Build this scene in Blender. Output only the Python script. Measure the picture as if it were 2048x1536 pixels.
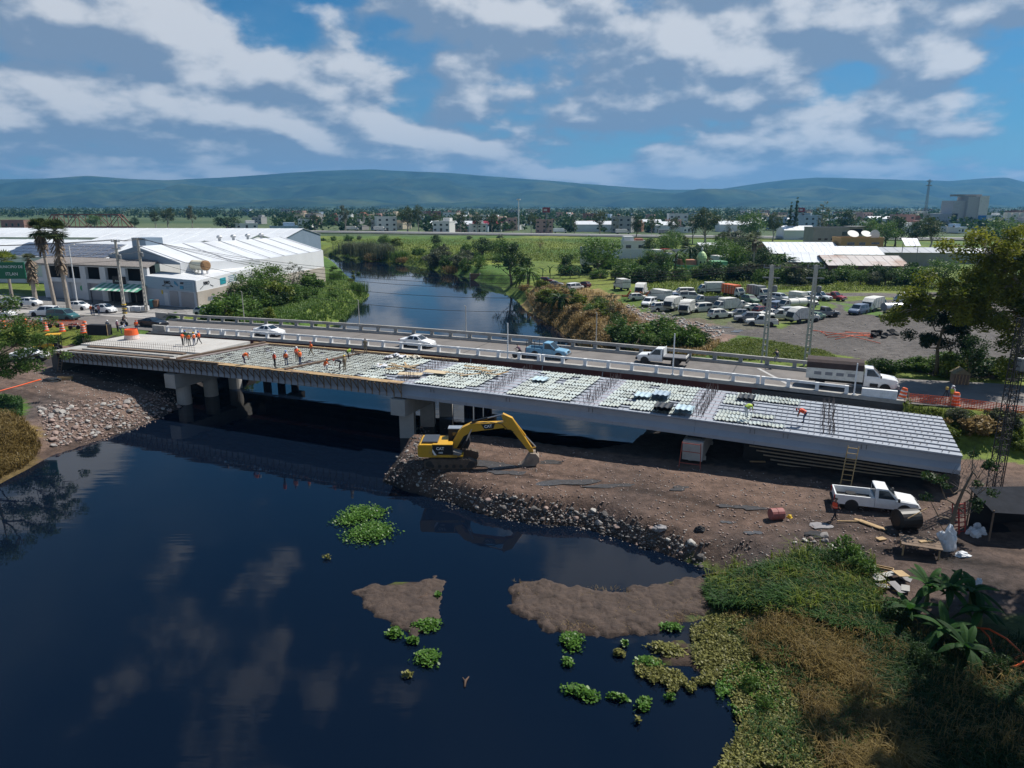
import bpy, bmesh, math, random
import numpy as np
from mathutils import Vector, Matrix, noise as mnoise
rnd = random.Random(7); nr = np.random.default_rng(7)
for o in list(bpy.data.objects): bpy.data.objects.remove(o)
S = bpy.context.scene; COL = S.collection
rad = math.radians
# ---------------------------------------------------------------- camera
F = 1422.; HZ = 410.; CAMZ = 23.5
TH = math.atan((768-HZ)/F)
cd = bpy.data.cameras.new('camera'); cam = bpy.data.objects.new('camera', cd); COL.objects.link(cam)
cam.location = (0, 0, CAMZ); cam.rotation_euler = (math.pi/2-TH, 0, 0)
cd.sensor_width = 36; cd.lens = 36*F/2048; cd.clip_start = .5; cd.clip_end = 60000
S.camera = cam
# ---------------------------------------------------------------- sky
SUN_EL, SUN_AZ = rad(54), rad(58)          # azimuth clockwise from +Y (the view direction)
w = bpy.data.worlds.new('World'); S.world = w; w.use_nodes = True
nt = w.node_tree; nt.nodes.clear()
def N(t, **k):
    n = nt.nodes.new(t)
    for a, b in k.items(): setattr(n, a, b)
    return n
def L(a, b): nt.links.new(a, b)
def M(op, a, b=None, c=None, clamp=False):
    n = N('ShaderNodeMath', operation=op, use_clamp=clamp)
    for i, q in enumerate((a, b, c)):
        if q is None: continue
        if isinstance(q, (int, float)): n.inputs[i].default_value = q
        else: L(q, n.inputs[i])
    return n.outputs[0]
def smooth(x, a, b):
    n = N('ShaderNodeMapRange', interpolation_type='SMOOTHSTEP'); L(x, n.inputs[0])
    n.inputs[1].default_value = a; n.inputs[2].default_value = b
    return n.outputs[0]
out = N('ShaderNodeOutputWorld'); bg = N('ShaderNodeBackground'); L(bg.outputs[0], out.inputs[0])
sky = N('ShaderNodeTexSky', sky_type='NISHITA', sun_disc=False, sun_elevation=SUN_EL, sun_rotation=SUN_AZ)
sky.air_density = 1.2; sky.dust_density = .6; sky.ozone_density = 3.0; sky.altitude = 1500
tc = N('ShaderNodeTexCoord'); sep = N('ShaderNodeSeparateXYZ'); L(tc.outputs['Generated'], sep.inputs[0])
zz = M('MAXIMUM', sep.outputs[2], 0.0)
hl = M('SQRT', M('ADD', M('ADD', M('MULTIPLY', sep.outputs[0], sep.outputs[0]), M('MULTIPLY', sep.outputs[1], sep.outputs[1])), 1e-5))
ev = M('POWER', zz, .64)
def cvec(kh, kv, dx=0., dz=0., oz=0.):
    c = N('ShaderNodeCombineXYZ')
    L(M('ADD', M('MULTIPLY', M('DIVIDE', sep.outputs[0], hl), kh), dx), c.inputs[0]); L(M('ADD', M('MULTIPLY', M('DIVIDE', sep.outputs[1], hl), kh), oz), c.inputs[1])
    L(M('ADD', M('MULTIPLY', ev, kv), dz), c.inputs[2]); return c.outputs[0]
def cn(vec, scale, det, rough, dist):
    n = N('ShaderNodeTexNoise', noise_dimensions='3D'); L(vec, n.inputs['Vector'])
    n.inputs['Scale'].default_value = scale; n.inputs['Detail'].default_value = det
    n.inputs['Roughness'].default_value = rough; n.inputs['Distortion'].default_value = dist
    return n.outputs[0]
def cloud(dx, dz):
    v = cvec(4.7, 7.4, 2.3+dx, .6+dz, CLOUD_SEED)
    return M('ADD', M('MULTIPLY', cn(v, .75, 2, .5, 0.), .5), M('MULTIPLY', cn(v, 1.8, 10, .50, .05), .5))
CLOUD_SEED = 7.9
n0 = cloud(0, 0); n1 = cloud(.08, .16)
cov = M('SUBTRACT', .060, M('MULTIPLY', M('MINIMUM', zz, .8), .25))
mask = smooth(M('ADD', n0, cov), .432, .508)
lit = smooth(M('ADD', M('MULTIPLY', M('SUBTRACT', n0, n1), 7.0), M('MULTIPLY', M('SUBTRACT', n0, .5), 1.2)), -.25, .55)
veil = smooth(cn(cvec(2.2, 3.5, 9, 4), .9, 6, .6, .5), .36, .72)
ccol = N('ShaderNodeMix', data_type='RGBA'); L(lit, ccol.inputs[0])
ccol.inputs[6].default_value = (3.4, 4.7, 6.6, 1); ccol.inputs[7].default_value = (11.0, 11.4, 12.0, 1)
tint = N('ShaderNodeMix', data_type='RGBA', blend_type='MULTIPLY'); tint.inputs[0].default_value = 1
L(sky.outputs[0], tint.inputs[6]); tint.inputs[7].default_value = (.34, .92, 1.22, 1)
vm = N('ShaderNodeMix', data_type='RGBA'); L(M('MULTIPLY', veil, .6), vm.inputs[0]); L(tint.outputs[2], vm.inputs[6]); vm.inputs[7].default_value = (3.4, 5.2, 7.6, 1)
cm = N('ShaderNodeMix', data_type='RGBA'); L(M('MULTIPLY', mask, .93), cm.inputs[0]); L(vm.outputs[2], cm.inputs[6]); L(ccol.outputs[2], cm.inputs[7])
hz = N('ShaderNodeMix', data_type='RGBA'); L(M('MULTIPLY', smooth(sep.outputs[2], .10, .0), .5), hz.inputs[0]); L(cm.outputs[2], hz.inputs[6]); hz.inputs[7].default_value = (6.0, 7.6, 9.4, 1)
L(hz.outputs[2], bg.inputs[0]); bg.inputs[1].default_value = .050
# ---------------------------------------------------------------- sun
sd = bpy.data.lights.new('sun', 'SUN'); sd.energy = 5.0; sd.angle = rad(.53); sd.color = (1, .95, .87)
sun = bpy.data.objects.new('sun', sd); COL.objects.link(sun)
sv = Vector((math.sin(SUN_AZ)*math.cos(SUN_EL), math.cos(SUN_AZ)*math.cos(SUN_EL), math.sin(SUN_EL)))
sun.rotation_euler = sv.to_track_quat('Z', 'Y').to_euler()
S.render.engine = 'CYCLES'; S.view_settings.view_transform = 'Standard'; S.view_settings.look = 'None'
S.view_settings.exposure = .32; S.view_settings.gamma = 1; S.view_settings.use_curve_mapping = False
S.cycles.max_bounces = 6; S.cycles.transparent_max_bounces = 8; S.cycles.volume_bounces = 0
S.render.resolution_x = 1024; S.render.resolution_y = 768
# ---------------------------------------------------------------- helpers
def ray(px, py):
    cx = (px-1024)/F; cy = (768-py)/F
    return np.array((cx, math.cos(TH)+cy*math.sin(TH), -math.sin(TH)+cy*math.cos(TH)))
def P(px, py, z=0.):                      # pixel on the level plane z
    d = ray(px, py); t = (z-CAMZ)/d[2]
    return Vector((d[0]*t, d[1]*t, z))
def R(px, py, Y):                         # pixel at the distance Y
    d = ray(px, py); t = Y/d[1]
    return Vector((d[0]*t, Y, CAMZ+d[2]*t))
U = np.array((.918, -.396)); V = np.array((.396, .918)); OR = np.array((-12., 70.))
def st(s, t): q = OR+s*U+t*V; return float(q[0]), float(q[1])
def ST(s, t, z): x, y = st(s, t); return Vector((x, y, z))
def tost(x, y):
    r = np.array((x, y))-OR; return float(r@U), float(r@V)
AXA = math.atan2(U[1], U[0])              # rotation of the bridge axis
def zroad(s): return 5.6+.7*max(0., 1-(s/50.)**2)
def zdeck(s): return 5.45+.75*max(0., 1-(s/50.)**2)
# materials -------------------------------------------------------------------
MATS = {}
def mat(name, col, rough=.7, metal=0., var=.25, vscale=1.5, bump=0., bscale=20., spec=.4, dirt=None, dscale=.6, sss=0.):
    if name in MATS: return MATS[name]
    m = bpy.data.materials.new(name); m.use_nodes = True; t = m.node_tree; b = t.nodes['Principled BSDF']
    b.inputs['Roughness'].default_value = rough; b.inputs['Metallic'].default_value = metal
    b.inputs['Specular IOR Level'].default_value = spec
    tcn = t.nodes.new('ShaderNodeTexCoord'); co = tcn.outputs['Object']
    n = t.nodes.new('ShaderNodeTexNoise'); n.inputs['Scale'].default_value = vscale; n.inputs['Detail'].default_value = 6; n.inputs['Roughness'].default_value = .65
    t.links.new(co, n.inputs['Vector'])
    mx = t.nodes.new('ShaderNodeMix'); mx.data_type = 'RGBA'
    mr = t.nodes.new('ShaderNodeMapRange'); mr.inputs[1].default_value = .3; mr.inputs[2].default_value = .7
    t.links.new(n.outputs[0], mr.inputs[0]); t.links.new(mr.outputs[0], mx.inputs[0])
    mx.inputs[6].default_value = tuple(c*(1-var) for c in col)+(1,); mx.inputs[7].default_value = tuple(min(1, c*(1+var*.7)) for c in col)+(1,)
    last = mx.outputs[2]
    if dirt:
        n2 = t.nodes.new('ShaderNodeTexNoise'); n2.inputs['Scale'].default_value = dscale; n2.inputs['Detail'].default_value = 8; n2.inputs['Roughness'].default_value = .7
        t.links.new(co, n2.inputs['Vector'])
        m2 = t.nodes.new('ShaderNodeMapRange'); m2.inputs[1].default_value = .5; m2.inputs[2].default_value = .72; t.links.new(n2.outputs[0], m2.inputs[0])
        mx2 = t.nodes.new('ShaderNodeMix'); mx2.data_type = 'RGBA'; t.links.new(m2.outputs[0], mx2.inputs[0]); t.links.new(last, mx2.inputs[6]); mx2.inputs[7].default_value = tuple(dirt)+(1,)
        last = mx2.outputs[2]
    t.links.new(last, b.inputs['Base Color'])
    if bump:
        n3 = t.nodes.new('ShaderNodeTexNoise'); n3.inputs['Scale'].default_value = bscale; n3.inputs['Detail'].default_value = 5
        t.links.new(co, n3.inputs['Vector']); bp = t.nodes.new('ShaderNodeBump'); bp.inputs['Strength'].default_value = bump; bp.inputs['Distance'].default_value = .1
        t.links.new(n3.outputs[0], bp.inputs['Height']); t.links.new(bp.outputs[0], b.inputs['Normal'])
    MATS[name] = m; return m
def leafmat(name, c1, c2, trans=.35, rough=.55):
    """foliage: per-leaf tone from the 'tone' attribute, some light through the leaf"""
    if name in MATS: return MATS[name]
    m = bpy.data.materials.new(name); m.use_nodes = True; t = m.node_tree; b = t.nodes['Principled BSDF']
    b.inputs['Roughness'].default_value = rough; b.inputs['Specular IOR Level'].default_value = .25
    a = t.nodes.new('ShaderNodeAttribute'); a.attribute_name = 'tone'
    mx = t.nodes.new('ShaderNodeMix'); mx.data_type = 'RGBA'; t.links.new(a.outputs['Fac'], mx.inputs[0])
    mx.inputs[6].default_value = tuple(c1)+(1,); mx.inputs[7].default_value = tuple(c2)+(1,)
    t.links.new(mx.outputs[2], b.inputs['Base Color'])
    tr = t.nodes.new('ShaderNodeBsdfTranslucent'); t.links.new(mx.outputs[2], tr.inputs[0])
    ms = t.nodes.new('ShaderNodeMixShader'); ms.inputs[0].default_value = trans
    t.links.new(b.outputs[0], ms.inputs[1]); t.links.new(tr.outputs[0], ms.inputs[2])
    t.links.new(ms.outputs[0], t.nodes['Material Output'].inputs[0]); MATS[name] = m; return m
def glassmat(name='window glass', col=(.02, .03, .04), rough=.08):
    return mat(name, col, rough, var=.2, spec=.7)
# mesh builder ------------------------------------------------------------------
class MB:
    def __init__(s): s.v = []; s.f = []; s.m = []; s.cur = 0
    def add(s, vs, fs):
        o = len(s.v); s.v += [tuple(q) for q in vs]
        for f in fs: s.f.append(tuple(i+o for i in f)); s.m.append(s.cur)
        return s
    def mat(s, i): s.cur = i; return s
    def box(s, c, d, rz=0., rx=0., ry=0., tx=1., ty=1.):
        """box centred at c, size d; tx, ty taper the top face"""
        h = [q/2 for q in d]; M3 = Matrix.Rotation(rz, 3, 'Z') @ Matrix.Rotation(ry, 3, 'Y') @ Matrix.Rotation(rx, 3, 'X')
        vs = []
        for z in (-1, 1):
            a, b = (tx, ty) if z > 0 else (1, 1)
            for x, y in ((-1, -1), (1, -1), (1, 1), (-1, 1)): vs.append(Vector(c)+M3 @ Vector((x*h[0]*a, y*h[1]*b, z*h[2])))
        return s.add(vs, [(0, 3, 2, 1), (4, 5, 6, 7), (0, 1, 5, 4), (1, 2, 6, 5), (2, 3, 7, 6), (3, 0, 4, 7)])
    def bar(s, a, b, wd=.1, ht=None, up=(0, 0, 1)):
        a = Vector(a); b = Vector(b); ht = ht or wd; d = (b-a)
        if d.length < 1e-6: return s
        d.normalize(); u = Vector(up)
        if abs(d.dot(u)) > .98: u = Vector((1, 0, 0))
        x = d.cross(u).normalized()*wd/2; y = x.cross(d).normalized()*ht/2
        vs = [a-x-y, a+x-y, a+x+y, a-x+y, b-x-y, b+x-y, b+x+y, b-x+y]
        return s.add(vs, [(0, 1, 2, 3), (7, 6, 5, 4), (0, 4, 5, 1), (1, 5, 6, 2), (2, 6, 7, 3), (3, 7, 4, 0)])
    def tube(s, pts, r, n=6, cap=True):
        pts = [Vector(p) for p in pts]; rs = r if isinstance(r, (list, tuple)) else [r]*len(pts)
        vs = []; ref = None
        for i, p in enumerate(pts):
            d = (pts[min(i+1, len(pts)-1)]-pts[max(i-1, 0)])
            d = d.normalized() if d.length > 1e-9 else Vector((0, 0, 1))
            if ref is None: ref = Vector((1, 0, 0)) if abs(d.x) < .8 else Vector((0, 1, 0))
            x = (ref-d*ref.dot(d)).normalized(); y = d.cross(x); ref = x
            for j in range(n):
                a = 2*math.pi*j/n; vs.append(p+(x*math.cos(a)+y*math.sin(a))*rs[i])
        fs = []
        for i in range(len(pts)-1):
            for j in range(n): fs.append((i*n+j, i*n+(j+1) % n, (i+1)*n+(j+1) % n, (i+1)*n+j))
        if cap: fs += [tuple(range(n-1, -1, -1)), tuple((len(pts)-1)*n+j for j in range(n))]
        return s.add(vs, fs)
    def cyl(s, a, b, r, r2=None, n=12): return s.tube([a, b], [r, r if r2 is None else r2], n)
    def prism(s, poly, axis, lo, hi):
        """polygon of 2-D points extruded along axis 0/1/2 from lo to hi"""
        n = len(poly); vs = []
        for q in (lo, hi):
            for p in poly:
                v = [0, 0, 0]; v[axis] = q; oth = [i for i in range(3) if i != axis]; v[oth[0]], v[oth[1]] = p; vs.append(v)
        fs = [tuple(range(n)), tuple(range(2*n-1, n-1, -1))]+[(i, n+i, n+(i+1) % n, (i+1) % n) for i in range(n)]
        return s.add(vs, fs)
    def quad(s, *p): return s.add(p, [tuple(range(len(p)))])
    def slab(s, pts, th):
        """thick sheet under the polygon pts"""
        pts = [Vector(p) for p in pts]; n = len(pts); nn = (pts[1]-pts[0]).cross(pts[2]-pts[0]).normalized()
        if nn.z < 0: nn = -nn
        return s.add(pts+[p-nn*th for p in pts], [tuple(range(n)), tuple(range(2*n-1, n-1, -1))]+[(i, n+i, n+(i+1) % n, (i+1) % n) for i in range(n)])
    def lathe(s, prof, n=12, c=(0, 0, 0)):
        vs = [(c[0]+r*math.cos(2*math.pi*j/n), c[1]+r*math.sin(2*math.pi*j/n), c[2]+z) for r, z in prof for j in range(n)]
        fs = [(i*n+j, i*n+(j+1) % n, (i+1)*n+(j+1) % n, (i+1)*n+j) for i in range(len(prof)-1) for j in range(n)]
        return s.add(vs, fs+[tuple(range(n-1, -1, -1)), tuple((len(prof)-1)*n+j for j in range(n))])
    def mesh(s, name, mats, smooth=False):
        me = bpy.data.meshes.new(name); me.from_pydata(s.v, [], s.f)
        for m in (mats if isinstance(mats, (list, tuple)) else [mats]): me.materials.append(m)
        if max(s.m, default=0): me.polygons.foreach_set('material_index', s.m)
        bm = bmesh.new(); bm.from_mesh(me); bmesh.ops.recalc_face_normals(bm, faces=bm.faces); bm.to_mesh(me); bm.free()
        if smooth: me.polygons.foreach_set('use_smooth', [True]*len(me.polygons))
        return me
    def build(s, name, mats, parent=None, smooth=False, loc=None, rz=0):
        return obj(name, s.mesh(name, mats, smooth), parent, loc, rz)
def obj(name, me, parent=None, loc=None, rz=0):
    o = bpy.data.objects.new(name, me); COL.objects.link(o)
    if parent: o.parent = parent
    if loc is not None: o.location = loc
    if rz: o.rotation_euler = (0, 0, rz)
    return o
def tag(o, label=None, cat=None, group=None, kind=None):
    if label: o['label'] = label
    if cat: o['category'] = cat
    if group: o['group'] = group
    if kind: o['kind'] = kind
    return o
def thing(name, label, cat, loc=(0, 0, 0), rz=0., group=None):
    o = bpy.data.objects.new(name, None); COL.objects.link(o); o.empty_display_size = .2
    o.location = loc; o.rotation_euler = (0, 0, rz); return tag(o, label, cat, group)
KIDS = {}
def copy_tree(root, loc=None, rz=None, label=None, group=None, scale=None, parent=None):
    c = root.copy(); COL.objects.link(c)
    if parent: c.parent = parent
    if loc is not None: c.location = loc
    if rz is not None: c.rotation_euler = (0, 0, rz)
    if scale is not None: c.scale = (scale,)*3 if not isinstance(scale, tuple) else scale
    if label: c['label'] = label
    if group: c['group'] = group
    if root.name not in KIDS: KIDS[root.name] = list(root.children)
    for ch in KIDS[root.name]: copy_tree(ch, parent=c)
    return c
def npmesh(name, verts, faces, mats, tone=None, smooth=False):
    """verts (n,3) array, faces (m,k) array -> mesh; tone: one value per face"""
    me = bpy.data.meshes.new(name); nv = len(verts); m, kk = faces.shape
    me.vertices.add(nv); me.vertices.foreach_set('co', np.asarray(verts, np.float32).ravel())
    me.loops.add(m*kk); me.loops.foreach_set('vertex_index', faces.astype(np.int32).ravel())
    me.polygons.add(m); me.polygons.foreach_set('loop_start', np.arange(0, m*kk, kk, dtype=np.int32))
    if smooth: me.polygons.foreach_set('use_smooth', np.ones(m, bool))
    me.update(calc_edges=True)
    for q in (mats if isinstance(mats, (list, tuple)) else [mats]): me.materials.append(q)
    if tone is not None:
        at = me.attributes.new('tone', 'FLOAT', 'FACE'); at.data.foreach_set('value', np.asarray(tone, np.float32))
    return me
def vnoise(x, y, sc, seed=0):
    """smooth value noise, vectorised"""
    x = np.asarray(x)/sc+seed*17.3; y = np.asarray(y)/sc-seed*9.1
    xi = np.floor(x); yi = np.floor(y); fx = x-xi; fy = y-yi
    def h(a, b): q = np.sin(a*127.1+b*311.7+seed*3.7)*43758.5453; return q-np.floor(q)
    fx = fx*fx*(3-2*fx); fy = fy*fy*(3-2*fy)
    return (h(xi, yi)*(1-fx)+h(xi+1, yi)*fx)*(1-fy)+(h(xi, yi+1)*(1-fx)+h(xi+1, yi+1)*fx)*fy
def fbm(x, y, sc, seed=0, oct=4):
    r = 0; a = .5
    for i in range(oct): r = r+a*vnoise(x, y, sc/2**i, seed+i); a *= .5
    return r/(1-.5**oct)
def inpoly(x, y, poly):
    r = np.zeros(np.shape(x), bool); n = len(poly)
    for i in range(n):
        x1, y1 = poly[i][:2]; x2, y2 = poly[(i+1) % n][:2]
        if y1 == y2: continue
        c = ((y1 > y) != (y2 > y)) & (x < (x2-x1)*(y-y1)/(y2-y1)+x1); r ^= c
    return r
def polydist(x, y, poly, closed=True):
    d = np.full(np.shape(x), 1e9); n = len(poly)
    for i in range(n if closed else n-1):
        x1, y1 = poly[i][:2]; x2, y2 = poly[(i+1) % n][:2]; dx, dy = x2-x1, y2-y1; l = dx*dx+dy*dy+1e-12
        t = np.clip(((x-x1)*dx+(y-y1)*dy)/l, 0, 1); d = np.minimum(d, np.hypot(x-x1-t*dx, y-y1-t*dy))
    return d
# ================================================================ TERRAIN
def px(pts, z=0.): return [tuple(P(a, b, z)[:2]) for a, b in pts]
WATER = [(-75, 0), (-62, 40)]+px([(0, 968), (60, 940), (100, 914), (185, 886), (240, 868), (290, 850), (340, 828), (388, 803)])+[st(-33, 4), st(-37, 12), st(-37, 24)] \
  + px([(672, 648), (700, 625), (725, 603), (741, 590), (722, 578), (700, 560), (684, 540), (668, 527), (650, 519)])+[(-100, 332), (-150, 350), (-260, 370), (-260, 392), (-150, 374)] \
  + px([(640, 506), (680, 514), (735, 521), (790, 527), (850, 537), (890, 546), (930, 554), (955, 564), (1000, 574), (1012, 590), (1035, 603), (1050, 622), (1085, 640), (1110, 655), (1140, 676)]) \
  + [st(14, 34), st(21, 26), st(23, 14), st(23, 4), st(21, 1.6), st(12, 1.3), st(2.6, 1.3)] \
  + px([(820, 872), (797, 915), (766, 962), (815, 983), (900, 1003), (945, 1022), (1000, 1037), (1080, 1048), (1160, 1053), (1240, 1078), (1320, 1103), (1380, 1128), (1428, 1142), (1405, 1160), (1400, 1190), (1410, 1260), (1385, 1278), (1400, 1300), (1430, 1345), (1455, 1390), (1482, 1430), (1462, 1470), (1458, 1536)])+[(9.5, 18), (8, 0)]
MUD = [px([(712, 1185), (735, 1168), (790, 1166), (838, 1163), (870, 1155), (886, 1165), (884, 1200), (882, 1240), (858, 1262), (830, 1272), (790, 1256), (750, 1222)]),
       px([(1020, 1190), (1036, 1155), (1090, 1168), (1150, 1176), (1210, 1188), (1250, 1186), (1300, 1170), (1400, 1158), (1430, 1180), (1420, 1240), (1365, 1246), (1310, 1266), (1240, 1278), (1170, 1276), (1110, 1266), (1060, 1240), (1022, 1222)]),
       px([(1300, 1300), (1340, 1280), (1420, 1290), (1440, 1340), (1400, 1350), (1330, 1330)])]
ROADC = [(-400, 122), (-200, 119), (-100, 116.5), (-76, 114.6), st(-58, 18.4), st(-50, 18.4), st(46, 18.4), (48.5, 66.2), (75, 57), (140, 30)]
CTRL = [(-95, 60, 3.5), (-60, 62, 2.2), (-50, 74, 1.9), (-46, 84, 1.9), (-42, 88, 2.0), (-60, 84, 2.6), (-70, 95, 3.6), (-64, 99, 3.6), (-110, 95, 4.8), (-42, 60, 1.0),
        (-62, 130, 5.2), (-90, 145, 5.2), (-120, 140, 5.2), (-50, 140, 4.0), (-45, 170, 3.6), (-60, 220, 3.6), (-52, 112, 4.6),
        (-8, 58, 1.8), (0, 60, 1.8), (8, 58, 1.8), (16, 54, 1.9), (24, 50, 1.9), (30, 46, 2.0), (20, 46, 1.6), (15, 44, 1.3), (36, 50, 2.2), (42, 48, 2.8), (32, 38, 2.1), (26, 30, 1.6), (20, 34, 1.2), (16, 28, .8), (14, 22, .8), (40, 30, 2.4), (60, 40, 3.6), (25, 62, 1.9), (38, 57, 2.6), (34, 64, 3.0),
        (12, 100, 3.4), (26, 96, 4.4), (40, 92, 4.8), (60, 90, 5.0), (20, 125, 3.2), (34, 120, 4.4), (16, 150, 3.2), (30, 160, 4.4), (60, 130, 4.6), (60, 200, 4.2), (120, 150, 4.6), (0, 200, 2.6), (10, 230, 3.4), (-20, 270, 2.6), (-40, 330, 3.0), (-80, 420, 3.6), (60, 300, 4), (0, 420, 4), (-300, 400, 4), (300, 300, 4), (0, 800, 4), (-600, 900, 4), (700, 800, 4), (0, 3000, 4), (-3000, 3000, 4), (3000, 3000, 4)]
PLATE = px([(835, 850), (1230, 905), (1500, 945), (1960, 1000), (1960, 1060), (1700, 1130), (1430, 1140), (1240, 1075), (1080, 1045), (945, 1018), (766, 962)], 1.8)
def terrain(x, y):
    x = np.asarray(x, float); y = np.asarray(y, float)
    num = 0; den = 0
    for a, b, c in CTRL:
        wt = 1/(((x-a)**2+(y-b)**2)+4)**1.6; num = num+wt*c; den = den+wt
    B = num/den
    d = polydist(x, y, WATER); d = np.where(inpoly(x, y, WATER), -d, d)
    near = (y < 66) & (x > -14)
    wid = np.where(near, 1.5, 4.2)+np.where((x < -36) & (y < 90), 2.0, 0)
    wid = np.where(near & (y < 44), 5., wid)
    d = d+(fbm(x, y, 3.2, 3)-.5)*np.where(y < 110, 1.3, 2.0)*np.clip(np.abs(d), 0, 1)
    k = np.clip(d/wid, 0, 1); k = np.where(near & (y > 43), np.sqrt(k+1e-9)*.35+.65*k*k*(3-2*k), k*k*(3-2*k))
    Hh = np.where(d > 0, B*k, -1.6*np.clip(-d/3., 0, 1)-.03)
    for q, hm in zip(MUD, (.07, .17, .10)):
        dm = polydist(x, y, q); dm = np.where(inpoly(x, y, q), dm, -dm)+(fbm(x, y, 1.6, 5)-.5)*.9
        Hh = np.where(dm > 0, np.maximum(Hh, hm*np.clip(dm/1.0, 0, 1)*(.55+.8*fbm(x, y, 1.1, 8))), Hh)
    s = (x-OR[0])*U[0]+(y-OR[1])*U[1]
    rd = polydist(x, y, ROADC, False)
    zr = 5.54-np.maximum(0, rd-5.6)*np.where(x > 30, .75, .5)
    Hh = np.where((s < -51) | (s > 47), np.maximum(Hh, np.minimum(zr, 5.54)), Hh)
    Hh = Hh+np.where(d > .4, (fbm(x, y, 2.2, 11)-.5)*np.clip(d/3, 0, 1)*np.where(rd < 6.5, 0, np.where(y < 80, .22, .3)), 0)
    return Hh
def G(pxx, pyy):                          # pixel on the terrain
    d = ray(pxx, pyy); t0 = 15./max(-d[2], .02); t = np.concatenate([np.linspace(t0, t0*1.62, 70), [t0*1.7, t0*1.9]])
    for _ in range(2):
        X = d[0]*t; Y = d[1]*t; Z = CAMZ+d[2]*t; h = np.maximum(terrain(X, Y), 0); i = int(np.argmax(Z < h))
        if _ == 0: t = np.linspace(t[max(i-1, 0)], t[i], 24)
    return Vector((X[i], Y[i], h[i]))
def gz(x, y): return float(terrain(np.array([x]), np.array([y]))[0])
def spread(lo, a, b, hi, fine, n):
    mid = np.arange(a, b, fine); q = np.linspace(0, 1, n)[1:]
    left = a-(a-lo)*q[::-1]**3.2-(q[::-1])*fine; right = b+(hi-b)*q**3.2+q*fine
    return np.concatenate([left, mid, right])
gx = spread(-9000, -72, 64, 9000, .5, 90)
gy = np.concatenate([np.arange(2, 16, 2.), np.arange(16, 112, .45), np.arange(112, 330, 1.3), 330+(9500-330)*np.linspace(0, 1, 90)[0:]**3])
X, Y = np.meshgrid(gx, gy); Z = terrain(X, Y)
nx, ny = len(gx), len(gy); GX, GY, GZ = gx.copy(), gy.copy(), Z.copy()
def terrain(x, y):                        # from here on: height of the finished ground sheet
    x = np.asarray(x, float); y = np.asarray(y, float); i = np.clip(np.searchsorted(GX, x)-1, 0, nx-2); j = np.clip(np.searchsorted(GY, y)-1, 0, ny-2)
    u = np.clip((x-GX[i])/(GX[i+1]-GX[i]), 0, 1); v = np.clip((y-GY[j])/(GY[j+1]-GY[j]), 0, 1)
    return (GZ[j, i]*(1-u)+GZ[j, i+1]*u)*(1-v)+(GZ[j+1, i]*(1-u)+GZ[j+1, i+1]*u)*v
idx = np.arange(nx*ny).reshape(ny, nx)
faces = np.stack([idx[:-1, :-1], idx[:-1, 1:], idx[1:, 1:], idx[1:, :-1]], -1).reshape(-1, 4)
# albedo zones: what the ground is made of, with ragged borders
jx = X+(fbm(X, Y, 4, 21)-.5)*np.where(Y < 110, 2.5, 7); jy = Y+(fbm(X, Y, 4, 22)-.5)*np.where(Y < 110, 2.5, 9)
C = np.empty(X.shape+(3,)); gmix = fbm(X, Y, 30, 31); g2 = fbm(X, Y, 7, 32)
GREEN = np.array((.065, .125, .022)); LIME = np.array((.16, .19, .035)); TAN = np.array((.26, .185, .075)); DIRT = np.array((.155, .102, .078)); DARK = np.array((.062, .052, .050)); GRAV = np.array((.098, .088, .082)); MUDC = np.array((.085, .058, .044)); ASH = np.array((.30, .29, .28))
def lerp(a, b, k): return a*(1-k[..., None])+b*k[..., None]
C[:] = lerp(np.broadcast_to(GREEN, C.shape), np.broadcast_to(LIME, C.shape), np.clip((gmix-.35)*2.6, 0, 1))
far = Y > 470
C[far] = lerp(np.broadcast_to(np.array((.05, .085, .035)), C.shape), np.broadcast_to(np.array((.10, .13, .06)), C.shape), np.clip((vnoise(X, Y*1.5, 160, 41)-.3)*2, 0, 1))[far]
def zone(poly, col, amt=1., m2=None):
    k = inpoly(jx, jy, poly)*amt
    C[:] = lerp(C, np.broadcast_to(col, C.shape), k)
dirtmix = lerp(np.broadcast_to(DIRT, C.shape), np.broadcast_to(DARK, C.shape), np.clip((g2-.42)*2.2, 0, 1))
nearside = inpoly(jx, jy, [(-13, 72), st(0, 8), st(55, 8), (75, 52), (60, 20), (30, 33), (22, 36), (17, 41), (8, 46), (-13, 55)])
sT = (X-OR[0])*U[0]+(Y-OR[1])*U[1]; tT = (X-OR[0])*V[0]+(Y-OR[1])*V[1]
trk = vnoise(sT+3*vnoise(sT, tT, 9, 61), tT*16, 14, 62)*.6+vnoise(sT, tT*22, 10, 63)*.4
wetb = np.clip(1-np.abs(tT+9+.05*sT)/5.5, 0, 1)                         # wheel tracks and wet soil along the bank
dirtmix = dirtmix*(1-(.8*np.clip((trk-.45)*4, 0, 1)*(.25+.75*wetb)))[..., None]*(1-.25*wetb)[..., None]
C[nearside] = dirtmix[nearside]
leftside = inpoly(jx, jy, [(-120, 70), (-58, 70), (-48, 60), (-36, 66), (-34, 90), st(-36, 26), st(-50, 13), (-64, 102), (-120, 108)])
C[leftside] = (dirtmix*1.1+.012)[leftside]
zone(px([(0, 815), (35, 825), (70, 870), (90, 905), (60, 935), (0, 965), (-80, 980), (-80, 830)], 1.5), TAN*.8)
zone(px([(0, 790), (45, 800), (50, 830), (0, 835), (-60, 830), (-60, 790)], 2), GREEN)
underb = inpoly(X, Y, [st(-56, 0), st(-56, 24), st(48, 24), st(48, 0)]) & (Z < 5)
C[underb] = DARK*.7+.01
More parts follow.
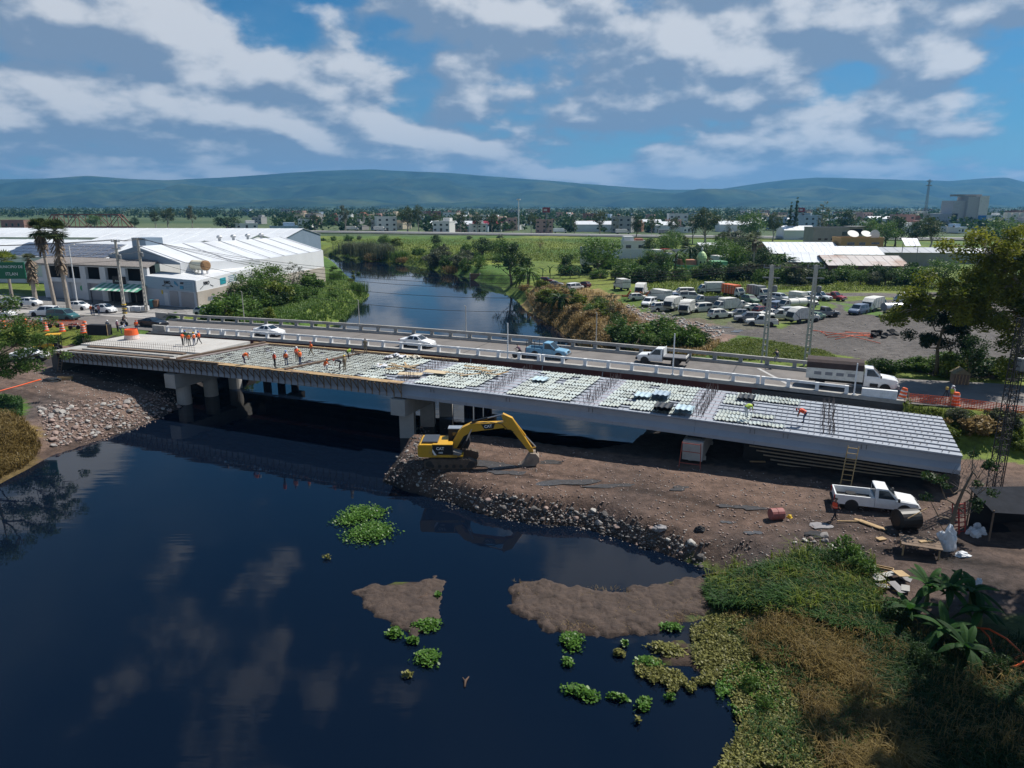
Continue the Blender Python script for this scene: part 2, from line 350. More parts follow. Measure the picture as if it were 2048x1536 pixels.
# right bank of the river beyond the bridge, wreck yard
zone(px([(1040, 580), (1120, 560), (1230, 590), (1290, 640), (1440, 690), (1420, 720), (1160, 700), (1060, 630)], 3.6), TAN)
zone(px([(1190, 600), (1260, 606), (1330, 625), (1420, 645), (1480, 662), (1440, 684), (1340, 672), (1250, 645)], 4.4), DIRT*1.25+.02)
zone(px([(1395, 655), (1470, 640), (1590, 655), (1690, 600), (1790, 594), (2300, 594), (2300, 750), (1990, 752), (1890, 748), (1760, 728), (1600, 700), (1520, 672)], 4.6), GRAV)
zone(px([(1560, 580), (1800, 583), (2300, 583), (2300, 590), (1800, 590), (1560, 586)], 4.5), GRAV*1.3)
zone(px([(1300, 600), (1420, 592), (1560, 600), (1600, 640), (1500, 655), (1400, 645), (1320, 625)], 4.6), GRAV*.9+np.array((.03, .035, .0)), .6)
zone(px([(1690, 606), (1760, 612), (1750, 632), (1690, 628)], 4.6), GREEN*1.3)
zone([(-130, 125), (-57, 119), (-50, 128), (-60, 138), (-130, 156)], ASH*.8)
zone(px([(420, 640), (470, 615), (520, 600), (640, 640), (640, 650), (450, 645)], 4.3), GREEN)
for q in MUD:
    k = inpoly(jx*.5+X*.5, jy*.5+Y*.5, q) | (inpoly(X, Y, q)); C[k] = (MUDC*(.75+.6*g2[..., None]))[k]
k = (Z < .25) & (Y < 110) & (Z > -.02); C[k] = C[k]*.55            # soaked soil along the water
k = Z < -.02; C[k] = (.02, .02, .018)
# weedy lower right corner
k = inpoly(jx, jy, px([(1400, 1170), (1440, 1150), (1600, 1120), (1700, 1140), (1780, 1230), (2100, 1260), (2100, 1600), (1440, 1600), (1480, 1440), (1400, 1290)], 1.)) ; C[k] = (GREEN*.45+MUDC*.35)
verts = np.stack([X, Y, Z], -1).reshape(-1, 3)
def groundmat():
    m = bpy.data.materials.new('ground soil and grass'); m.use_nodes = True; t = m.node_tree; b = t.nodes['Principled BSDF']
    b.inputs['Specular IOR Level'].default_value = .2
    a = t.nodes.new('ShaderNodeAttribute'); a.attribute_name = 'Col'
    tcn = t.nodes.new('ShaderNodeTexCoord')
    def nz(sc, det, ro=.65):
        n = t.nodes.new('ShaderNodeTexNoise'); n.inputs['Scale'].default_value = sc; n.inputs['Detail'].default_value = det; n.inputs['Roughness'].default_value = ro
        t.links.new(tcn.outputs['Object'], n.inputs['Vector']); return n.outputs[0]
    n1 = nz(1.1, 10, .75); n2 = nz(.12, 4)
    mr = t.nodes.new('ShaderNodeMapRange'); t.links.new(n1, mr.inputs[0]); mr.inputs[1].default_value = .3; mr.inputs[2].default_value = .72; mr.inputs[3].default_value = .42; mr.inputs[4].default_value = 1.5
    mr2 = t.nodes.new('ShaderNodeMapRange'); t.links.new(n2, mr2.inputs[0]); mr2.inputs[1].default_value = .3; mr2.inputs[2].default_value = .7; mr2.inputs[3].default_value = .75; mr2.inputs[4].default_value = 1.25
    mm = t.nodes.new('ShaderNodeMath'); mm.operation = 'MULTIPLY'; t.links.new(mr.outputs[0], mm.inputs[0]); t.links.new(mr2.outputs[0], mm.inputs[1])
    vs = t.nodes.new('ShaderNodeVectorMath'); vs.operation = 'SCALE'; t.links.new(a.outputs['Color'], vs.inputs[0]); t.links.new(mm.outputs[0], vs.inputs['Scale'])
    t.links.new(vs.outputs[0], b.inputs['Base Color'])
    b.inputs['Roughness'].default_value = .85
    bp = t.nodes.new('ShaderNodeBump'); bp.inputs['Strength'].default_value = .8; bp.inputs['Distance'].default_value = .22; t.links.new(nz(2.2, 12, .7), bp.inputs['Height']); t.links.new(bp.outputs[0], b.inputs['Normal'])
    return m
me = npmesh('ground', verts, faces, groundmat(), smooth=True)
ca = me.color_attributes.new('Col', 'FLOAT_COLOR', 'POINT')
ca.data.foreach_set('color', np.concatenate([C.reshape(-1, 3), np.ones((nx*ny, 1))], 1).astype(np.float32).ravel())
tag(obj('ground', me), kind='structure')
# ---------------------------------------------------------------- water
def watermat():
    m = bpy.data.materials.new('dark river water'); m.use_nodes = True; t = m.node_tree; b = t.nodes['Principled BSDF']
    b.inputs['Base Color'].default_value = (.0025, .0058, .014, 1); b.inputs['Roughness'].default_value = .02; b.inputs['IOR'].default_value = 1.33; b.inputs['Specular IOR Level'].default_value = .36
    tcn = t.nodes.new('ShaderNodeTexCoord'); mp = t.nodes.new('ShaderNodeMapping'); mp.inputs['Rotation'].default_value = (0, 0, .28); mp.inputs['Scale'].default_value = (.16, .8, 1)
    t.links.new(tcn.outputs['Object'], mp.inputs[0])
    n = t.nodes.new('ShaderNodeTexNoise'); n.inputs['Scale'].default_value = 1.0; n.inputs['Detail'].default_value = 3; n.inputs['Roughness'].default_value = .45; t.links.new(mp.outputs[0], n.inputs['Vector'])
    pm = t.nodes.new('ShaderNodeTexNoise'); pm.inputs['Scale'].default_value = .045; pm.inputs['Detail'].default_value = 2; t.links.new(tcn.outputs['Object'], pm.inputs['Vector'])
    rg = t.nodes.new('ShaderNodeMapRange'); t.links.new(pm.outputs[0], rg.inputs[0]); rg.inputs[1].default_value = .4; rg.inputs[2].default_value = .65; rg.inputs[3].default_value = .02; rg.inputs[4].default_value = .15
    bp = t.nodes.new('ShaderNodeBump'); bp.inputs['Distance'].default_value = .10; t.links.new(rg.outputs[0], bp.inputs['Strength']); t.links.new(n.outputs[0], bp.inputs['Height']); t.links.new(bp.outputs[0], b.inputs['Normal'])
    return m
wb = MB().quad((-330, -4, 0), (70, -4, 0), (70, 420, 0), (-330, 420, 0))
tag(wb.build('river_water', watermat()), kind='structure')
# ---------------------------------------------------------------- hills
PROF = [(-900, 372), (-500, 352), (-200, 362), (0, 358), (100, 358), (200, 352), (280, 358), (350, 361), (480, 353), (600, 345), (700, 339), (760, 338), (830, 343), (900, 346), (1050, 358), (1200, 370), (1330, 380), (1420, 380), (1500, 368), (1560, 360), (1620, 356), (1760, 358), (1880, 363), (1940, 358), (1990, 356), (2048, 370), (2250, 380), (2600, 360), (2900, 375)]
hp = np.array(PROF, float); cols = np.linspace(-900, 2900, 420); tops = np.interp(cols, hp[:, 0], hp[:, 1])
rows = np.linspace(0, 1, 46); hv = np.zeros((len(rows), len(cols), 3))
for j, c in enumerate(cols):
    top = R(c, tops[j], 7600)
    for i, q in enumerate(rows):
        Yd = 4300+(7600-4300)*q; x = (c-1024)/F*Yd*.985
        ridge = .5+.5*math.sin(x*.0045+2*mnoise.noise(Vector((x*.0006, Yd*.0006, 0)))*3)
        hh = top.z*(q**1.5)*(1-.22*ridge*(1-q)*4*q) if q < 1 else top.z
        hh += (mnoise.fractal(Vector((x*.0011, Yd*.0011, 3.3)), 1, 2, 6)*150*(q*(1-q)*3+.06*q))
        hv[i, j] = (x, Yd, hh if q > 0 else -5)
back = hv[-1].copy(); back[:, 1] += 2500; back[:, 2] = -20; hv = np.concatenate([hv, back[None]], 0)
r_, c_ = hv.shape[:2]; ii = np.arange(r_*c_).reshape(r_, c_)
hf = np.stack([ii[:-1, :-1], ii[:-1, 1:], ii[1:, 1:], ii[1:, :-1]], -1).reshape(-1, 4)
hm = mat('hill scrub', (.032, .055, .028), .95, var=.6, vscale=.004, dirt=(.11, .13, .05), dscale=.0012, spec=.05)
tag(obj('hills', npmesh('hills', hv.reshape(-1, 3), hf, hm, smooth=True)), kind='structure')
# ---------------------------------------------------------------- road
ASPH = mat('worn asphalt', (.17, .155, .145), .85, var=.18, vscale=.35, bump=.15, bscale=9, dirt=(.10, .092, .088), dscale=.25)
CONC = mat('weathered concrete', (.36, .35, .33), .85, var=.2, vscale=.8, bump=.2, bscale=6, dirt=(.22, .2, .18), dscale=.5)
def strip(pts, hw, zoff, name, m, parent=None, kind='structure', zf=None):
    vs = []; fs = []
    for i, (x, y) in enumerate(pts):
        a = np.array(pts[max(i-1, 0)]); b = np.array(pts[min(i+1, len(pts)-1)]); d = (b-a)/np.linalg.norm(b-a); nrm = np.array((-d[1], d[0]))
        h = hw[i] if isinstance(hw, list) else hw; lo, hi = h if isinstance(h, tuple) else (-h, h)
        s = (x-OR[0])*U[0]+(y-OR[1])*U[1]; z = (zf or zroad)(s)+zoff
        p = np.array((x, y)); vs += [(*(p+nrm*lo), z), (*(p+nrm*hi), z)]
    for i in range(len(pts)-1): fs.append((2*i, 2*i+2, 2*i+3, 2*i+1))
    return MB().add(vs, fs).build(name, m, parent)
def dens(pts, step=3.):
    r = []
    for a, b in zip(pts[:-1], pts[1:]):
        a = np.array(a); b = np.array(b); n = max(1, int(np.linalg.norm(b-a)/step))
        for i in range(n): r.append(tuple(a+(b-a)*i/n))
    return r+[tuple(pts[-1])]
tag(strip(dens(ROADC[:5]), 4.5, .0, 'road', ASPH), kind='structure')
rp = dens([st(46.2, 18.4), (48.5, 66.2), (75, 57), (140, 30)])
tag(strip(rp, 5.4, .0, 'road', ASPH), kind='structure')
tag(strip(dens([st(-57, 25.2), (-76, 122.2), (-100, 124), (-200, 127)]), 2.2, .13, 'pavement', mat('pavement slabs', (.34, .32, .30), .9, var=.15, vscale=.5, bump=.15, bscale=4), zf=lambda s: 5.45), kind='structure')
# ================================================================ OLD BRIDGE (carries the traffic)
WHITEP = mat('chalky white paint', (.74, .75, .76), .6, var=.08, vscale=1.2, dirt=(.50, .49, .47), dscale=1.3)
RUST = mat('dark red primer steel', (.075, .018, .014), .7, var=.3, vscale=.6)
PCONC = mat('pier concrete', (.40, .39, .37), .85, var=.12, vscale=.7, bump=.15, bscale=5, dirt=(.27, .26, .24), dscale=.4)
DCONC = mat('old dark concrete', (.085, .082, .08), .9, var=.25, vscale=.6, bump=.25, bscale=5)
def TV(s, t, z): return ST(s, t, z)
ob = thing('road_bridge', 'old grey two lane road bridge with white near railing, open to traffic', 'bridge', ST(0, 18.4, 0))
OBI = Matrix.Translation(-Vector(ob.location))
def rel(mb, name, m, parent, base):
    mb.v = [tuple(Vector(v)-Vector(base)) for v in mb.v]; return mb.build(name, m, parent)
OB = ob.location
def alongbar(t, s0, s1, dz, wd, ht, zf, step=4.):
    mb = MB(); n = max(1, int(abs(s1-s0)/step)); q = [s0+(s1-s0)*i/n for i in range(n+1)]
    for a, b in zip(q[:-1], q[1:]): mb.bar(ST(a, t, zf(a)+dz), ST(b, t, zf(b)+dz), wd, ht)
    return mb
SPL = [-58+4*i for i in range(27)]
mb = MB()
for a, b in zip(SPL[:-1], SPL[1:]):
    mb.slab([ST(a, 14.2, zroad(a)), ST(b, 14.2, zroad(b)), ST(b, 22.6, zroad(b)), ST(a, 22.6, zroad(a))], .3)
rel(mb, 'road_surface', ASPH, ob, OB)
rel(alongbar(22.75, -58, 46, .06, .9, .42, zroad), 'kerb', CONC, ob, OB)
rel(alongbar(13.85, -50, 47, -.05, .7, .36, zroad), 'kerb', CONC, ob, OB)
rel(alongbar(13.7, -46, 34, -.75, .3, 1.0, zroad), 'edge_beam', RUST, ob, OB)
rel(alongbar(13.55, -46, 34, -1.2, .5, .12, zroad), 'beam_flange', RUST, ob, OB)
rel(alongbar(22.3, -46, 34, -.8, .3, 1.1, zroad), 'edge_beam', RUST, ob, OB)
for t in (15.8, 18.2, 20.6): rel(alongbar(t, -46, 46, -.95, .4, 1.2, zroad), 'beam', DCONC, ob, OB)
for i, s in enumerate((-19, -8, 2, 11, 18, 25)):      # stub pipes on the red beam
    rel(MB().tube([ST(s, 13.5, zroad(s)-.3), ST(s, 13.35, zroad(s)-.7), ST(s+.15, 13.35, zroad(s)-1.15)], .05, 6), 'drain_pipe', mat('galvanised', (.35, .34, .33), .5, .6, var=.2), ob, OB)
for s in (-31, .5, 32):
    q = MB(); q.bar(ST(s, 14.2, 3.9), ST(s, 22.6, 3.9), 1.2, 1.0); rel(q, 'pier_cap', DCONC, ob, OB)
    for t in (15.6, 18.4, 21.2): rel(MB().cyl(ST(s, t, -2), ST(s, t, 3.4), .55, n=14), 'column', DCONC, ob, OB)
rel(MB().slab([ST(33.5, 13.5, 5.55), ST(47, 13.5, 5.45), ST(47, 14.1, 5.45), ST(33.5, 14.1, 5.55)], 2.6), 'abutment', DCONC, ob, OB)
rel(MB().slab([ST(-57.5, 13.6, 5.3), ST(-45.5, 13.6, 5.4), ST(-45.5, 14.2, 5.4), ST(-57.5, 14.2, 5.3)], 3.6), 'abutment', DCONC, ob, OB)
# near railing: white concrete posts with two rails and recessed panels
postm = MB().box((0, 0, .42), (.34, .36, 1.0)).mesh('post', WHITEP)
s = -47.; k = 0; ps = []
while s < 44.5:
    ps.append(s); s += 2.62
for i, s in enumerate(ps):
    z = zroad(s); joint = i % 9 == 4
    for o in ((-.24, .24) if joint else (0,)):
        p = obj('post', postm, ob, ST(s+o, 13.85, z)-OB, AXA)
for a, b in zip(ps[:-1], ps[1:]):
    za, zb = zroad(a), zroad(b)
    rel(MB().bar(ST(a+.15, 13.85, za+.80), ST(b-.15, 13.85, zb+.80), .17, .24), 'top_rail', WHITEP, ob, OB)
rel(MB().box(tuple(ST(44.9, 13.85, zroad(44.9)+.35)), (3.0, .4, 1.1), AXA), 'end_block', WHITEP, ob, OB)
rel(MB().box(tuple(ST(-48.6, 13.85, zroad(-48)+.35)), (2.4, .45, 1.2), AXA), 'end_block', CONC, ob, OB)
# far railing: raw concrete, heavy posts, one deep rail
fpost = MB().box((0, 0, .33), (.42, .34, .75)).mesh('post', CONC)
s = -57.; fs_ = []
while s < 43: fs_.append(s); s += 2.85
for s in fs_: obj('post', fpost, ob, ST(s, 22.95, zroad(s)+.1)-OB, AXA)
for a, b in zip(fs_[:-1], fs_[1:]):
    rel(MB().bar(ST(a, 22.95, zroad(a)+.92), ST(b, 22.95, zroad(b)+.92), .34, .36), 'top_rail', CONC, ob, OB)
rel(MB().box(tuple(ST(-58.4, 22.95, zroad(-58)+.5)), (2.6, .5, 1.1), AXA), 'end_block', CONC, ob, OB)
for s in (-18.5, 0.2, 31): rel(MB().slab([ST(s, 14.25, zroad(s)+.006), ST(s+.14, 14.25, zroad(s)+.006), ST(s+.14, 22.4, zroad(s)+.006), ST(s, 22.4, zroad(s)+.006)], .01), 'expansion_joint', DCONC, ob, OB)
rel(MB().slab([ST(33.2, 21.6, zroad(33)+.008), ST(33.6, 21.6, zroad(33)+.008), ST(37.6, 14.4, zroad(37)+.008), ST(37.2, 14.4, zroad(37)+.008)], .01), 'white_marking', mat('faded road paint', (.42, .41, .40), .8, var=.3, vscale=4), ob, OB)
# ================================================================ NEW BRIDGE under construction
nb = thing('new_bridge', 'unfinished bridge deck of pale girders and steel sheets beside the old bridge', 'bridge', ST(0, 5.5, 0))
NB = nb.location
GIRD = mat('pale precast concrete', (.31, .34, .39), .75, var=.06, vscale=.5, bump=.06, bscale=4, dirt=(.25, .27, .31), dscale=.22)
SHEET = sheetmat = mat('galvanised deck sheet', (.37, .41, .41), .55, .1, var=.2, vscale=1.2, dirt=(.30, .30, .25), dscale=.9)
_t = SHEET.node_tree; _b = _t.nodes['Principled BSDF']; _src = _b.inputs['Base Color'].links[0].from_socket
_oi = _t.nodes.new('ShaderNodeObjectInfo'); _mx = _t.nodes.new('ShaderNodeMix'); _mx.data_type = 'RGBA'; _mx.blend_type = 'MULTIPLY'; _mx.inputs[0].default_value = 1; _cr = _t.nodes.new('ShaderNodeValToRGB')
_cr.color_ramp.elements[0].color = (.78, .80, .79, 1); _cr.color_ramp.elements[1].color = (1.08, 1.12, 1.13, 1); _cr.color_ramp.elements.new(.35).color = (.98, .98, .92, 1)
_t.links.new(_oi.outputs['Random'], _cr.inputs[0]); _t.links.new(_src, _mx.inputs[6]); _t.links.new(_cr.outputs[0], _mx.inputs[7]); _t.links.new(_mx.outputs[2], _b.inputs['Base Color'])
WOOD = mat('raw shuttering timber', (.42, .29, .15), .8, var=.3, vscale=2.5, dirt=(.26, .17, .10), dscale=1.5)
OLDW = mat('weathered timber', (.17, .12, .085), .85, var=.3, vscale=2.0)
SLAB = mat('fresh cast concrete', (.46, .445, .42), .85, var=.12, vscale=.5, dirt=(.40, .37, .33), dscale=.7)
REBAR = mat('rusty rebar', (.17, .135, .12), .8, var=.3, vscale=3)
PIT = 1.14; GT = [.28+PIT*i for i in range(10)]                      # ten girder lines
prof = [(-.36, -.02), (.36, -.02), (.36, -.14), (.10, -.26), (.10, -.74), (.44, -1.16), (.44, -1.48), (-.44, -1.48), (-.44, -1.16), (-.10, -.74), (-.10, -.26), (-.36, -.14)]
SPANS = [(-50.2, -31.02), (-31, .58), (.6, 30.08), (30.1, 49.8)]
for a, b in SPANS:
    gm = None
    for gi, t in enumerate(GT):
        mbx = MB(); n = len(prof); n_s = 8
        for q in range(n_s+1):
            s_ = a+(b-a)*q/n_s; base = ST(s_, t, zdeck(s_)-.12)
            mbx.v += [tuple(base+Vector((V[0]*u_, V[1]*u_, z_))-NB) for u_, z_ in prof]
        for q in range(n_s):
            for j in range(n): mbx.f.append((q*n+j, q*n+(j+1) % n, (q+1)*n+(j+1) % n, (q+1)*n+j)); mbx.m.append(0)
        mbx.f += [tuple(range(n)), tuple(n_s*n+j for j in range(n-1, -1, -1))]; mbx.m += [0, 0]
        mbx.build('girder', GIRD, nb)
# corrugated sheets laid between the girders: wave runs along the bridge
def sheet_mesh(wl, wd, nw, amp, seed):
    q = random.Random(seed); vs = []; fs = []; n = nw*6
    for i in range(n+1):
        x = -wl/2+wl*i/n; z = amp*math.cos(2*math.pi*nw*i/n)
        vs += [(x, -wd/2, z), (x, wd/2, z)]
    for i in range(n): fs.append((2*i, 2*i+2, 2*i+3, 2*i+1))
    return MB().add(vs, fs).mesh('deck_sheet', SHEET)
SH = [sheet_mesh(.98, .98, 3, .045, i) for i in range(2)]
cells = []
for g in range(9):
    t = GT[g]+PIT/2; s = -28.6
    while s < 41:
        lim = 33+(4 if g in (0, 7, 8) else 0)+(1.5*(g % 3))-(7 if g in (3, 4, 5) else 0)*.4
        gap = any(abs(s-q) < 1.6 for q in (.6, 10.5, 20.3, 30.1))
        if s < lim and not gap and rnd.random() > .035: cells.append((s+rnd.uniform(-.05, .05), t+rnd.uniform(-.04, .04), g))
        s += .92
cells.sort(key=lambda c: np.hypot(*(np.array(st(c[0], c[1])))))
restv = []
for i, (s, t, g) in enumerate(cells):
    loc = ST(s, t, zdeck(s)-.02+rnd.uniform(0, .03)); jit = rnd.uniform(-.05, .05); tilt = rnd.uniform(.02, .09)
    if i < 295:
        o = obj('deck_sheet', SH[i % 2], nb, loc-NB); o.rotation_euler = (rnd.uniform(-.04, .04), -tilt, AXA+jit)
    else: restv.append((loc, jit, tilt))
mbx = MB(); sv_ = [v.co.copy() for v in SH[0].vertices]; sf_ = [tuple(p.vertices) for p in SH[0].polygons]
for loc, jit, tilt in restv:
    M3 = Matrix.Rotation(AXA+jit, 3, 'Z') @ Matrix.Rotation(-tilt, 3, 'Y'); mbx.add([loc-NB+M3 @ v for v in sv_], sf_)
tag(mbx.build('deck_sheets', SHEET, nb), kind='stuff')
# lifting slots, scuffs and joint lines on the near girder face
for s_ in (4.2, 12.4, 20.6, 34.6, 37.2, 43.0):
    for o_ in (0, .35): rel(MB().bar(ST(s_+o_, .28-.105-.012, zdeck(s_)-.42), ST(s_+o_, .28-.105-.012, zdeck(s_)-.80), .03, .05, up=(V[0], V[1], 0)), 'lifting_slot', DCONC, nb, NB)
for s_ in (-20, -10, 8.3, 15.6, 22.9, 35, 40, 45): rel(MB().bar(ST(s_, .28-.445, zdeck(s_)-1.28), ST(s_, .28-.445, zdeck(s_)-1.6), .02, .04, up=(V[0], V[1], 0)), 'form_joint', mat('joint grey', (.16, .17, .19), .9), nb, NB)
# stirrup loops sticking out of every girder top
mbx = MB()
for t in GT:
    s = -28.
    while s < 49.5:
        if rnd.random() < .8:
            z = zdeck(s)-.12; h = rnd.uniform(.08, .16)
            mbx.bar(ST(s, t-.12, z), ST(s, t-.12, z+h), .025); mbx.bar(ST(s, t+.12, z), ST(s, t+.12, z+h), .025); mbx.bar(ST(s, t-.12, z+h), ST(s, t+.12, z+h), .025)
        s += .45
tag(rel(mbx, 'stirrups', mat('grey steel', (.16, .15, .15), .6, .4, var=.3), nb, NB), kind='stuff')
def starters(s0, parent, lean=0.):
    q = MB()
    for t in np.arange(.4, 10.8, .42):
        for o in (-.35, .1, .45):
            z = zdeck(s0)-.1; a = ST(s0+o+rnd.uniform(-.1, .1), t, z); q.bar(a, a+Vector((rnd.uniform(-.06, .06)+lean, 0, rnd.uniform(.35, .85))), .035)
    return tag(rel(q, 'starter_bars', REBAR, parent, NB), kind='stuff')
for s in (.6, 10.5, 20.3, 30.1, 40.5): starters(s, nb)
for s in (.6, 10.5, 20.3, 30.1):      # cross beams between girders, lavender-grey strip
    q = MB()
    for g in range(9): q.box(tuple(ST(s, GT[g]+PIT/2, zdeck(s)-.32)), (2.6, .7, .3), AXA)
    rel(q, 'diaphragm', mat('shaded mauve concrete', (.33, .31, .35), .8, var=.15), nb, NB)
# finished slab at the left end, ledges and rebar cage along its near side
mbx = MB()
for a in np.arange(-50.4, -29.2, 2.): mbx.slab([ST(a, 2.9, zdeck(a)+.22), ST(min(a+2, -29.2), 2.9, zdeck(a+2)+.22), ST(min(a+2, -29.2), 11.2, zdeck(a+2)+.22), ST(a, 11.2, zdeck(a)+.22)], .34)
rel(mbx, 'deck_slab', SLAB, nb, NB)
mbx = MB()
for a in np.arange(-50.4, -29.2, 2.): mbx.slab([ST(a, -.9, zdeck(a)+.04), ST(min(a+2, -29.2), -.9, zdeck(a+2)+.04), ST(min(a+2, -29.2), 2.9, zdeck(a+2)+.04), ST(a, 2.9, zdeck(a)+.04)], .2)
rel(mbx, 'edge_slab', CONC, nb, NB)
for t, m_, z_ in ((2.2, OLDW, .14), (.9, CONC, .12), (-.3, OLDW, .1)):
    rel(alongbar(t, -49+rnd.random()*3, -31, z_, .55, .14, zdeck), 'board', m_, nb, NB)
q = MB()
for s in np.arange(-50, -30, .38): q.bar(ST(s, 3.0, zdeck(s)+.2), ST(s, 3.0, zdeck(s)+1.05), .025)
for h in (.45, .8): 
    for s in np.arange(-50, -30, 2.): q.bar(ST(s, 3.0, zdeck(s)+h), ST(s+2, 3.0, zdeck(s+2)+h), .022)
rel(q, 'rebar_cage', REBAR, nb, NB)
rel(MB().bar(ST(-29.2, -.6, zdeck(-29)+.18), ST(-26.6, 11.2, zdeck(-27)+.22), .3, .3), 'stop_board', OLDW, nb, NB)
rel(MB().bar(ST(-28.6, -.6, zdeck(-29)+.1), ST(-26., 11.2, zdeck(-27)+.12), .5, .1), 'stop_board', mat('mauve board', (.25, .21, .2), .8), nb, NB)
# reinforcement mat over the second span
q = MB()
for t in np.arange(.2, 11, .36): q.bar(ST(-28.2, t, zdeck(-28)+.10), ST(-13, t, zdeck(-13)+.10), .014); q.bar(ST(-13, t, zdeck(-13)+.10), ST(-5, t, zdeck(-5)+.1), .014)
for s in np.arange(-28, -5, .42): q.bar(ST(s, .2, zdeck(s)+.12), ST(s, 10.9, zdeck(s)+.12), .014)
rel(q, 'reinforcement_mat', REBAR, nb, NB)
rel(MB().bar(ST(-13.5, -.4, zdeck(-13)+.15), ST(-10.8, 11, zdeck(-11)+.15), .28, .14), 'stop_board', OLDW, nb, NB)
# wooden side forms: plank walk and a bracket every 0.85 m
for i, a in enumerate(np.arange(-29.5, .9, 2.44)):
    b = min(a+2.42, 1.3)
    for j, t in enumerate((-.75, -.42, -.09)):
        rel(MB().bar(ST(a, t, zdeck(a)+.03), ST(b, t, zdeck(b)+.03), .31, .05), 'plank', WOOD if rnd.random() < .8 else OLDW, nb, NB)
for a in np.arange(-28.5, 1, 3.05): rel(MB().bar(ST(a, 11.15, zdeck(a)+.1), ST(min(a+3, 1.5), 11.15, zdeck(a+3)+.1), .3, .14), 'plank', WOOD, nb, NB)
rel(MB().bar(ST(-31, -.85, zdeck(-31)+.12), ST(-22.6, -.85, zdeck(-22.6)+.12), .16, .24), 'timber', OLDW, nb, NB)
brm = MB(); brm.bar((0, -.95, -.07), (0, .05, -.07), .07, .1); brm.bar((0, -.06, -.05), (0, -.06, -1.55), .07, .09); brm.bar((0, -.9, -.1), (0, -.08, -1.15), .06, .08); brm = brm.mesh('bracket', OLDW)
brm2 = brm.copy(); brm2.materials.clear(); brm2.materials.append(mat('mid brown timber', (.24, .165, .1), .8, var=.3, vscale=3))
for i, s in enumerate(np.arange(-49.5, 1.2, .87)): obj('bracket', brm if s < -13 else brm2, nb, ST(s, 0-.12, zdeck(s)-.02)-NB, AXA)
# piers
def pier(s, zt, zb, dark=False):
    rel(MB().bar(ST(s, -.4, zt), ST(s, 11.4, zt), 1.7, 1.7), 'pier_cap', PCONC, nb, NB)
    for t in (1.4, 5.6, 9.8): rel(MB().cyl(ST(s, t, zb), ST(s, t, zt-.8), .85, n=18) if not dark else MB().bar(ST(s, t, zb), ST(s, t, zt-.8), 1.5), 'column', PCONC, nb, NB)
    q = MB()
    for t in GT: q.box(tuple(ST(s, t, zt+.92)), (1.2, .5, .22), AXA)
    rel(q, 'bearing', DCONC, nb, NB)
pier(-31, 3.2, -2); pier(.6, 3.55, -2, True); pier(30.1, 3.05, .5, True)
rel(MB().bar(ST(-51, -.5, 3.2), ST(-51, 11.4, 3.2), 1.2, 3.6), 'abutment', DCONC, nb, NB)
rel(MB().bar(ST(49.4, .1, 2.6), ST(49.4, 11.2, 2.6), 1.0, 2.2), 'abutment', DCONC, nb, NB)
# steel ledges (timber lagging) below the right-hand span
for i in range(5): rel(MB().bar(ST(34.5+i*.6, 2.2, 3.3-i*.33), ST(50, 1.6+.3*i, 3.1-i*.33), .12, .09), 'lagging_board', mat('pale lagging board', (.36, .30, .23), .8), nb, NB)
rel(MB().bar(ST(34, 2.9, 2.6), ST(50, 2.9, 2.4), .3, 2.2), 'lagging_wall', mat('black membrane', (.012, .012, .013), .6), nb, NB)
# loose material lying on the deck
def zds(s): return zdeck(s)+.13
lb = 0
def board(s, t, ln, wd, ang, m, label):
    o = MB().box((0, 0, .03), (ln, wd, .05)).build('plank', m, None); o.location = ST(s, t, zds(s)+rnd.uniform(.02, .12)); o.rotation_euler = (rnd.uniform(-.05, .05), rnd.uniform(-.05, .05), AXA+ang)
    tag(o, label, 'plank', 'loose boards on the new deck')
for s, t, ln, wd, an in [(-3.8, 5.2, 2.4, .2, .3), (-3.2, 5.6, 2.2, .2, -.4), (-2.6, 4.9, 2.8, .25, .9), (-2.0, 5.4, 2.6, .2, .1), (-1.4, 5.8, 2.2, .22, 1.3), (-.9, 4.8, 2.4, .2, -.2), (-2.2, 3.6, 1.9, .2, .5), (-2.4, 6.3, 2.6, .2, -.9), (5.2, 8.2, 2.6, .3, .1), (5.8, 7.2, 2.4, .22, .5), (6.8, 6.9, 2.6, .25, -.4), (7.4, 7.3, 2.0, .22, .9), (4.4, 4.8, 2.0, .2, .2), (6.2, 5.0, 2.2, .3, .7), (8.4, 5.8, 1.6, .22, .2), (9.0, 6.8, 1.8, .2, 1.1)]:
    board(s, t, ln, wd, an, WOOD, 'short loose timber board lying on the pale deck sheets')
for s, t, an, lab in [(.4, 2.6, .35, 'pale plywood sheet lying flat near the deck edge by the starter bars'), (2.4, 4.4, .1, 'square tan plywood sheet on the deck beside scattered boards')]:
    o = MB().box((0, 0, .02), (2.5, 1.2, .04)).build('plywood_sheet', mat('plywood', (.52, .42, .28), .75, var=.12)); o.location = ST(s, t, zds(s)+.08); o.rotation_euler = (0, .02, AXA+an); tag(o, lab, 'plywood')
def heap(name, lab, cat, s, t, m, n, r, seed, zf=zds):
    q = random.Random(seed); mb = MB()
    for i in range(n):
        a = q.uniform(0, 6.28); d = r*q.random()**.6; mb.box((d*math.cos(a), d*math.sin(a)*.7, .05+.16*q.random()*(1-d/r/1.2)), (q.uniform(.3, .9), q.uniform(.2, .6), .05), q.uniform(0, 6), q.uniform(-.4, .4), q.uniform(-.4, .4))
    o = mb.build(name, m); o.location = ST(s, t, zf(s)); return tag(o, lab, cat)
heap('plastic_sheet', 'crumpled white plastic sheeting heaped on the deck beside a worker', 'sheeting', -6.0, 10.0, mat('white plastic', (.7, .7, .72), .4), 12, 1.1, 3)
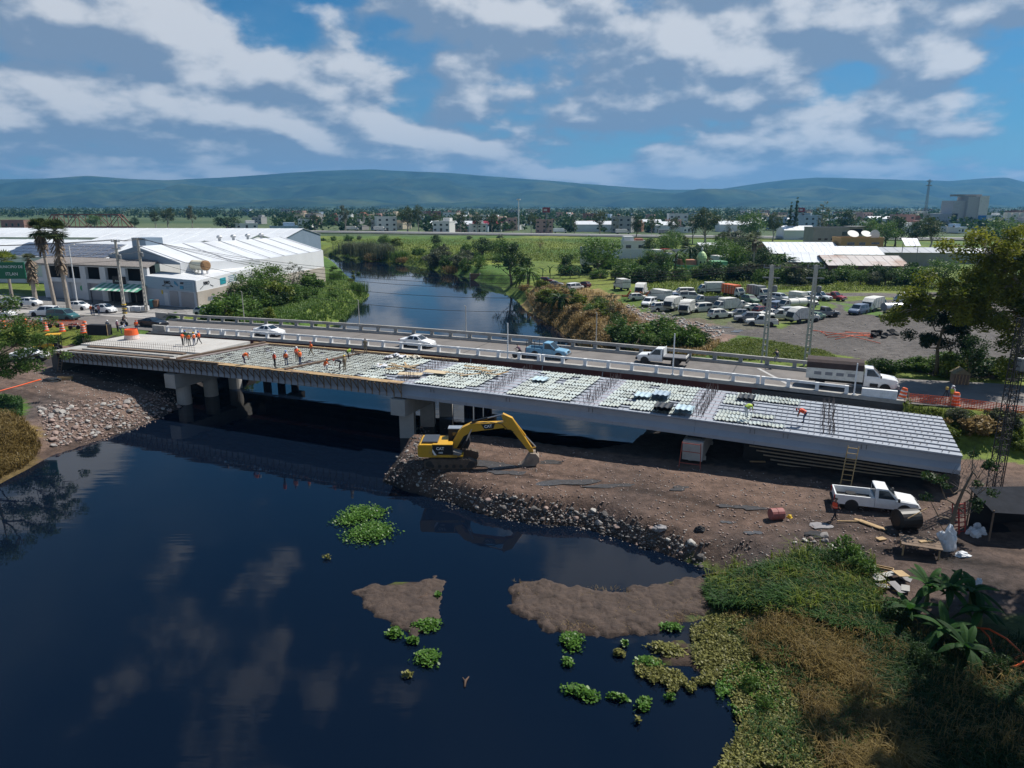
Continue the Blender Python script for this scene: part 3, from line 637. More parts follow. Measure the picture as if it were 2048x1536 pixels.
heap('plastic_sheet', 'cream crumpled sheeting lying by the timber edge of the deck', 'sheeting', -3.9, 10.2, mat('cream sheet', (.6, .55, .45), .6), 8, 1.0, 4)
heap('plastic_sheet', 'round white scrap of sheeting among loose boards on deck', 'sheeting', -4.6, 4.6, mat('white plastic', (.7, .7, .72), .4), 6, .8, 5)
def sheet_stack(s, t, nn, m, lab, cat='sheet stack'):
    o = thing('sheet_stack', lab, cat, ST(s, t, zds(s)), AXA)
    for i in range(nn):
        c = obj('sheet', SH[0].copy(), o, (rnd.uniform(-.04, .04), 0, .06+.06*i)); c.data.materials.clear(); c.data.materials.append(m); c.scale = (1.5, 1.7, 1)
BLK = mat('black plastic sheet', (.02, .022, .025), .5); BLU = mat('pale blue sheet', (.40, .52, .58), .5)
sheet_stack(27.2, 1.0, 6, BLK, 'stack of black wavy sheets at the deck edge with green grey top')
sheet_stack(29.0, 1.1, 6, BLU, 'stack of pale blue wavy sheets at the near deck edge')
sheet_stack(24.6, 4.4, 3, BLU, 'low pile of blue sheets on deck next to a cable')
sheet_stack(26.2, 4.8, 7, mat('blue grey bundle', (.30, .38, .46), .6), 'tall bundle of blue grey sheets on the deck')
sheet_stack(13.6, 6.2, 2, BLU, 'small pile of bluish sheets mid deck between starter bars')
sheet_stack(33.5, 8.4, 2, BLK, 'dark curled sheet offcut on the far half of the deck')
# ladders
def ladder(name, lab, a, b, wd, m, rungs, side):
    o = thing(name, lab, 'ladder', a); b = Vector(b)-Vector(a); sd_ = Vector(side).normalized()*wd/2
    for q in (-1, 1): MB().bar(sd_*q, b+sd_*q, .06, .09).build('rail', m, o)
    for i in range(rungs):
        f = (i+.6)/rungs; MB().bar(b*f-sd_, b*f+sd_, .05, .05).build('rung', m, o)
    return o
p = ST(tost(*P(1688, 935, 1.9)[:2])[0], -1.3, 0); p.z = gz(p.x, p.y)
ladder('ladder', 'yellowish wooden ladder leaning on the pale girder above dirt', p, ST(tost(p.x, p.y)[0]+.3, -.5, 5.2), .75, mat('yellowed ladder wood', (.40, .29, .14), .8), 8, (U[0], U[1], 0))
p = G(118, 745)
ladder('ladder', 'weathered wooden ladder leaning on the concrete slab beside left bank', p, ST(-48.5, -1.0, zdeck(-48)+.2), .7, OLDW, 8, (U[0], U[1], 0))
# red rebar trestle standing at the right pier end
o = thing('trestle_frame', 'thin red steel frame standing against the right concrete pier', 'frame', ST(30.1, -1.5, 1.75), AXA)
for x in (-.9, .9): MB().bar((x, 0, -.1), (x*.85, .3, 2.3), .06).build('leg', mat('red lead paint', (.32, .07, .05), .6), o)
for h in (.5, 1.5, 2.2): MB().bar((-.9+.05*h, h*.12, h), (.9-.05*h, h*.12, h), .05).build('crossbar', MATS['red lead paint'], o)
# ================================================================ VEHICLES
TYRE = mat('tyre rubber', (.018, .018, .019), .85, var=.2); RIM = mat('wheel rim', (.32, .32, .33), .4, .7, var=.1); DKP = mat('black plastic trim', (.025, .025, .027), .6)
GLASS = glassmat(); LAMP = mat('lamp lens', (.75, .75, .72), .15, var=.05); TAIL = mat('red lens', (.35, .01, .01), .25); CHASS = mat('chassis black', (.03, .028, .027), .8, var=.3)
def paint(name, c, rough=.28): return mat(name, c, rough, var=.05, vscale=.8, spec=.55, dirt=tuple(q*.82+.02 for q in c), dscale=1.4)
def oldpaint(name, c): return mat(name, c, .6, var=.15, vscale=1.2, dirt=tuple(.5*q+.06 for q in c), dscale=1.1)
WHT = paint('white car paint', (.78, .79, .80)); SILV = paint('silver car paint', (.52, .54, .56)); BLKP = paint('black car paint', (.008, .010, .016)); TEAL = paint('teal van paint', (.035, .12, .13)); BLUP = oldpaint('faded blue paint', (.16, .34, .50)); OWHT = oldpaint('aged white paint', (.66, .65, .61)); REDP = paint('red paint', (.30, .02, .025)); ORG = oldpaint('orange paint', (.62, .13, .04)); GRYP = oldpaint('dull grey paint', (.2, .21, .23)); YEL = oldpaint('machine yellow', (.60, .33, .02))
WM = {}
def wheelm(r, wd):
    if (r, wd) in WM: return WM[(r, wd)]
    def rot(mb): mb.v = [(x, z, y) for x, y, z in mb.v]; return mb
    ty = rot(MB().lathe([(r*.62, -wd/2), (r*.93, -wd/2), (r, -wd*.32), (r, wd*.32), (r*.93, wd/2), (r*.62, wd/2)], 18)).mesh('tyre', TYRE)
    rm = rot(MB().lathe([(r*.60, -wd*.46), (r*.66, -wd*.44), (r*.66, wd*.44), (r*.60, wd*.46), (r*.2, wd*.36), (r*.12, wd*.44)], 12)).mesh('rim', RIM)
    WM[(r, wd)] = (ty, rm); return ty, rm
def wheels(root, xs, y, r, wd=.24, dual=False):
    ty, rm = wheelm(r, wd)
    for x in xs:
        for sgn in (-1, 1):
            w_ = obj('wheel', ty, root, (x, sgn*y, r)); w_.rotation_euler = (0, 0, 0 if sgn > 0 else math.pi); obj('rim', rm, w_)
def inset(mb, pts, sc=.88, off=.012, outw=None):
    pts = [Vector(p) for p in pts]; c = sum(pts, Vector())/len(pts); n = (pts[1]-pts[0]).cross(pts[2]-pts[1]).normalized()
    if outw is not None and n.dot(Vector(outw)) < 0: n = -n
    return mb.quad(*[c+(p-c)*sc+n*off for p in pts])
def shell(stn):
    mb = MB(); n = 8; vs = []
    for x, wd, zl, zb, zt, wt in stn:
        zm = zl+(zb-zl)*.55
        vs += [(x, -wd*.94, zl), (x, -wd, zm), (x, -wd*.97, zb), (x, -wt, zt), (x, wt, zt), (x, wd*.97, zb), (x, wd, zm), (x, wd*.94, zl)]
    fs = []
    for i in range(len(stn)-1):
        for j in range(n): fs.append((i*n+j, i*n+(j+1) % n, (i+1)*n+(j+1) % n, (i+1)*n+j))
    fs += [tuple(range(n)), tuple((len(stn)-1)*n+j for j in range(n-1, -1, -1))]
    return mb.add(vs, fs)
CARS = {
 'sedan': dict(st=[(-2.28, .66, .36, .74, .80, .58), (-2.12, .82, .26, .90, .96, .72), (-1.40, .86, .22, .95, 1.00, .72), (-.72, .87, .22, .95, 1.42, .57), (.22, .87, .22, .94, 1.43, .58), (1.02, .87, .22, .92, .97, .74), (2.02, .82, .25, .76, .81, .66), (2.26, .62, .36, .60, .66, .5)], cab=(2, 3, 4, 5), wh=(-1.35, 1.38), r=.31),
 'coupe': dict(st=[(-2.36, .70, .36, .76, .84, .62), (-2.2, .86, .26, .90, .97, .76), (-1.75, .90, .22, .94, 1.00, .74), (-.75, .92, .22, .93, 1.33, .58), (.0, .92, .22, .92, 1.34, .58), (.85, .92, .22, .90, .96, .78), (2.15, .88, .25, .78, .83, .70), (2.38, .7, .36, .62, .68, .56)], cab=(2, 3, 4, 5), wh=(-1.42, 1.45), r=.34),
 'hatch': dict(st=[(-1.92, .72, .36, .82, .9, .62), (-1.85, .82, .26, .92, 1.0, .70), (-1.45, .84, .22, .95, 1.40, .57), (-.6, .85, .22, .95, 1.47, .58), (.3, .85, .22, .94, 1.45, .58), (1.0, .85, .22, .92, .98, .72), (1.75, .80, .25, .78, .83, .64), (1.95, .62, .36, .62, .68, .5)], cab=(1, 2, 4, 5), wh=(-1.22, 1.22), r=.30),
 'suv': dict(st=[(-2.3, .76, .42, .95, 1.02, .66), (-2.22, .88, .32, 1.05, 1.15, .76), (-1.85, .9, .28, 1.08, 1.66, .62), (-.8, .91, .28, 1.08, 1.72, .64), (.35, .91, .28, 1.06, 1.70, .63), (1.1, .91, .28, 1.02, 1.10, .78), (2.1, .86, .32, .92, .98, .72), (2.3, .68, .42, .72, .8, .55)], cab=(1, 2, 4, 5), wh=(-1.4, 1.42), r=.37),
 'van': dict(st=[(-2.45, .84, .40, 1.0, 1.1, .74), (-2.42, .92, .32, 1.1, 1.25, .84), (-2.3, .93, .28, 1.12, 1.78, .74), (-1.0, .95, .28, 1.12, 1.86, .76), (.75, .95, .28, 1.10, 1.82, .75), (1.45, .95, .28, 1.06, 1.14, .8), (2.2, .9, .3, .88, .95, .74), (2.42, .74, .4, .72, .8, .6)], cab=(1, 2, 4, 5), wh=(-1.45, 1.5), r=.36),
}
def lights(root, x, y, z, wd=.3, ht=.16, m=None, nm='headlight'):
    for sgn in (-1, 1): MB().box((x, sgn*y, z), (.12, wd, ht)).build(nm, m or LAMP, root)
def car(kind, pm, label, loc, rz, cat='car', group=None, extra=None):
    d = CARS[kind]; s_ = d['st']; root = thing({'sedan': 'sedan_car', 'coupe': 'coupe_car', 'hatch': 'hatchback_car', 'suv': 'sport_utility_car', 'van': 'passenger_van'}[kind], label, cat, loc, rz)
    shell(s_).build('body', pm, root)
    a, b, c, e = d['cab']
    def top(i, sg): return Vector((s_[i][0], sg*s_[i][5], s_[i][4]))
    def belt(i, sg): return Vector((s_[i][0], sg*s_[i][1]*.97, s_[i][3]))
    inset(MB(), [top(c, -1), top(e, -1), top(e, 1), top(c, 1)], .9, .012, (1, 0, 1)).build('windscreen', GLASS, root)
    inset(MB(), [top(a, -1), top(b, -1), top(b, 1), top(a, 1)], .86, .012, (-1, 0, 1)).build('rear_window', GLASS, root)
    for sg in (-1, 1):
        xm = (s_[b][0]+s_[c][0])/2+.1
        def mix(i, f, sg=sg): return belt(i, sg)*(1-f)+top(i, sg)*f
        zb = lambda x: np.interp(x, [q[0] for q in s_], [q[3] for q in s_]); wt = lambda x: np.interp(x, [q[0] for q in s_], [q[5] for q in s_]); zt = lambda x: np.interp(x, [q[0] for q in s_], [q[4] for q in s_]); wb = lambda x: np.interp(x, [q[0] for q in s_], [q[1]*.97 for q in s_])
        def pt(x, f): return Vector((x, sg*(wb(x)*(1-f)+wt(x)*f), zb(x)*(1-f)+zt(x)*f))
        xa, xb, xc, xe = (s_[q][0] for q in (a, b, c, e))
        inset(MB(), [pt(xa+(xb-xa)*.45, .1), pt(xm-.05, .1), pt(xm-.05, .88), pt(xb, .88)], .93, .014, (0, sg, 0)).build('side_window', GLASS, root)
        inset(MB(), [pt(xm+.05, .1), pt(xc+(xe-xc)*.7, .1), pt(xc, .88), pt(xm+.05, .88)], .93, .014, (0, sg, 0)).build('side_window', GLASS, root)
        MB().box((xc+(xe-xc)*.62, sg*(s_[e][1]+.1), s_[e][3]+.08), (.12, .2, .13)).build('mirror', pm, root)
        for x in d['wh']: MB().cyl((x, sg*(s_[3][1]-.03), d['r']), (x, sg*(s_[3][1]+.004), d['r']), d['r']*1.17, n=16).build('wheel_arch', DKP, root)
    lights(root, s_[-2][0]+.08, s_[-2][1]*.72, s_[-2][3]-.06); lights(root, s_[0][0]+.04, s_[1][1]*.72, s_[1][3]-.10, .26, .18, TAIL, 'tail_light')
    MB().box((s_[-1][0]-.04, 0, .42), (.16, s_[-1][1]*2.2, .2)).build('bumper', DKP if kind in ('van',) else pm, root); MB().box((s_[0][0]+.05, 0, .44), (.16, s_[0][1]*2.2, .2)).build('bumper', pm, root)
    wheels(root, d['wh'], s_[3][1]-.10, d['r'], .22); return root
def cabshell(x0, x1, hood, wd, zl, zb, zt, nose):
    """truck cab from x0 (rear) to x1 (windscreen foot) with a hood to `hood`"""
    s_ = [(x0, wd, zl, zb, zt, wd*.80), (x0+.12, wd, zl, zb, zt+.03, wd*.82), (x1-.75, wd, zl, zb, zt, wd*.80), (x1, wd, zl, zb-.02, zb+.06, wd*.88)]
    if hood > x1+.1: s_ += [(hood-.25, wd*.96, zl, nose, nose+.06, wd*.84), (hood, wd*.8, zl+.1, nose-.2, nose-.12, wd*.7)]
    return s_
def cabparts(root, s_, pm, wd):
    shell(s_).build('cab', pm, root)
    a, b, c = s_[1], s_[2], s_[3]
    inset(MB(), [(b[0], -b[5], b[4]), (c[0], -c[5], c[4]), (c[0], c[5], c[4]), (b[0], b[5], b[4])], .9, .014, (1, 0, 1)).build('windscreen', GLASS, root)
    r0 = s_[0]; inset(MB(), [(r0[0], -r0[1]*.85, r0[3]+.05), (r0[0], r0[1]*.85, r0[3]+.05), (r0[0], r0[5]*.9, r0[4]-.08), (r0[0], -r0[5]*.9, r0[4]-.08)], .9, .012, (-1, 0, 0)).build('rear_window', GLASS, root)
    for sg in (-1, 1):
        inset(MB(), [(a[0]+.06, sg*a[1]*.95, a[3]+.06), (c[0]-.18, sg*c[1]*.95, c[3]+.07), (b[0]+.02, sg*(b[5]+.03), b[4]-.08), (a[0]+.06, sg*(a[5]+.03), a[4]-.1)], .94, .016, (0, sg, .2)).build('side_window', GLASS, root)
        MB().box((c[0]-.05, sg*(wd+.14), c[3]+.14), (.12, .22, .22)).build('mirror', DKP, root)
def pickup(pm, label, loc, rz, flat=False, L=5.5, wd=.95, rack=False, cat='pickup truck', sc=1.):
    root = thing('flatbed_truck' if flat else 'pickup_truck', label, cat, loc, rz)
    f = L/2; x1 = f-1.35; x0 = x1-1.55; zb = 1.08; zt = 1.82
    s_ = cabshell(x0, x1, f, wd, .42, zb, zt, .98); cabparts(root, s_, pm, wd)
    if flat:
        MB().box(((x0-f)/2-.02, 0, .98), (x0+f-.1, wd*2.1, .12)).build('flat_bed', mat('bed boards', (.16, .16, .17), .7, var=.2), root)
        MB().box(((x0-f)/2, 0, .68), (x0+f, .8, .3)).build('chassis', CHASS, root)
        MB().box((x0-.12, 0, 1.5), (.06, wd*1.8, .9)).build('headboard', pm, root); MB().box((-f+.0, 0, 1.06), (.08, wd*2.1, .2)).build('tail_board', OWHT, root)
    else:
        bx0, bx1 = -f, x0-.03; ln = bx1-bx0; cx = (bx0+bx1)/2
        for sg in (-1, 1): MB().box((cx, sg*(wd-.06), .80), (ln, .12, .70)).build('bed_side', pm, root)
        MB().box((cx, 0, .62), (ln-.04, wd*1.86, .1)).build('bed_floor', mat('bed liner', (.012, .012, .013), .7), root)
        MB().box((bx0+.05, 0, .84), (.09, wd*1.76, .6)).build('tailgate', pm, root); MB().box((bx1-.04, 0, .86), (.06, wd*1.76, .56)).build('bed_front', pm, root)
        lights(root, bx0-.01, wd-.09, .88, .14, .36, TAIL, 'tail_light')
        if rack:
            for x in (bx0+.1, bx0+1.1):
                q = MB(); q.bar((x, -.85, 1.1), (x, -.85, 1.95), .05); q.bar((x, .85, 1.1), (x, .85, 1.95), .05); q.bar((x, -.85, 1.95), (x, .85, 1.95), .05); q.build('rack_hoop', DKP, root)
    for sg in (-1, 1):
        for x in (-f+1.15, f-.95): MB().cyl((x, sg*(wd-.03), .40), (x, sg*(wd+.004), .40), .47, n=16).build('wheel_arch', DKP, root)
    lights(root, f-.16, wd*.72, .86); MB().box((f+.02, 0, .58), (.2, wd*1.8, .24)).build('bumper', DKP if flat else RIM, root); MB().box((-f-.06, 0, .52), (.16, wd*1.7, .18)).build('bumper', DKP, root)
    MB().box((f-.03, 0, .84), (.06, wd*.9, .26)).build('grille', DKP, root)
    wheels(root, (-f+1.15, f-.95), wd-.13, .39, .26)
    root.scale = (sc,)*3; return root
def truck(body, cabm, bodym, label, loc, rz, L=7.2, hood=True, tarp=None, cat='truck', name=None):
    root = thing(name or {'dump': 'dump_truck', 'garbage': 'garbage_truck', 'box': 'box_truck', 'tank': 'tanker_truck', 'bare': 'cab_truck'}[body], label, cat, loc, rz)
    f = L/2; wd = 1.12; x1 = f-(1.5 if hood else .25); x0 = x1-1.5; zb, zt = (1.5, 2.3) if hood else (1.55, 2.5)
    s_ = cabshell(x0, x1, f if hood else x1, wd*(.9 if hood else 1), .55, zb, zt, 1.35); cabparts(root, s_, cabm, wd*(.9 if hood else 1))
    MB().box((-.2, 0, .72), (L-.9, .9, .28)).build('chassis', CHASS, root)
    b0, b1 = -f, x0-.15; ln = b1-b0; cx = (b0+b1)/2
    if body == 'dump':
        for sg in (-1, 1):
            MB().box((cx, sg*1.14, 1.55), (ln, .1, 1.15)).build('bed_side', bodym, root)
            for i in range(5):
                MB().box((b0+ln*(i+.5)/5, sg*1.205, 1.5), (.12, .05, 1.05)).build('rib', bodym, root)
                if i < 4: MB().box((b0+ln*(i+1)/5, sg*1.2, 1.55), (ln/5-.35, .03, .32)).build('panel', GRYP, root)
        MB().box((b1, 0, 1.6), (.1, 2.3, 1.3)).build('bed_front', bodym, root); MB().box((b0, 0, 1.5), (.1, 2.3, 1.1)).build('tailgate', bodym, root); MB().box((cx, 0, 1.03), (ln, 2.2, .12)).build('bed_floor', bodym, root)
        if tarp:
            q = MB(); n = 8; prof_ = [(-1.22, 2.05), (-1.22, 2.62), (-.9, 2.86), (0, 2.95+.02), (.9, 2.86), (1.22, 2.62), (1.22, 2.05)]
            q.prism(prof_, 0, b0-.05, b1+.05).build('tarpaulin', tarp, root)
    elif body == 'box':
        MB().box((cx, 0, 2.0), (ln, 2.3, 2.2), tx=.995, ty=.985).build('cargo_box', bodym, root)
        for sg in (-1, 1): MB().box((b0-.02, sg*.55, 2.0), (.05, 1.0, 2.0)).build('rear_door', OWHT, root)
        for x in np.linspace(b0+.3, b1-.3, 5): MB().bar((x, -1.17, .95), (x, -1.17, 3.05), .05).build('rib', OWHT, root)
    elif body == 'garbage':
        MB().prism([(b0+1.3, .95), (b1, .95), (b1, 2.95), (b1-.3, 3.1), (b0+1.5, 3.1), (b0+.9, 2.9)], 1, -1.15, 1.15).build('compactor_body', bodym, root)
        MB().prism([(b0+1.28, .85), (b0+.85, 2.85), (b0+.1, 2.3), (b0-.35, 1.3), (b0+.1, .75)], 1, -1.1, 1.1).build('tail_hopper', OWHT, root)
        MB().prism([(b0+.05, 2.2), (b0-.38, 1.35), (b0-.30, 1.2), (b0+.12, 1.2)], 1, -.92, .92).build('hopper_mouth', BLK, root)
        for sg in (-1, 1):
            for x in np.linspace(b0+1.7, b1-.3, 4): MB().bar((x, sg*1.17, 1.0), (x, sg*1.17, 3.0), .08, .06).build('rib', bodym, root)
            MB().bar((b0+1.25, sg*1.13, 1.1), (b0+.2, sg*1.13, 2.1), .12, .06).build('lift_arm', GRYP, root)
    elif body == 'tank':
        q = MB(); n = 16; prof_ = [(-1.0*math.cos(a), 1.9+.82*math.sin(a)) for a in np.linspace(0, 2*math.pi, n, endpoint=False)]
        q.prism([(y*1.05, z) for y, z in prof_], 0, b0+.1, b1).build('tank', bodym, root, smooth=False)
        for x in (b0+.1, cx, b1): q = MB(); q.prism([(y*1.08, 1.9+(z-1.9)*1.03) for y, z in prof_], 0, x-.05, x+.05).build('tank_band', GRYP, root)
        MB().cyl((cx, 0, 2.6), (cx, 0, 2.9), .3).build('hatch', OWHT, root)
    for sg in (-1, 1): MB().box((x1-.6, sg*wd*.93, .75), (.7, .12, .3)).build('step', CHASS, root)
    lights(root, f-.06 if hood else x1+.05, wd*.7, 1.0); MB().box((f+.05 if hood else x1+.12, 0, .68), (.22, 2.0, .3)).build('bumper', GRYP, root)
    MB().box(((f+.0) if hood else x1+.06, 0, 1.05), (.06, 1.1, .4)).build('grille', DKP, root)
    wheels(root, (-f+1.3, (f-1.1) if hood else x1-.5), .98, .48, .32); return root
def onroad(pxx, pyy, t=None, zo=0.):
    z = 5.9
    for _ in range(5):
        p = P(pxx, pyy, z); s, tt = tost(p.x, p.y); z = zroad(s)+zo
    if t is not None: return ST(s, t, zroad(s))
    return Vector((p.x, p.y, z))
FW = AXA; BW = AXA+math.pi
tt = math.atan(-.0)
car('coupe', BLKP, 'black low sports coupe driving along the old bridge', onroad(321, 650, 17.2), FW)
car('sedan', WHT, 'white four door sedan driving on the bridge behind white railing', onroad(537, 671, 16.2), FW)
car('sedan', WHT, 'white sedan with sunroof driving ahead of the blue pickup', onroad(838, 692, 16.3), FW)
pickup(BLUP, 'faded blue pickup with black hoop rack crossing the old bridge', onroad(1102, 712, 16.6), FW, rack=True, L=5.0, wd=.86)
pickup(WHT, 'white flatbed pickup with empty bed crossing towards the warehouses', onroad(1330, 722, 19.0), BW, flat=True, L=5.5, wd=.9)
TARP = mat('brown tarpaulin', (.055, .038, .036), .85, var=.3, vscale=1.5, bump=.3, bscale=2)
truck('dump', WHT, OWHT, 'white dump truck with dark brown tarpaulin over its load', onroad(1700, 776, 16.8), FW, L=8.2, tarp=TARP)
# left of the bridge
def gl(pxx, pyy): return P(pxx, pyy, 5.58)
car('suv', WHT, 'white sport utility car parked behind the teal van', gl(92, 632), rad(176), 'car')
car('van', TEAL, 'dark teal passenger van stopped by the orange barrels', gl(128, 640), rad(-12), 'van')
car('hatch', WHT, 'white hatchback parked beside the palm trunk by the shops', gl(160, 619), rad(-14))
car('hatch', WHT, 'small white hatchback behind pedestrians near yellow striped pole', gl(212, 625), rad(-20))
car('hatch', SILV, 'silver hatchback parked on grass by the graffiti wall', gl(412, 627)-Vector((0, 0, .25)), rad(-14))
car('sedan', WHT, 'white saloon car half hidden by the leafy tree left of barrels', gl(4, 634), rad(-6))
car('sedan', SILV, 'silver saloon parked behind tree leaves below the green sign', gl(20, 610), rad(10))
car('hatch', WHT, 'white hatchback in shade under the green road sign tree', gl(62, 611), rad(-8))
p = G(60, 718); car('sedan', WHT, 'white car parked on dirt beneath the left tree', p, rad(8))
# white pickup on the dirt bank
pk = pickup(WHT, 'white single cab pickup parked on the dirt bank near a worker', G(1746, 1016), rad(-17), L=5.55, wd=1.0)
MB().cyl((-1.6, .1, .78), (-1.6, .1, .98), .36, n=14).build('spare_wheel', TYRE, pk)
# ---------------------------------------------------------------- wreck yard
def yl(a, b): return G(a, b)
yv = [('garbage', OWHT, OWHT, 1348, 620, 52, 'white rubbish truck with tilted tail at the edge of the weeds'), ('garbage', OWHT, OWHT, 1375, 628, 60, 'dented white rubbish truck with open hopper beside rubble heaps'),
 ('box', OWHT, OWHT, 1318, 604, 120, 'white box truck parked in tall weeds beside the rubble'), ('dump', OWHT, GRYP, 1418, 612, 185, 'black cabbed white tipper truck among the wrecks'),
 ('garbage', OWHT, OWHT, 1452, 624, 205, 'white collection truck with side loading body near green bin'), ('box', OWHT, ORG, 1466, 594, -65, 'truck with bright orange cargo box facing out of the yard'),
 ('box', OWHT, OWHT, 1420, 588, 185, 'old white van bodied truck behind the tippers'), ('box', OWHT, GRYP, 1516, 596, -70, 'large white bus fronted truck beside the concrete pole'),
 ('garbage', OWHT, OWHT, 1606, 645, 22, 'big white rubbish truck with rusty hopper parked on the dark gravel'), ('tank', OWHT, OWHT, 1584, 622, 200, 'cream tanker body wreck among cars'),
 ('box', OWHT, OWHT, 1606, 612, -60, 'white step van with dark windscreen near the pole'), ('garbage', OWHT, OWHT, 1748, 622, 40, 'white rubbish truck with orange stripe and open black hopper'),
 ('tank', OWHT, mat('aluminium tank', (.55, .56, .58), .35, .5), 1800, 632, 4, 'long polished silver tanker truck on the gravel yard'), ('garbage', OWHT, OWHT, 1822, 612, 170, 'white compactor truck behind the silver tanker'),
 ('box', WHT, OWHT, 1946, 640, -12, 'white box truck seen through the dark tree at the yard end'), ('garbage', OWHT, OWHT, 1282, 590, 70, 'grey white rubbish truck standing by orange scrap'), ('box', OWHT, OWHT, 1243, 580, 105, 'white truck body with rounded top beside the tall weeds')]
for kind, cm, bmx, a, b, rz_, lab in yv:
    truck(kind, cm, bmx, lab, yl(a, b), rad(rz_), L=6.6 if a < 1700 else 7.6, hood=(a in (1606, 1946, 1800))).scale = (.86,)*3
for kind, pm_, a, b, rz_, lab in [('suv', SILV, 1560, 603, -60, 'silver sport utility car at the end of the parked row'), ('suv', GRYP, 1496, 644, 172, 'grey sport utility car wreck beside the white pickup'), ('sedan', OWHT, 1484, 616, -8, 'white saloon wreck behind the tipper body'), ('sedan', OWHT, 1538, 634, 190, 'white car wreck with red bonnet neighbour'),
   ('hatch', GRYP, 1545, 612, -20, 'battered grey car among stacked wrecks'), ('hatch', mat('maroon paint', (.12, .03, .04), .5), 1524, 628, 30, 'crushed maroon car beside the pole'), ('hatch', OWHT, 1276, 600, 5, 'pale green white hatchback sunk in weeds'), ('suv', OWHT, 1326, 622, 10, 'white minivan in weeds beside rubbish truck'), ('van', OWHT, 1365, 592, 185, 'white panel van parked at the back of the wrecks'), ('van', OWHT, 1382, 600, -10, 'second white panel van with grey roof by tippers')]:
    car(kind, pm_, lab, yl(a, b), rad(rz_))
WRK = [OWHT, GRYP, SILV, OWHT, WHT, mat('maroon paint', (.12, .03, .04), .5), mat('faded green paint', (.12, .2, .15), .6), mat('dusty blue paint', (.12, .17, .26), .6)]
wq = random.Random(12)
for i, (a, b, pl_c) in enumerate(((1298, 612, 'beside the weeds at the rubble edge'), (1310, 592, 'behind the box truck'), (1345, 600, 'between the panel vans'), (1400, 624, 'in front of the tipper'), (1432, 606, 'behind the collection truck'), (1440, 636, 'in the grass before the green bin'), (1476, 634, 'beside the brown trailer'), (1500, 606, 'left of the bus fronted truck'), (1512, 622, 'under the scrap pile'), (1532, 604, 'behind the concrete pole'), (1556, 620, 'against the cream tanker'), (1570, 634, 'before the step van'), (1588, 634, 'beside the big hopper'), (1630, 640, 'by the pole next to gravel'), (1716, 628, 'as a white bonnet by the striped truck'), (1110, 572, 'among wrecks on the river bank'), (1092, 566, 'half buried on the river bank'), (1150, 580, 'beneath the half bare tree'), (1168, 574, 'in the bank scrap row'))):
    k_ = wq.choice(['sedan', 'hatch', 'suv', 'van']); pm_ = wq.choice(WRK); car(k_, pm_, f"{pm_.name.replace(' paint', '').replace(' car', '')} {dict(sedan='saloon', hatch='hatchback', suv='jeep', van='van')[k_]} wreck {pl_c}", yl(a, b), wq.uniform(0, 6.28)).scale = (.95,)*3
for pm_, a, b, rz_, lab in [(WHT, 1616, 601, -55, 'white pickup in the row of parked pickups near weeds'), (SILV, 1638, 601, -55, 'silver blue pickup parked between white and red pickups'), (REDP, 1667, 601, -58, 'dark red pickup at the end of the parked row'), (OWHT, 1522, 652, 168, 'white pickup parked on grass at the gravel edge'), (OWHT, 1560, 640, 175, 'white pickup with rust red bed among the wrecks'), (GRYP, 1648, 634, 10, 'dark grey pickup behind the big rubbish truck')]:
    pickup(pm_, lab, yl(a, b), rad(rz_), L=5.0, wd=.9)
for a, b, ln, cm, lab, rz_ in [(1186, 512, 10, GRYP, 'long grey white trailer box standing in the far compound', 0), (1313, 519, 5, OWHT, 'white trailer end with open dark door in the compound', -70), (1330, 517, 4, REDP, 'red truck cab box parked in the compound', -70), (1340, 527, 5, OWHT, 'white trailer beside the red cab', -60), (1411, 520, 5, mat('deep blue box', (.03, .06, .2), .5), 'deep blue trailer front by the yellow one', -75), (1428, 521, 4, mat('yellow box', (.7, .6, .05), .5), 'yellow truck box between blue and white ones', -75), (1448, 519, 5, OWHT, 'grey white trailer behind the palm', -75), (1436, 534, 6, OWHT, 'tall white container standing by the palm', -75), (1462, 532, 6, WHT, 'clean white container next to the palm trunk', -75), (1468, 516, 4, WHT, 'small white truck by the compound wall', -70), (1180, 535, 6, OWHT, 'white trailer behind the banana trees', -20)]:
    p = P(a, b, 4.2); o = thing('cargo_trailer', lab, 'trailer', p, rad(rz_))
    MB().box((0, 0, 2.3), (ln, 2.4, 2.6)).build('cargo_box', cm, o); MB().box((0, 0, .8), (ln*.95, 1.0, .3)).build('chassis', CHASS, o)
    for sg in (-1, 1): MB().box((ln/2+.03, sg*.6, 2.25), (.05, 1.1, 2.4)).build('rear_door', OWHT, o)
    wheels(o, (-ln/2+1, ln/2-1.2), .98, .48, .32)
# ---------------------------------------------------------------- excavator
def textmesh(txt, size, m, name='lettering', ext=.01, bold=False):
    cu = bpy.data.curves.new(name, 'FONT'); cu.body = txt; cu.size = size; cu.extrude = ext; cu.align_x = 'CENTER'; cu.align_y = 'CENTER'; cu.resolution_u = 2
    if bold: cu.offset = size*.02
    o = bpy.data.objects.new(name, cu); COL.objects.link(o); dg = bpy.context.evaluated_depsgraph_get(); me = bpy.data.meshes.new_from_object(o.evaluated_get(dg))
    bpy.data.objects.remove(o); me.materials.clear(); me.materials.append(m); return me
PWHITE = mat('white print', (.8, .8, .8), .5, var=.03)
ep = G(902, 938); ex = thing('excavator', 'yellow and black tracked excavator digging on the earth bank', 'excavator', ep+Vector((0, 1.25, .05)), rad(-1))
EY = mat('excavator yellow', (.58, .32, .025), .45, var=.1, vscale=1.2, dirt=(.34, .20, .05), dscale=1.2); EB = mat('excavator black', (.012, .013, .016), .45); ES = mat('hydraulic steel', (.45, .45, .46), .3, .8); MUDT = mat('muddy track steel', (.10, .075, .058), .9, var=.35, vscale=3)
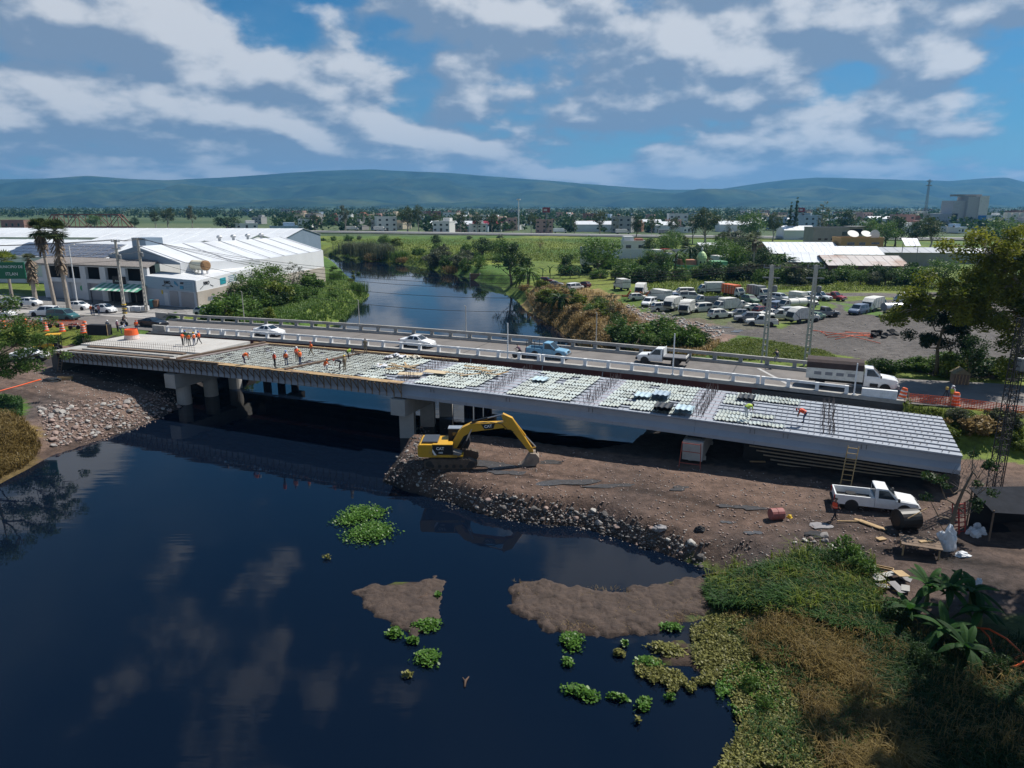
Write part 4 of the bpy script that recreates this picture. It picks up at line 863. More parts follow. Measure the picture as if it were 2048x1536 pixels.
for sg in (-1, 1):
    tp = []
    for i in range(40):
        q = i/40*2*math.pi; x = math.copysign(min(1.78, abs(1.78*1.25*math.cos(q))), math.cos(q)); tp.append((x+.42*math.cos(q)*(abs(x) > 1.7), .45+.43*math.sin(q) if abs(x) > 1.7 else .45+.43*math.copysign(1, math.sin(q))))
    o_ = MB(); o_.prism(tp, 1, sg*1.2-.3, sg*1.2+.3); tk = o_.build('track', MUDT, ex)
    q = MB()
    for i in range(len(tp)):
        x, z = tp[i]; q.box((x, sg*1.2, z+(.03 if z > .5 else -.03)), (.09, .62, .06))
    q.build('track_shoes', MUDT, tk)['kind'] = 'stuff'
    for x in np.linspace(-1.5, 1.5, 6): MB().cyl((x, sg*1.52, .28), (x, sg*1.54, .28), .16, n=10).build('roller', CHASS, tk)
    for x in (-1.78, 1.78): MB().cyl((x, sg*1.50, .45), (x, sg*1.53, .45), .3, n=14).build('sprocket', CHASS, tk)
MB().box((0, 0, .62), (1.8, 2.0, .5)).build('undercarriage', MUDT, ex); MB().cyl((0, 0, .8), (0, 0, 1.05), .75, n=20).build('slew_ring', CHASS, ex)
hs = thing('h', None, None); bpy.data.objects.remove(hs)
MB().prism([(-2.75, 1.15), (-2.6, 1.02), (-1.5, 1.0), (-1.5, 2.1), (-2.6, 2.1), (-2.75, 1.95)], 1, -1.35, 1.35).build('counterweight', EY, ex)
MB().box((-.5, 0, 1.12), (2.1, 2.7, .22)).build('deck', EY, ex)
MB().box((-.65, -.95, 1.62), (1.7, .78, .95)).build('side_housing', EB, ex); MB().box((-.65, -.9, 2.12), (1.7, .9, .06)).build('housing_top', EY, ex)
MB().box((-.9, .3, 1.66), (1.2, 1.6, .92)).build('engine_housing', EY, ex); MB().box((-1.75, .0, 2.2), (1.3, 1.9, .16), ry=0).build('engine_hood', mat('hood grey', (.06, .065, .075), .35), ex)
MB().prism([(.25, 1.05), (.75, 1.05), (.95, 1.35), (.25, 1.55)], 1, -1.35, -.55).build('toolbox', mat('anti slip grey', (.16, .16, .16), .8), ex)
MB().box((.62, -.95, 1.12), (.9, .8, .14)).build('front_step', EY, ex)
cb = MB().prism([(-.35, 1.2), (1.35, 1.2), (1.55, 1.7), (1.3, 2.95), (-.3, 2.95)], 1, .35, 1.3).build('cab', EB, ex)
for sg, y in ((-1, .345), (1, 1.305)): MB().quad((.05, y, 1.75), (1.35, y, 1.75), (1.2, y, 2.8), (.05, y, 2.8)).build('cab_window', GLASS, cb)
MB().quad((1.52, .42, 1.8), (1.52, 1.23, 1.8), (1.31, 1.23, 2.85), (1.31, .42, 2.85)).build('windscreen', GLASS, cb); MB().box((.45, .82, 2.98), (1.6, .9, .07)).build('cab_roof', mat('cab roof grey', (.22, .25, .29), .4), cb)
def boomprism(pts, y0, y1, nm, m, par): return MB().prism(pts, 1, y0, y1).build(nm, m, par)
bm_ = boomprism([(-.05, 1.15), (.28, 1.2), (1.05, 2.55), (1.75, 2.95), (4.72, 3.35), (4.85, 3.6), (4.7, 3.78), (1.7, 3.68), (.95, 3.3), (.55, 2.85), (-.2, 1.45)], -.32, .28, 'boom', EY, ex)
MB().prism([(2.55, 3.62), (3.75, 3.72), (3.6, 3.25), (2.85, 3.16)], 1, -.332, -.322).build('boom_decal', EB, bm_)
stk = boomprism([(4.28, 4.35), (4.42, 4.52), (5.2, 4.15), (6.95, 1.35), (7.02, 1.05), (6.8, .98), (5.1, 3.15), (4.55, 3.2), (4.5, 3.75)], -.28, .22, 'stick', EY, ex)
q = MB().tube([(1.75, -.02, 3.75), (3.1, -.02, 4.1)], .11, 10); q.build('boom_cylinder', EB, bm_); MB().tube([(3.1, -.02, 4.1), (4.36, -.02, 4.42)], .06, 8).build('cylinder_rod', ES, bm_)
MB().tube([(5.15, -.02, 4.1), (6.3, -.02, 2.55)], .09, 10).build('bucket_cylinder', EY, stk); MB().tube([(6.3, -.02, 2.55), (7.2, -.02, 1.55)], .055, 8).build('cylinder_rod', ES, stk)
for y in (-.42, .38): MB().tube([(.75, y, 1.3), (1.3, y, 2.2)], .09, 8).build('lift_cylinder', EB, bm_); MB().tube([(1.3, y, 2.2), (1.75, y, 3.2)], .055, 8).build('lift_rod', ES, bm_)
MB().bar((7.2, -.2, 1.55), (6.75, -.2, 1.5), .1).build('link', EY, stk); MB().bar((7.2, -.02, 1.55), (7.3, -.02, .95), .12).build('link', EB, stk)
bk = MB().prism([(6.75, 1.12), (7.2, 1.1), (7.5, .75), (7.5, .35), (7.15, .02), (5.95, -.05), (6.3, .35)], 1, -.6, .55); bk.build('bucket', mat('worn bucket steel', (.27, .22, .18), .7, .3, var=.3), ex)
for i in range(5):
    MB().box((5.88, -.5+.24*i, -.03), (.25, .1, .07), tx=.5).build('bucket_tooth', MATS['worn bucket steel'], ex)
MB().tube([(1.6, -.36, 3.7), (3.2, -.36, 3.85), (4.3, -.36, 3.7), (4.75, -.36, 3.2), (5.3, -.36, 3.0)], .03, 5).build('hose', EB, bm_)
for tx_, sz, x, z, y in (('CAT', .34, 3.15, 3.45, -.345), ('CAT', .34, -.85, 1.78, -1.352), ('320D', .17, -.8, 1.42, -1.352)):
    o = obj('lettering', textmesh(tx_, sz, PWHITE, bold=True), bm_ if z > 3 else ex, (x, y, z)); o.rotation_euler = (math.pi/2, -.1 if z > 3 else 0, 0)
MB().prism([(-1.5, 1.5), (-1.35, 1.2), (-1.15, 1.2), (-1.5, 1.75)], 1, -1.356, -1.345).build('side_stripe', PWHITE, ex)
MB().tube([(.9, .5, 2.9), (.95, .42, 3.1)], .02, 5).build('mirror_arm', EB, cb)
# small yellow machine left, under the tree (roof canopy, body, seat)
o = thing('backhoe_loader', 'small yellow loader with yellow roof standing beside the left abutment', 'loader', G(104, 705), rad(200))
MB().prism([(-.4, .7), (1.5, .7), (1.7, .95), (1.6, 1.25), (-.1, 1.35), (-.4, 1.2)], 1, -.55, .55).build('body', YEL, o); MB().box((-.5, 0, 2.55), (1.7, 1.5, .12)).build('roof', YEL, o)
for x in (-1.2, .2):
    for y in (-.62, .62): MB().bar((x, y, .8), (x, y, 2.5), .07).build('roof_post', DKP, o)
MB().box((-.6, 0, 1.1), (.5, .5, .6)).build('seat', DKP, o); MB().prism([(2.0, .2), (2.6, .15), (2.5, .8), (2.1, .9)], 1, -.9, .9).build('bucket', YEL, o); MB().bar((1.3, .5, 1.1), (2.2, .5, .6), .14).build('loader_arm', YEL, o); MB().bar((1.3, -.5, 1.1), (2.2, -.5, .6), .14).build('loader_arm', YEL, o)
wheels(o, (-.7, 1.2), .75, .5, .35)
# ================================================================ PEOPLE
SKIN = mat('skin', (.26, .14, .09), .6, var=.05); VESTO = mat('orange safety vest', (.80, .14, .02), .6, var=.1); VESTR = mat('red orange vest', (.75, .07, .02), .6); JEAN = mat('blue jeans', (.05, .08, .16), .8, var=.2); DKPANT = mat('dark trousers', (.02, .022, .03), .8); KHAK = mat('khaki trousers', (.22, .18, .12), .8); SHW = mat('white shirt', (.62, .64, .66), .8); SHB = mat('dark shirt', (.03, .035, .05), .8); SHP = mat('pink shirt', (.55, .25, .28), .8); SHG = mat('green shirt', (.05, .16, .07), .8); HELW = mat('white helmet', (.8, .8, .8), .35); HELB = mat('blue helmet', (.02, .12, .45), .35); HELY = mat('yellow helmet', (.75, .5, .03), .35); HELR = mat('red cap', (.4, .03, .03), .5); HELO = mat('orange helmet', (.8, .2, .03), .4); LIME_ = mat('lime vest', (.45, .62, .04), .6); HAIR = mat('dark hair', (.012, .01, .009), .7); BOOT = mat('boots', (.02, .016, .013), .7)
def bones(pose):
    """joint name -> position, facing +x; 1.72 m tall"""
    J = dict(pel=(0, 0, .93), chest=(0, 0, 1.28), neck=(0, 0, 1.47), head=(.02, 0, 1.60))
    for n_, sg in (('l', 1), ('r', -1)):
        J['hip'+n_] = (0, .10*sg, .90); J['kn'+n_] = (.03, .11*sg, .49); J['an'+n_] = (0, .12*sg, .08); J['to'+n_] = (.17, .13*sg, .04)
        J['sh'+n_] = (0, .19*sg, 1.42); J['el'+n_] = (-.03, .25*sg, 1.14); J['wr'+n_] = (.06, .24*sg, .90); J['ha'+n_] = (.10, .23*sg, .81)
    if pose == 'walk':
        J.update(knl=(.18, .1, .51), anl=(.30, .1, .10), tol=(.46, .1, .08), knr=(-.05, -.1, .49), anr=(-.28, -.1, .14), tor=(-.14, -.1, .05), ell=(-.14, .25, 1.16), wrl=(-.08, .24, .92), hal=(-.03, .23, .84), elr=(.06, -.25, 1.14), wrr=(.24, -.22, .96), har=(.32, -.2, .92))
    if pose == 'bend':
        J.update(pel=(-.12, 0, .90), hipl=(-.12, .1, .88), hipr=(-.12, -.1, .88), chest=(.20, 0, 1.08), neck=(.42, 0, 1.14), head=(.55, 0, 1.12), shl=(.34, .19, 1.12), shr=(.34, -.19, 1.12), ell=(.42, .24, .86), elr=(.42, -.24, .86), wrl=(.50, .18, .62), wrr=(.50, -.18, .62), hal=(.54, .16, .53), har=(.54, -.16, .53))
    if pose == 'reach':
        J.update(ell=(.18, .26, 1.22), wrl=(.40, .2, 1.14), hal=(.49, .18, 1.13), elr=(.16, -.26, 1.2), wrr=(.36, -.16, 1.12), har=(.45, -.13, 1.12), head=(.05, 0, 1.59))
    if pose == 'squat':
        J.update(pel=(-.18, 0, .42), hipl=(-.18, .11, .42), hipr=(-.18, -.11, .42), knl=(.22, .16, .52), knr=(.22, -.16, .52), anl=(.02, .14, .08), anr=(.02, -.14, .08), tol=(.19, .15, .04), tor=(.19, -.15, .04), chest=(.0, 0, .74), neck=(.08, 0, .93), head=(.14, 0, 1.05), shl=(.06, .19, .88), shr=(.06, -.19, .88), ell=(.22, .24, .68), elr=(.22, -.24, .68), wrl=(.42, .14, .56), wrr=(.42, -.14, .56), hal=(.5, .1, .52), har=(.5, -.1, .52))
    if pose == 'ride':
        J.update(pel=(-.15, 0, .95), hipl=(-.15, .1, .93), hipr=(-.15, -.1, .93), knl=(.22, .12, .72), knr=(.25, -.12, .85), anl=(.08, .12, .32), anr=(.16, -.12, .48), tol=(.24, .12, .29), tor=(.32, -.12, .46), chest=(.06, 0, 1.25), neck=(.16, 0, 1.43), head=(.22, 0, 1.55), shl=(.13, .19, 1.38), shr=(.13, -.19, 1.38), ell=(.32, .24, 1.18), elr=(.32, -.24, 1.18), wrl=(.54, .24, 1.08), wrr=(.54, -.24, 1.08), hal=(.60, .24, 1.06), har=(.60, -.24, 1.06))
    return J
RADS = dict(pel=.135, chest=.15, neck=.062, head=.105, hip=.095, kn=.066, an=.047, to=.042, sh=.075, el=.048, wr=.034, ha=.036)
BODY = {}
def bodymesh(pose):
    if pose in BODY: return BODY[pose]
    J = bones(pose); names = list(J); ix = {n: i for i, n in enumerate(names)}
    E = [('pel', 'chest'), ('chest', 'neck'), ('neck', 'head')]
    for n_ in 'lr': E += [('pel', 'hip'+n_), ('hip'+n_, 'kn'+n_), ('kn'+n_, 'an'+n_), ('an'+n_, 'to'+n_), ('chest', 'sh'+n_), ('sh'+n_, 'el'+n_), ('el'+n_, 'wr'+n_), ('wr'+n_, 'ha'+n_)]
    me = bpy.data.meshes.new('figure'); me.from_pydata([J[n] for n in names], [(ix[a], ix[b]) for a, b in E], [])
    o = bpy.data.objects.new('figure', me); COL.objects.link(o); o.modifiers.new('s', 'SKIN'); sm = o.modifiers.new('u', 'SUBSURF'); sm.levels = 1; sm.render_levels = 1
    for n in names:
        r = RADS[n if n in RADS else n[:-1]]; d = me.skin_vertices[0].data[ix[n]]; d.radius = (r, r*(1.25 if n in ('chest',) else 1)); d.use_root = n == 'pel'
    dg = bpy.context.evaluated_depsgraph_get(); m2 = bpy.data.meshes.new_from_object(o.evaluated_get(dg)); bpy.data.objects.remove(o)
    m2.name = 'body'; m2.materials.clear()
    for q in (SKIN, SHB, DKPANT, BOOT): m2.materials.append(q)
    segs = [(np.array(J[a]), np.array(J[b]), (3 if b[:2] == 'to' else 2 if (b[:2] in ('kn', 'an', 'hi')) else 1 if (b in ('chest',) or b[:2] in ('sh', 'el')) else 0)) for a, b in E]
    mi = []
    for p in m2.polygons:
        c = np.array(p.center); best = None
        for a, b, q in segs:
            t_ = np.clip(np.dot(c-a, b-a)/np.dot(b-a, b-a), 0, 1); d = np.linalg.norm(c-a-t_*(b-a))
            if best is None or d < best[0]: best = (d, q, t_)
        mi.append(best[1])
    m2.polygons.foreach_set('material_index', mi); m2.polygons.foreach_set('use_smooth', [True]*len(mi)); m2.update()
    BODY[pose] = m2, J; return BODY[pose]
def person(pose, label, loc, rz, shirt, pants, vest=None, hat=None, group=None, scale=1.):
    me, J = bodymesh(pose); root = thing('person', label, 'person', loc, rz, group); root.scale = (scale,)*3
    b = obj('body', me, root)
    for i, q in ((1, shirt), (2, pants)): b.material_slots[i].link = 'OBJECT'; b.material_slots[i].material = q
    if vest:
        a = Vector(J['pel'])*.85+Vector(J['chest'])*.15; c = Vector(J['neck'])*.75+Vector(J['chest'])*.25; m_ = (a+c)/2
        q = MB().tube([a, m_, (m_+c)/2, c], [.165, .185, .19, .13], 10, cap=False); q.v = [(x, y*1.28, z) for x, y, z in q.v]; vo = q.build('vest', vest, root, True)
        q = MB().tube([a*.55+m_*.45, a*.45+m_*.55], [.182, .184], 10, cap=False); q.v = [(x, y*1.3, z) for x, y, z in q.v]; q.build('reflective_band', mat('reflective band', (.62, .64, .55), .4), vo)
    h = Vector(J['head']); up = (h-Vector(J['neck'])).normalized()
    f_ = MB().box(tuple(h+Vector((.1, 0, .0))), (.05, .035, .05)); f_.build('nose', SKIN, root)
    mm = MB().lathe([(.118, .02), (.125, .05), (.118, .09), (.09, .135), (.03, .155)], 12)
    if hat in (HELW, HELB, HELY, HELO): mm.lathe([(.15, .015), (.152, .03)], 12)
    R_ = up.to_track_quat('Z', 'X').to_matrix(); mm.v = [tuple(h+R_ @ (Vector(v)*(1 if hat else .92))) for v in mm.v]
    mm.build('helmet' if hat else 'hair', hat or HAIR, root, True)
    return root
def ondeck(pxx, pyy, zo=.16):
    z = 6.
    for _ in range(5): p = P(pxx, pyy, z); s, t = tost(p.x, p.y); z = zdeck(s)+zo
    return Vector((p.x, p.y, z))
SLB = .24
for pose, a, b, rz_, sh, pn, ve, ha, lab in [
 ('reach', 366, 691, 0, VESTR, DKPANT, VESTO, HAIR, 'worker in orange vest and red sleeves at the group on white slab'), ('stand', 379, 692, 100, SHG, DKPANT, VESTO, None, 'bareheaded worker in orange vest facing the group on slab'), ('stand', 389, 691, 150, SHW, JEAN, VESTO, HELY, 'worker with yellow helmet and jeans standing in the slab group'), ('walk', 399, 689, 180, VESTR, DKPANT, VESTO, HELB, 'worker in faded orange vest with blue helmet at edge of group'), ('stand', 372, 687, -90, SHG, DKPANT, None, HELB, 'worker in green shirt in the middle of the slab group'),
 ('bend', 243, 668, 30, SHW, JEAN, None, HELB, 'bending person in pale blue shirt on the far side of slab'), ('stand', 236, 664, 60, SHP, DKPANT, None, HELW, 'person in pink shirt and white helmet by the railing end'), ('stand', 274, 664, 90, VESTR, JEAN, VESTO, HELR, 'worker in yellow striped vest and jeans beside orange bucket'), ('stand', 217, 664, 100, GRYP, KHAK, None, HELW, 'person in grey beside the black screen at the slab corner')]:
    person(pose, lab, ondeck(a, b, SLB), rad(rz_), sh, pn, ve, ha if ha is not HAIR else None)
for pose, a, b, rz_, sh, pn, ve, ha, lab in [
 ('bend', 489, 727, 10, VESTO, mat('purple trousers', (.07, .05, .14), .8), VESTO, HELW, 'bending worker in orange with purple trousers on the rebar mat'), ('stand', 550, 735, 40, VESTR, DKPANT, VESTR, HELW, 'worker in red vest and black trousers at the plank edge'), ('stand', 573, 732, 100, SHW, JEAN, VESTO, HELB, 'worker with bright blue helmet and jeans standing on the mat'), ('reach', 594, 723, -40, VESTO, KHAK, VESTR, HELW, 'worker in orange vest with straw coloured hat beside a colleague'), ('stand', 601, 730, 160, VESTO, JEAN, VESTO, HELY, 'worker with yellow helmet in orange vest and blue jeans'), ('walk', 623, 712, 200, VESTO, KHAK, VESTO, HELR, 'walking worker in orange with khaki trousers in mid deck'), ('squat', 652, 739, 20, VESTO, SHW, VESTO, HELO, 'crouching worker in orange at the edge board'), ('bend', 680, 740, 190, SHB, DKPANT, None, HELR, 'bending worker in dark clothes near the loose timber'), ('stand', 690, 742, 150, KHAK, KHAK, None, HELY, 'worker in khaki with lime helmet beside bending colleague'), ('bend', 697, 719, 20, SHB, DKPANT, LIME_, None, 'bending worker in black with lime vest by the plywood'), ('stand', 731, 706, 90, KHAK, KHAK, None, None, 'person in camouflage coloured clothes by the far timber edge'), ('bend', 1492, 836, 20, LIME_, SHW, LIME_, None, 'bending worker in lime vest and white trousers laying deck sheets'), ('bend', 1607, 846, 160, VESTR, JEAN, VESTR, HELR, 'bending worker in red orange shirt and jeans on the bare girders')]:
    person(pose, lab, ondeck(a, b), rad(rz_), sh, pn, ve, ha)
person('walk', 'walking worker in red orange vest near the white pickup', G(1667, 1041), rad(20), SHB, DKPANT, VESTR, None)
person('stand', 'survey worker in white and yellow beside the orange barrel', P(1902, 807, 5.56), rad(190), SHW, KHAK, LIME_, HELW)
person('ride', 'person in black sitting astride the concrete far railing', onroad(1553, 730, 22.6, .25)+Vector((0, 0, .45)), rad(100), SHB, GRYP, None, None)
person('stand', 'pedestrian in a pale blue shirt beside the orange mesh fence', gl(84, 657), rad(80), mat('pale blue shirt', (.35, .5, .62), .8), DKPANT, None, HELB)
for a, b, sh, lab, ve in [(183, 630, VESTO, 'person in orange vest standing with two others by parked cars', VESTO), (188, 631, SHB, 'person in dark clothes and white cap talking by the cars', None), (199, 630, SHP, 'person in pink shirt standing beside the white hatchback', None)]:
    person('stand', lab, gl(a, b), rad(60 if ve else -100), sh, JEAN, ve, HELW if sh is SHB else None)
def cycle(name, label, cat, loc, rz, m, motor=False):
    o = thing(name, label, cat, loc, rz); r = .34 if not motor else .31
    ty, rm = wheelm(r, .05 if not motor else .12)
    for x in (-.52, .55): w_ = obj('wheel', ty, o, (x, 0, r)); obj('rim', rm, w_)
    q = MB(); q.tube([(-.52, 0, r), (-.1, 0, .35), (.38, 0, .78), (-.2, 0, .82), (-.52, 0, r)], .035, 6); q.tube([(.55, 0, r), (.40, 0, .85), (.36, 0, 1.0)], .03, 6); q.build('frame', m, o)
    MB().bar((.36, -.28, 1.04), (.36, .28, 1.04), .035).build('handlebar', DKP, o); MB().box((-.22, 0, .88), (.3, .14, .07)).build('saddle', DKP, o)
    if motor:
        MB().prism([(-.2, .35), (.25, .35), (.2, .62), (-.15, .6)], 1, -.14, .14).build('engine', GRYP, o); MB().prism([(-.1, .68), (.3, .72), (.32, .9), (-.05, .88)], 1, -.13, .13).build('fuel_tank', m, o); MB().box((-.45, 0, .8), (.5, .22, .09)).build('seat', DKP, o); MB().box((.52, 0, .9), (.1, .16, .16)).build('headlight', LAMP, o)
    return o
p = onroad(1040, 716, 14.75); cycle('bicycle', 'black bicycle ridden along the near white railing', 'bicycle', p, BW, DKP); person('ride', 'cyclist in a purple grey top riding by the white railing', p+Vector((0, 0, .02)), BW, mat('purple grey top', (.16, .10, .14), .8), DKPANT)
p = onroad(224, 655, 16.0); cycle('motorcycle', 'dark motorcycle approaching the bridge end', 'motorcycle', p, FW, BLKP, True); person('ride', 'rider in black on the motorcycle at the bridge end', p, FW, SHB, DKPANT, None, mat('black helmet', (.01, .01, .012), .3))
cycle('motorcycle', 'small red and white motorcycle parked among the orange barrels', 'motorcycle', gl(149, 659), rad(10), REDP, True)
cycle('bicycle', 'dark red bicycle leaning between two orange barrels', 'bicycle', gl(108, 656), rad(15), REDP)
# ================================================================ BUILDINGS
ROOFW = mat('white metal roofing', (.68, .70, .72), .45, .1, var=.06, vscale=.12, dirt=(.55, .56, .58), dscale=.08)
WALLW = mat('white sheet wall', (.66, .67, .68), .6, var=.06, vscale=.2); WALLG = mat('grey blue sheet wall', (.20, .26, .33), .5, .1, var=.08, vscale=.3); STAIN = mat('stained render', (.42, .38, .33), .9, var=.2, vscale=.5, dirt=(.30, .25, .2), dscale=.25)
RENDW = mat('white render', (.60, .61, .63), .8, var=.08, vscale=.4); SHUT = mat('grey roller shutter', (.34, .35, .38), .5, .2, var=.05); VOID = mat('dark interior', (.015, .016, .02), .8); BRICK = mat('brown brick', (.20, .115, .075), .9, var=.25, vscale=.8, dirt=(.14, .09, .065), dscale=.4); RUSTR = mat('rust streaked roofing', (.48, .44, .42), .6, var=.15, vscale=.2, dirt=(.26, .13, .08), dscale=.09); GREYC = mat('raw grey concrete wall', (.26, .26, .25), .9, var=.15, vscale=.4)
def ribs(mb, a, b, c, d, n, wdt=.12, ht=.06):
    """standing seams from edge a-b to edge d-c"""
    for i in range(n+1):
        f = i/n; mb.bar(a+(b-a)*f+Vector((0, 0, .03)), d+(c-d)*f+Vector((0, 0, .03)), wdt, ht)
def hall(name, label, corner, ang, ln, wd, z0, eave, ridge, wm, rm, nr=10, cat='warehouse', vents=0):
    """gabled hall: corner = near left foot, ridge along ang, width to the left of it"""
    o = thing(name, label, cat, (corner[0], corner[1], z0), ang); e, r = eave-z0, ridge-z0
    MB().prism([(0, -1), (wd, -1), (wd, e-.15), (wd/2, r-.15), (0, e-.15)], 0, 0, ln).build('wall', wm, o)
    for k_, (y0, y1) in enumerate(((-.3, wd/2), (wd+.3, wd/2))):
        a, b, c, d = (Vector((-.3, y0, e)), Vector((ln+.3, y0, e)), Vector((ln+.3, y1, r)), Vector((-.3, y1, r)))
        rf = MB().slab([a, b, c, d], .12).build('roof_slope', rm, o)
        q = MB(); ribs(q, a, b, c, d, nr); q.build('roof_seams', rm, rf)['kind'] = 'stuff'
    for i in range(vents):
        x = ln*(i+.6)/vents; v = MB().cyl((x, wd/2, r-.1), (x, wd/2, r+.5), .3); v.lathe([(.2, .5), (.55, .6), (.62, .95), (.35, 1.2), (.05, 1.25)], 10, (x, wd/2, r)); v.build('roof_vent', mat('vent steel', (.5, .51, .52), .4, .6), o)
    return o
# ---- river-side warehouse with shop front (irregular plan, from its corners)
FL = P(297, 606, 5.3); FR = P(395, 616, 5.3); FARW = P(626, 566, 4.6)
dD = (FARW-FR); dD.z = 0; dD.normalize(); fl = (FL-FR); fl.z = 0; fw = fl.length; fl.normalize()
wh = thing('warehouse', 'big white roofed warehouse with concrete side wall standing by the river', 'warehouse', FR)
def wp(a, b, z): return fl*a+dD*b+Vector((0, 0, z-FR.z))           # a: to the left along the front, b: depth
Lw = 57.
A_, B_ = wp(20, 4, 15.6), wp(14, Lw, 15.3); C_, D_, E_ = wp(-.2, Lw, 12.2), wp(-.2, 24, 12.3), wp(7.2, 4, 12.9); W_, X_ = wp(34, 4, 12.6), wp(30, Lw, 12.2)
def poly(mb, *p): return mb.slab(list(p), .15)
rf = poly(MB(), A_, B_, C_, D_, E_).build('roof_slope', ROOFW, wh); q = MB()
for f in np.linspace(0.02, .98, 9): q.bar(A_+(B_-A_)*f+Vector((0, 0, .04)), (E_+(D_-E_)*(f/.42) if f < .42 else D_+(C_-D_)*((f-.42)/.58))+Vector((0, 0, .04)), .22, .07)
q.build('roof_seams', mat('roof seam shadow grey', (.4, .41, .43), .5), rf)['kind'] = 'stuff'
rf = poly(MB(), A_, W_, X_, B_).build('roof_slope', ROOFW, wh)
MB().quad(A_, E_, E_-Vector((0, 0, .4)), W_-Vector((0, 0, .4)), W_).build('front_gable', WALLG, wh)
MB().slab([C_-Vector((0, 0, .1)), D_-Vector((0, 0, .1)), wp(-.2, 24, 8.3), wp(-.2, Lw, 8.0)], .2).build('upper_wall', WALLW, wh); MB().slab([wp(-.15, 24, 8.3), wp(-.15, Lw, 8.0), wp(-.15, Lw, 2.0), wp(-.15, 24, 2.0)], .25).build('lower_wall', STAIN, wh)
MB().slab([B_, C_, wp(-.2, Lw, 3), wp(30, Lw, 3), X_], .2).build('back_wall', WALLW, wh)
MB().slab([D_, E_, wp(7.2, 4, 10.3), wp(-.2, 24, 10.6)], .15).build('step_wall', WALLW, wh)
for i, f in enumerate((.50, .60, .71, .82)):
    p = A_+(B_-A_)*f; v = MB().cyl(p-Vector((0, 0, .2)), p+Vector((0, 0, .5)), .3); v.lathe([(.2, .5), (.6, .62), (.66, .98), (.4, 1.25), (.05, 1.3)], 10, tuple(p)); v.build('roof_vent', mat('vent steel', (.5, .51, .52), .4, .6), wh)
# ---- small shop block with two roller shutters
rm_ = thing('shop_block', 'blue grey shop block with two roller shutters and lettered fascia', 'shop', FR)
MB().slab([wp(0, 0, 10.3), wp(fw, 0, 10.5), wp(fw, 5, 10.9), wp(7.2, 4.2, 10.9), wp(-.1, 24, 11.0), wp(-.1, 3, 10.3)], .2).build('roof', ROOFW, rm_)
MB().slab([wp(-.02, 0, 10.3), wp(fw, 0, 10.5), wp(fw, 0, 5.0), wp(-.02, 0, 5.0)], .25).build('front_wall', mat('pale blue grey wall', (.40, .45, .52), .8, var=.06), rm_)
MB().slab([wp(-.0, .05, 10.2), wp(-.0, 24, 10.9), wp(-.0, 24, 8.4), wp(-.0, .05, 8.2)], .2).build('side_panel', WALLW, rm_); MB().slab([wp(-.02, .05, 8.2), wp(-.02, 24, 8.4), wp(-.02, 24, 3), wp(-.02, .05, 3)], .25).build('side_wall', STAIN, rm_)
def front(a0, a1, z0, z1, off, nm, m, par=None): return MB().slab([wp(a0, -off, z1), wp(a1, -off, z1), wp(a1, -off, z0), wp(a0, -off, z0)], .06).build(nm, m, par or rm_)
front(.1, fw-.1, 8.2, 10.35, .12, 'fascia', mat('blue fascia', (.26, .36, .46), .5, var=.05))
for a0, a1 in ((.7, 4.2), (5.0, 7.4)):
    sh = front(a0, a1, 5.25, 8.0, .06, 'roller_shutter', SHUT); q = MB()
    for z in np.arange(5.5, 8, .22): q.bar(wp(a0, -.14, z), wp(a1, -.14, z), .04)
    q.build('shutter_slats', SHUT, sh)['kind'] = 'stuff'
front(7.9, 9.1, 5.25, 7.6, .05, 'door', RENDW); front(9.35, 9.75, 7.3, 8.0, .05, 'yellow_sign', mat('yellow sign', (.7, .5, .03), .5))
FACE = math.atan2(-fl.y, -fl.x)                                    # text runs to the right seen from the street
def sign_text(txt, size, a, z, m, par, off=.2, face=FACE, org=wp, b=None):
    o = obj('lettering', textmesh(txt, size, m, bold=True), par, org(a, -off if b is None else b, z)); o.rotation_euler = (math.pi/2, 0, face); return o
PBLK = mat('black print', (.015, .015, .02), .5); PBLU = mat('blue print', (.03, .22, .38), .5)
sign_text('RMO', .85, 7.6, 9.55, PBLK, rm_); sign_text('R M O', .3, 7.6, 8.55, PBLU, rm_)
MB().bar(wp(9.2, -.2, 8.85), wp(8.3, -.2, 9.15), .08).bar(wp(6.0, -.2, 8.85), wp(6.9, -.2, 9.15), .08).bar(wp(9.2, -.2, 8.85), wp(6, -.2, 8.85), .05).build('roof_logo', PBLK, rm_)
MB().prism([(0, 0), (1, -.4), (1, -.15), (.25, .5), (0, .5)], 1, 0, .03).build('shark_logo', PBLU, rm_, loc=wp(5.6, -.22, 9.4), rz=FACE)
for i in range(3): MB().prism([(0, 0), (.2, 0), (.42, .35), (.22, .4)], 1, 0, .03).build('stripe_logo', PBLK, rm_, loc=wp(4.0-.32*i, -.22, 9.45), rz=FACE)
MB().box((0, 0, 0), (.95, .03, .6)).build('blue_logo', PBLU, rm_, loc=wp(3.6, -.22, 8.85), rz=FACE)
for i in range(5): MB().bar(wp(2.8, -.2, 9.8-.3*i), wp(.6, -.2, 9.8-.3*i), .02, .07).build('text_line', mat('pale blue print', (.12, .28, .4), .5), rm_)
SIDEF = math.atan2(dD.y, dD.x)
for txt, sz, b, z in (('RMO', .9, 3.4, 9.5),):
    o = obj('lettering', textmesh(txt, sz, PBLK, bold=True), rm_, wp(-.28, b, z)); o.rotation_euler = (math.pi/2, 0, SIDEF)
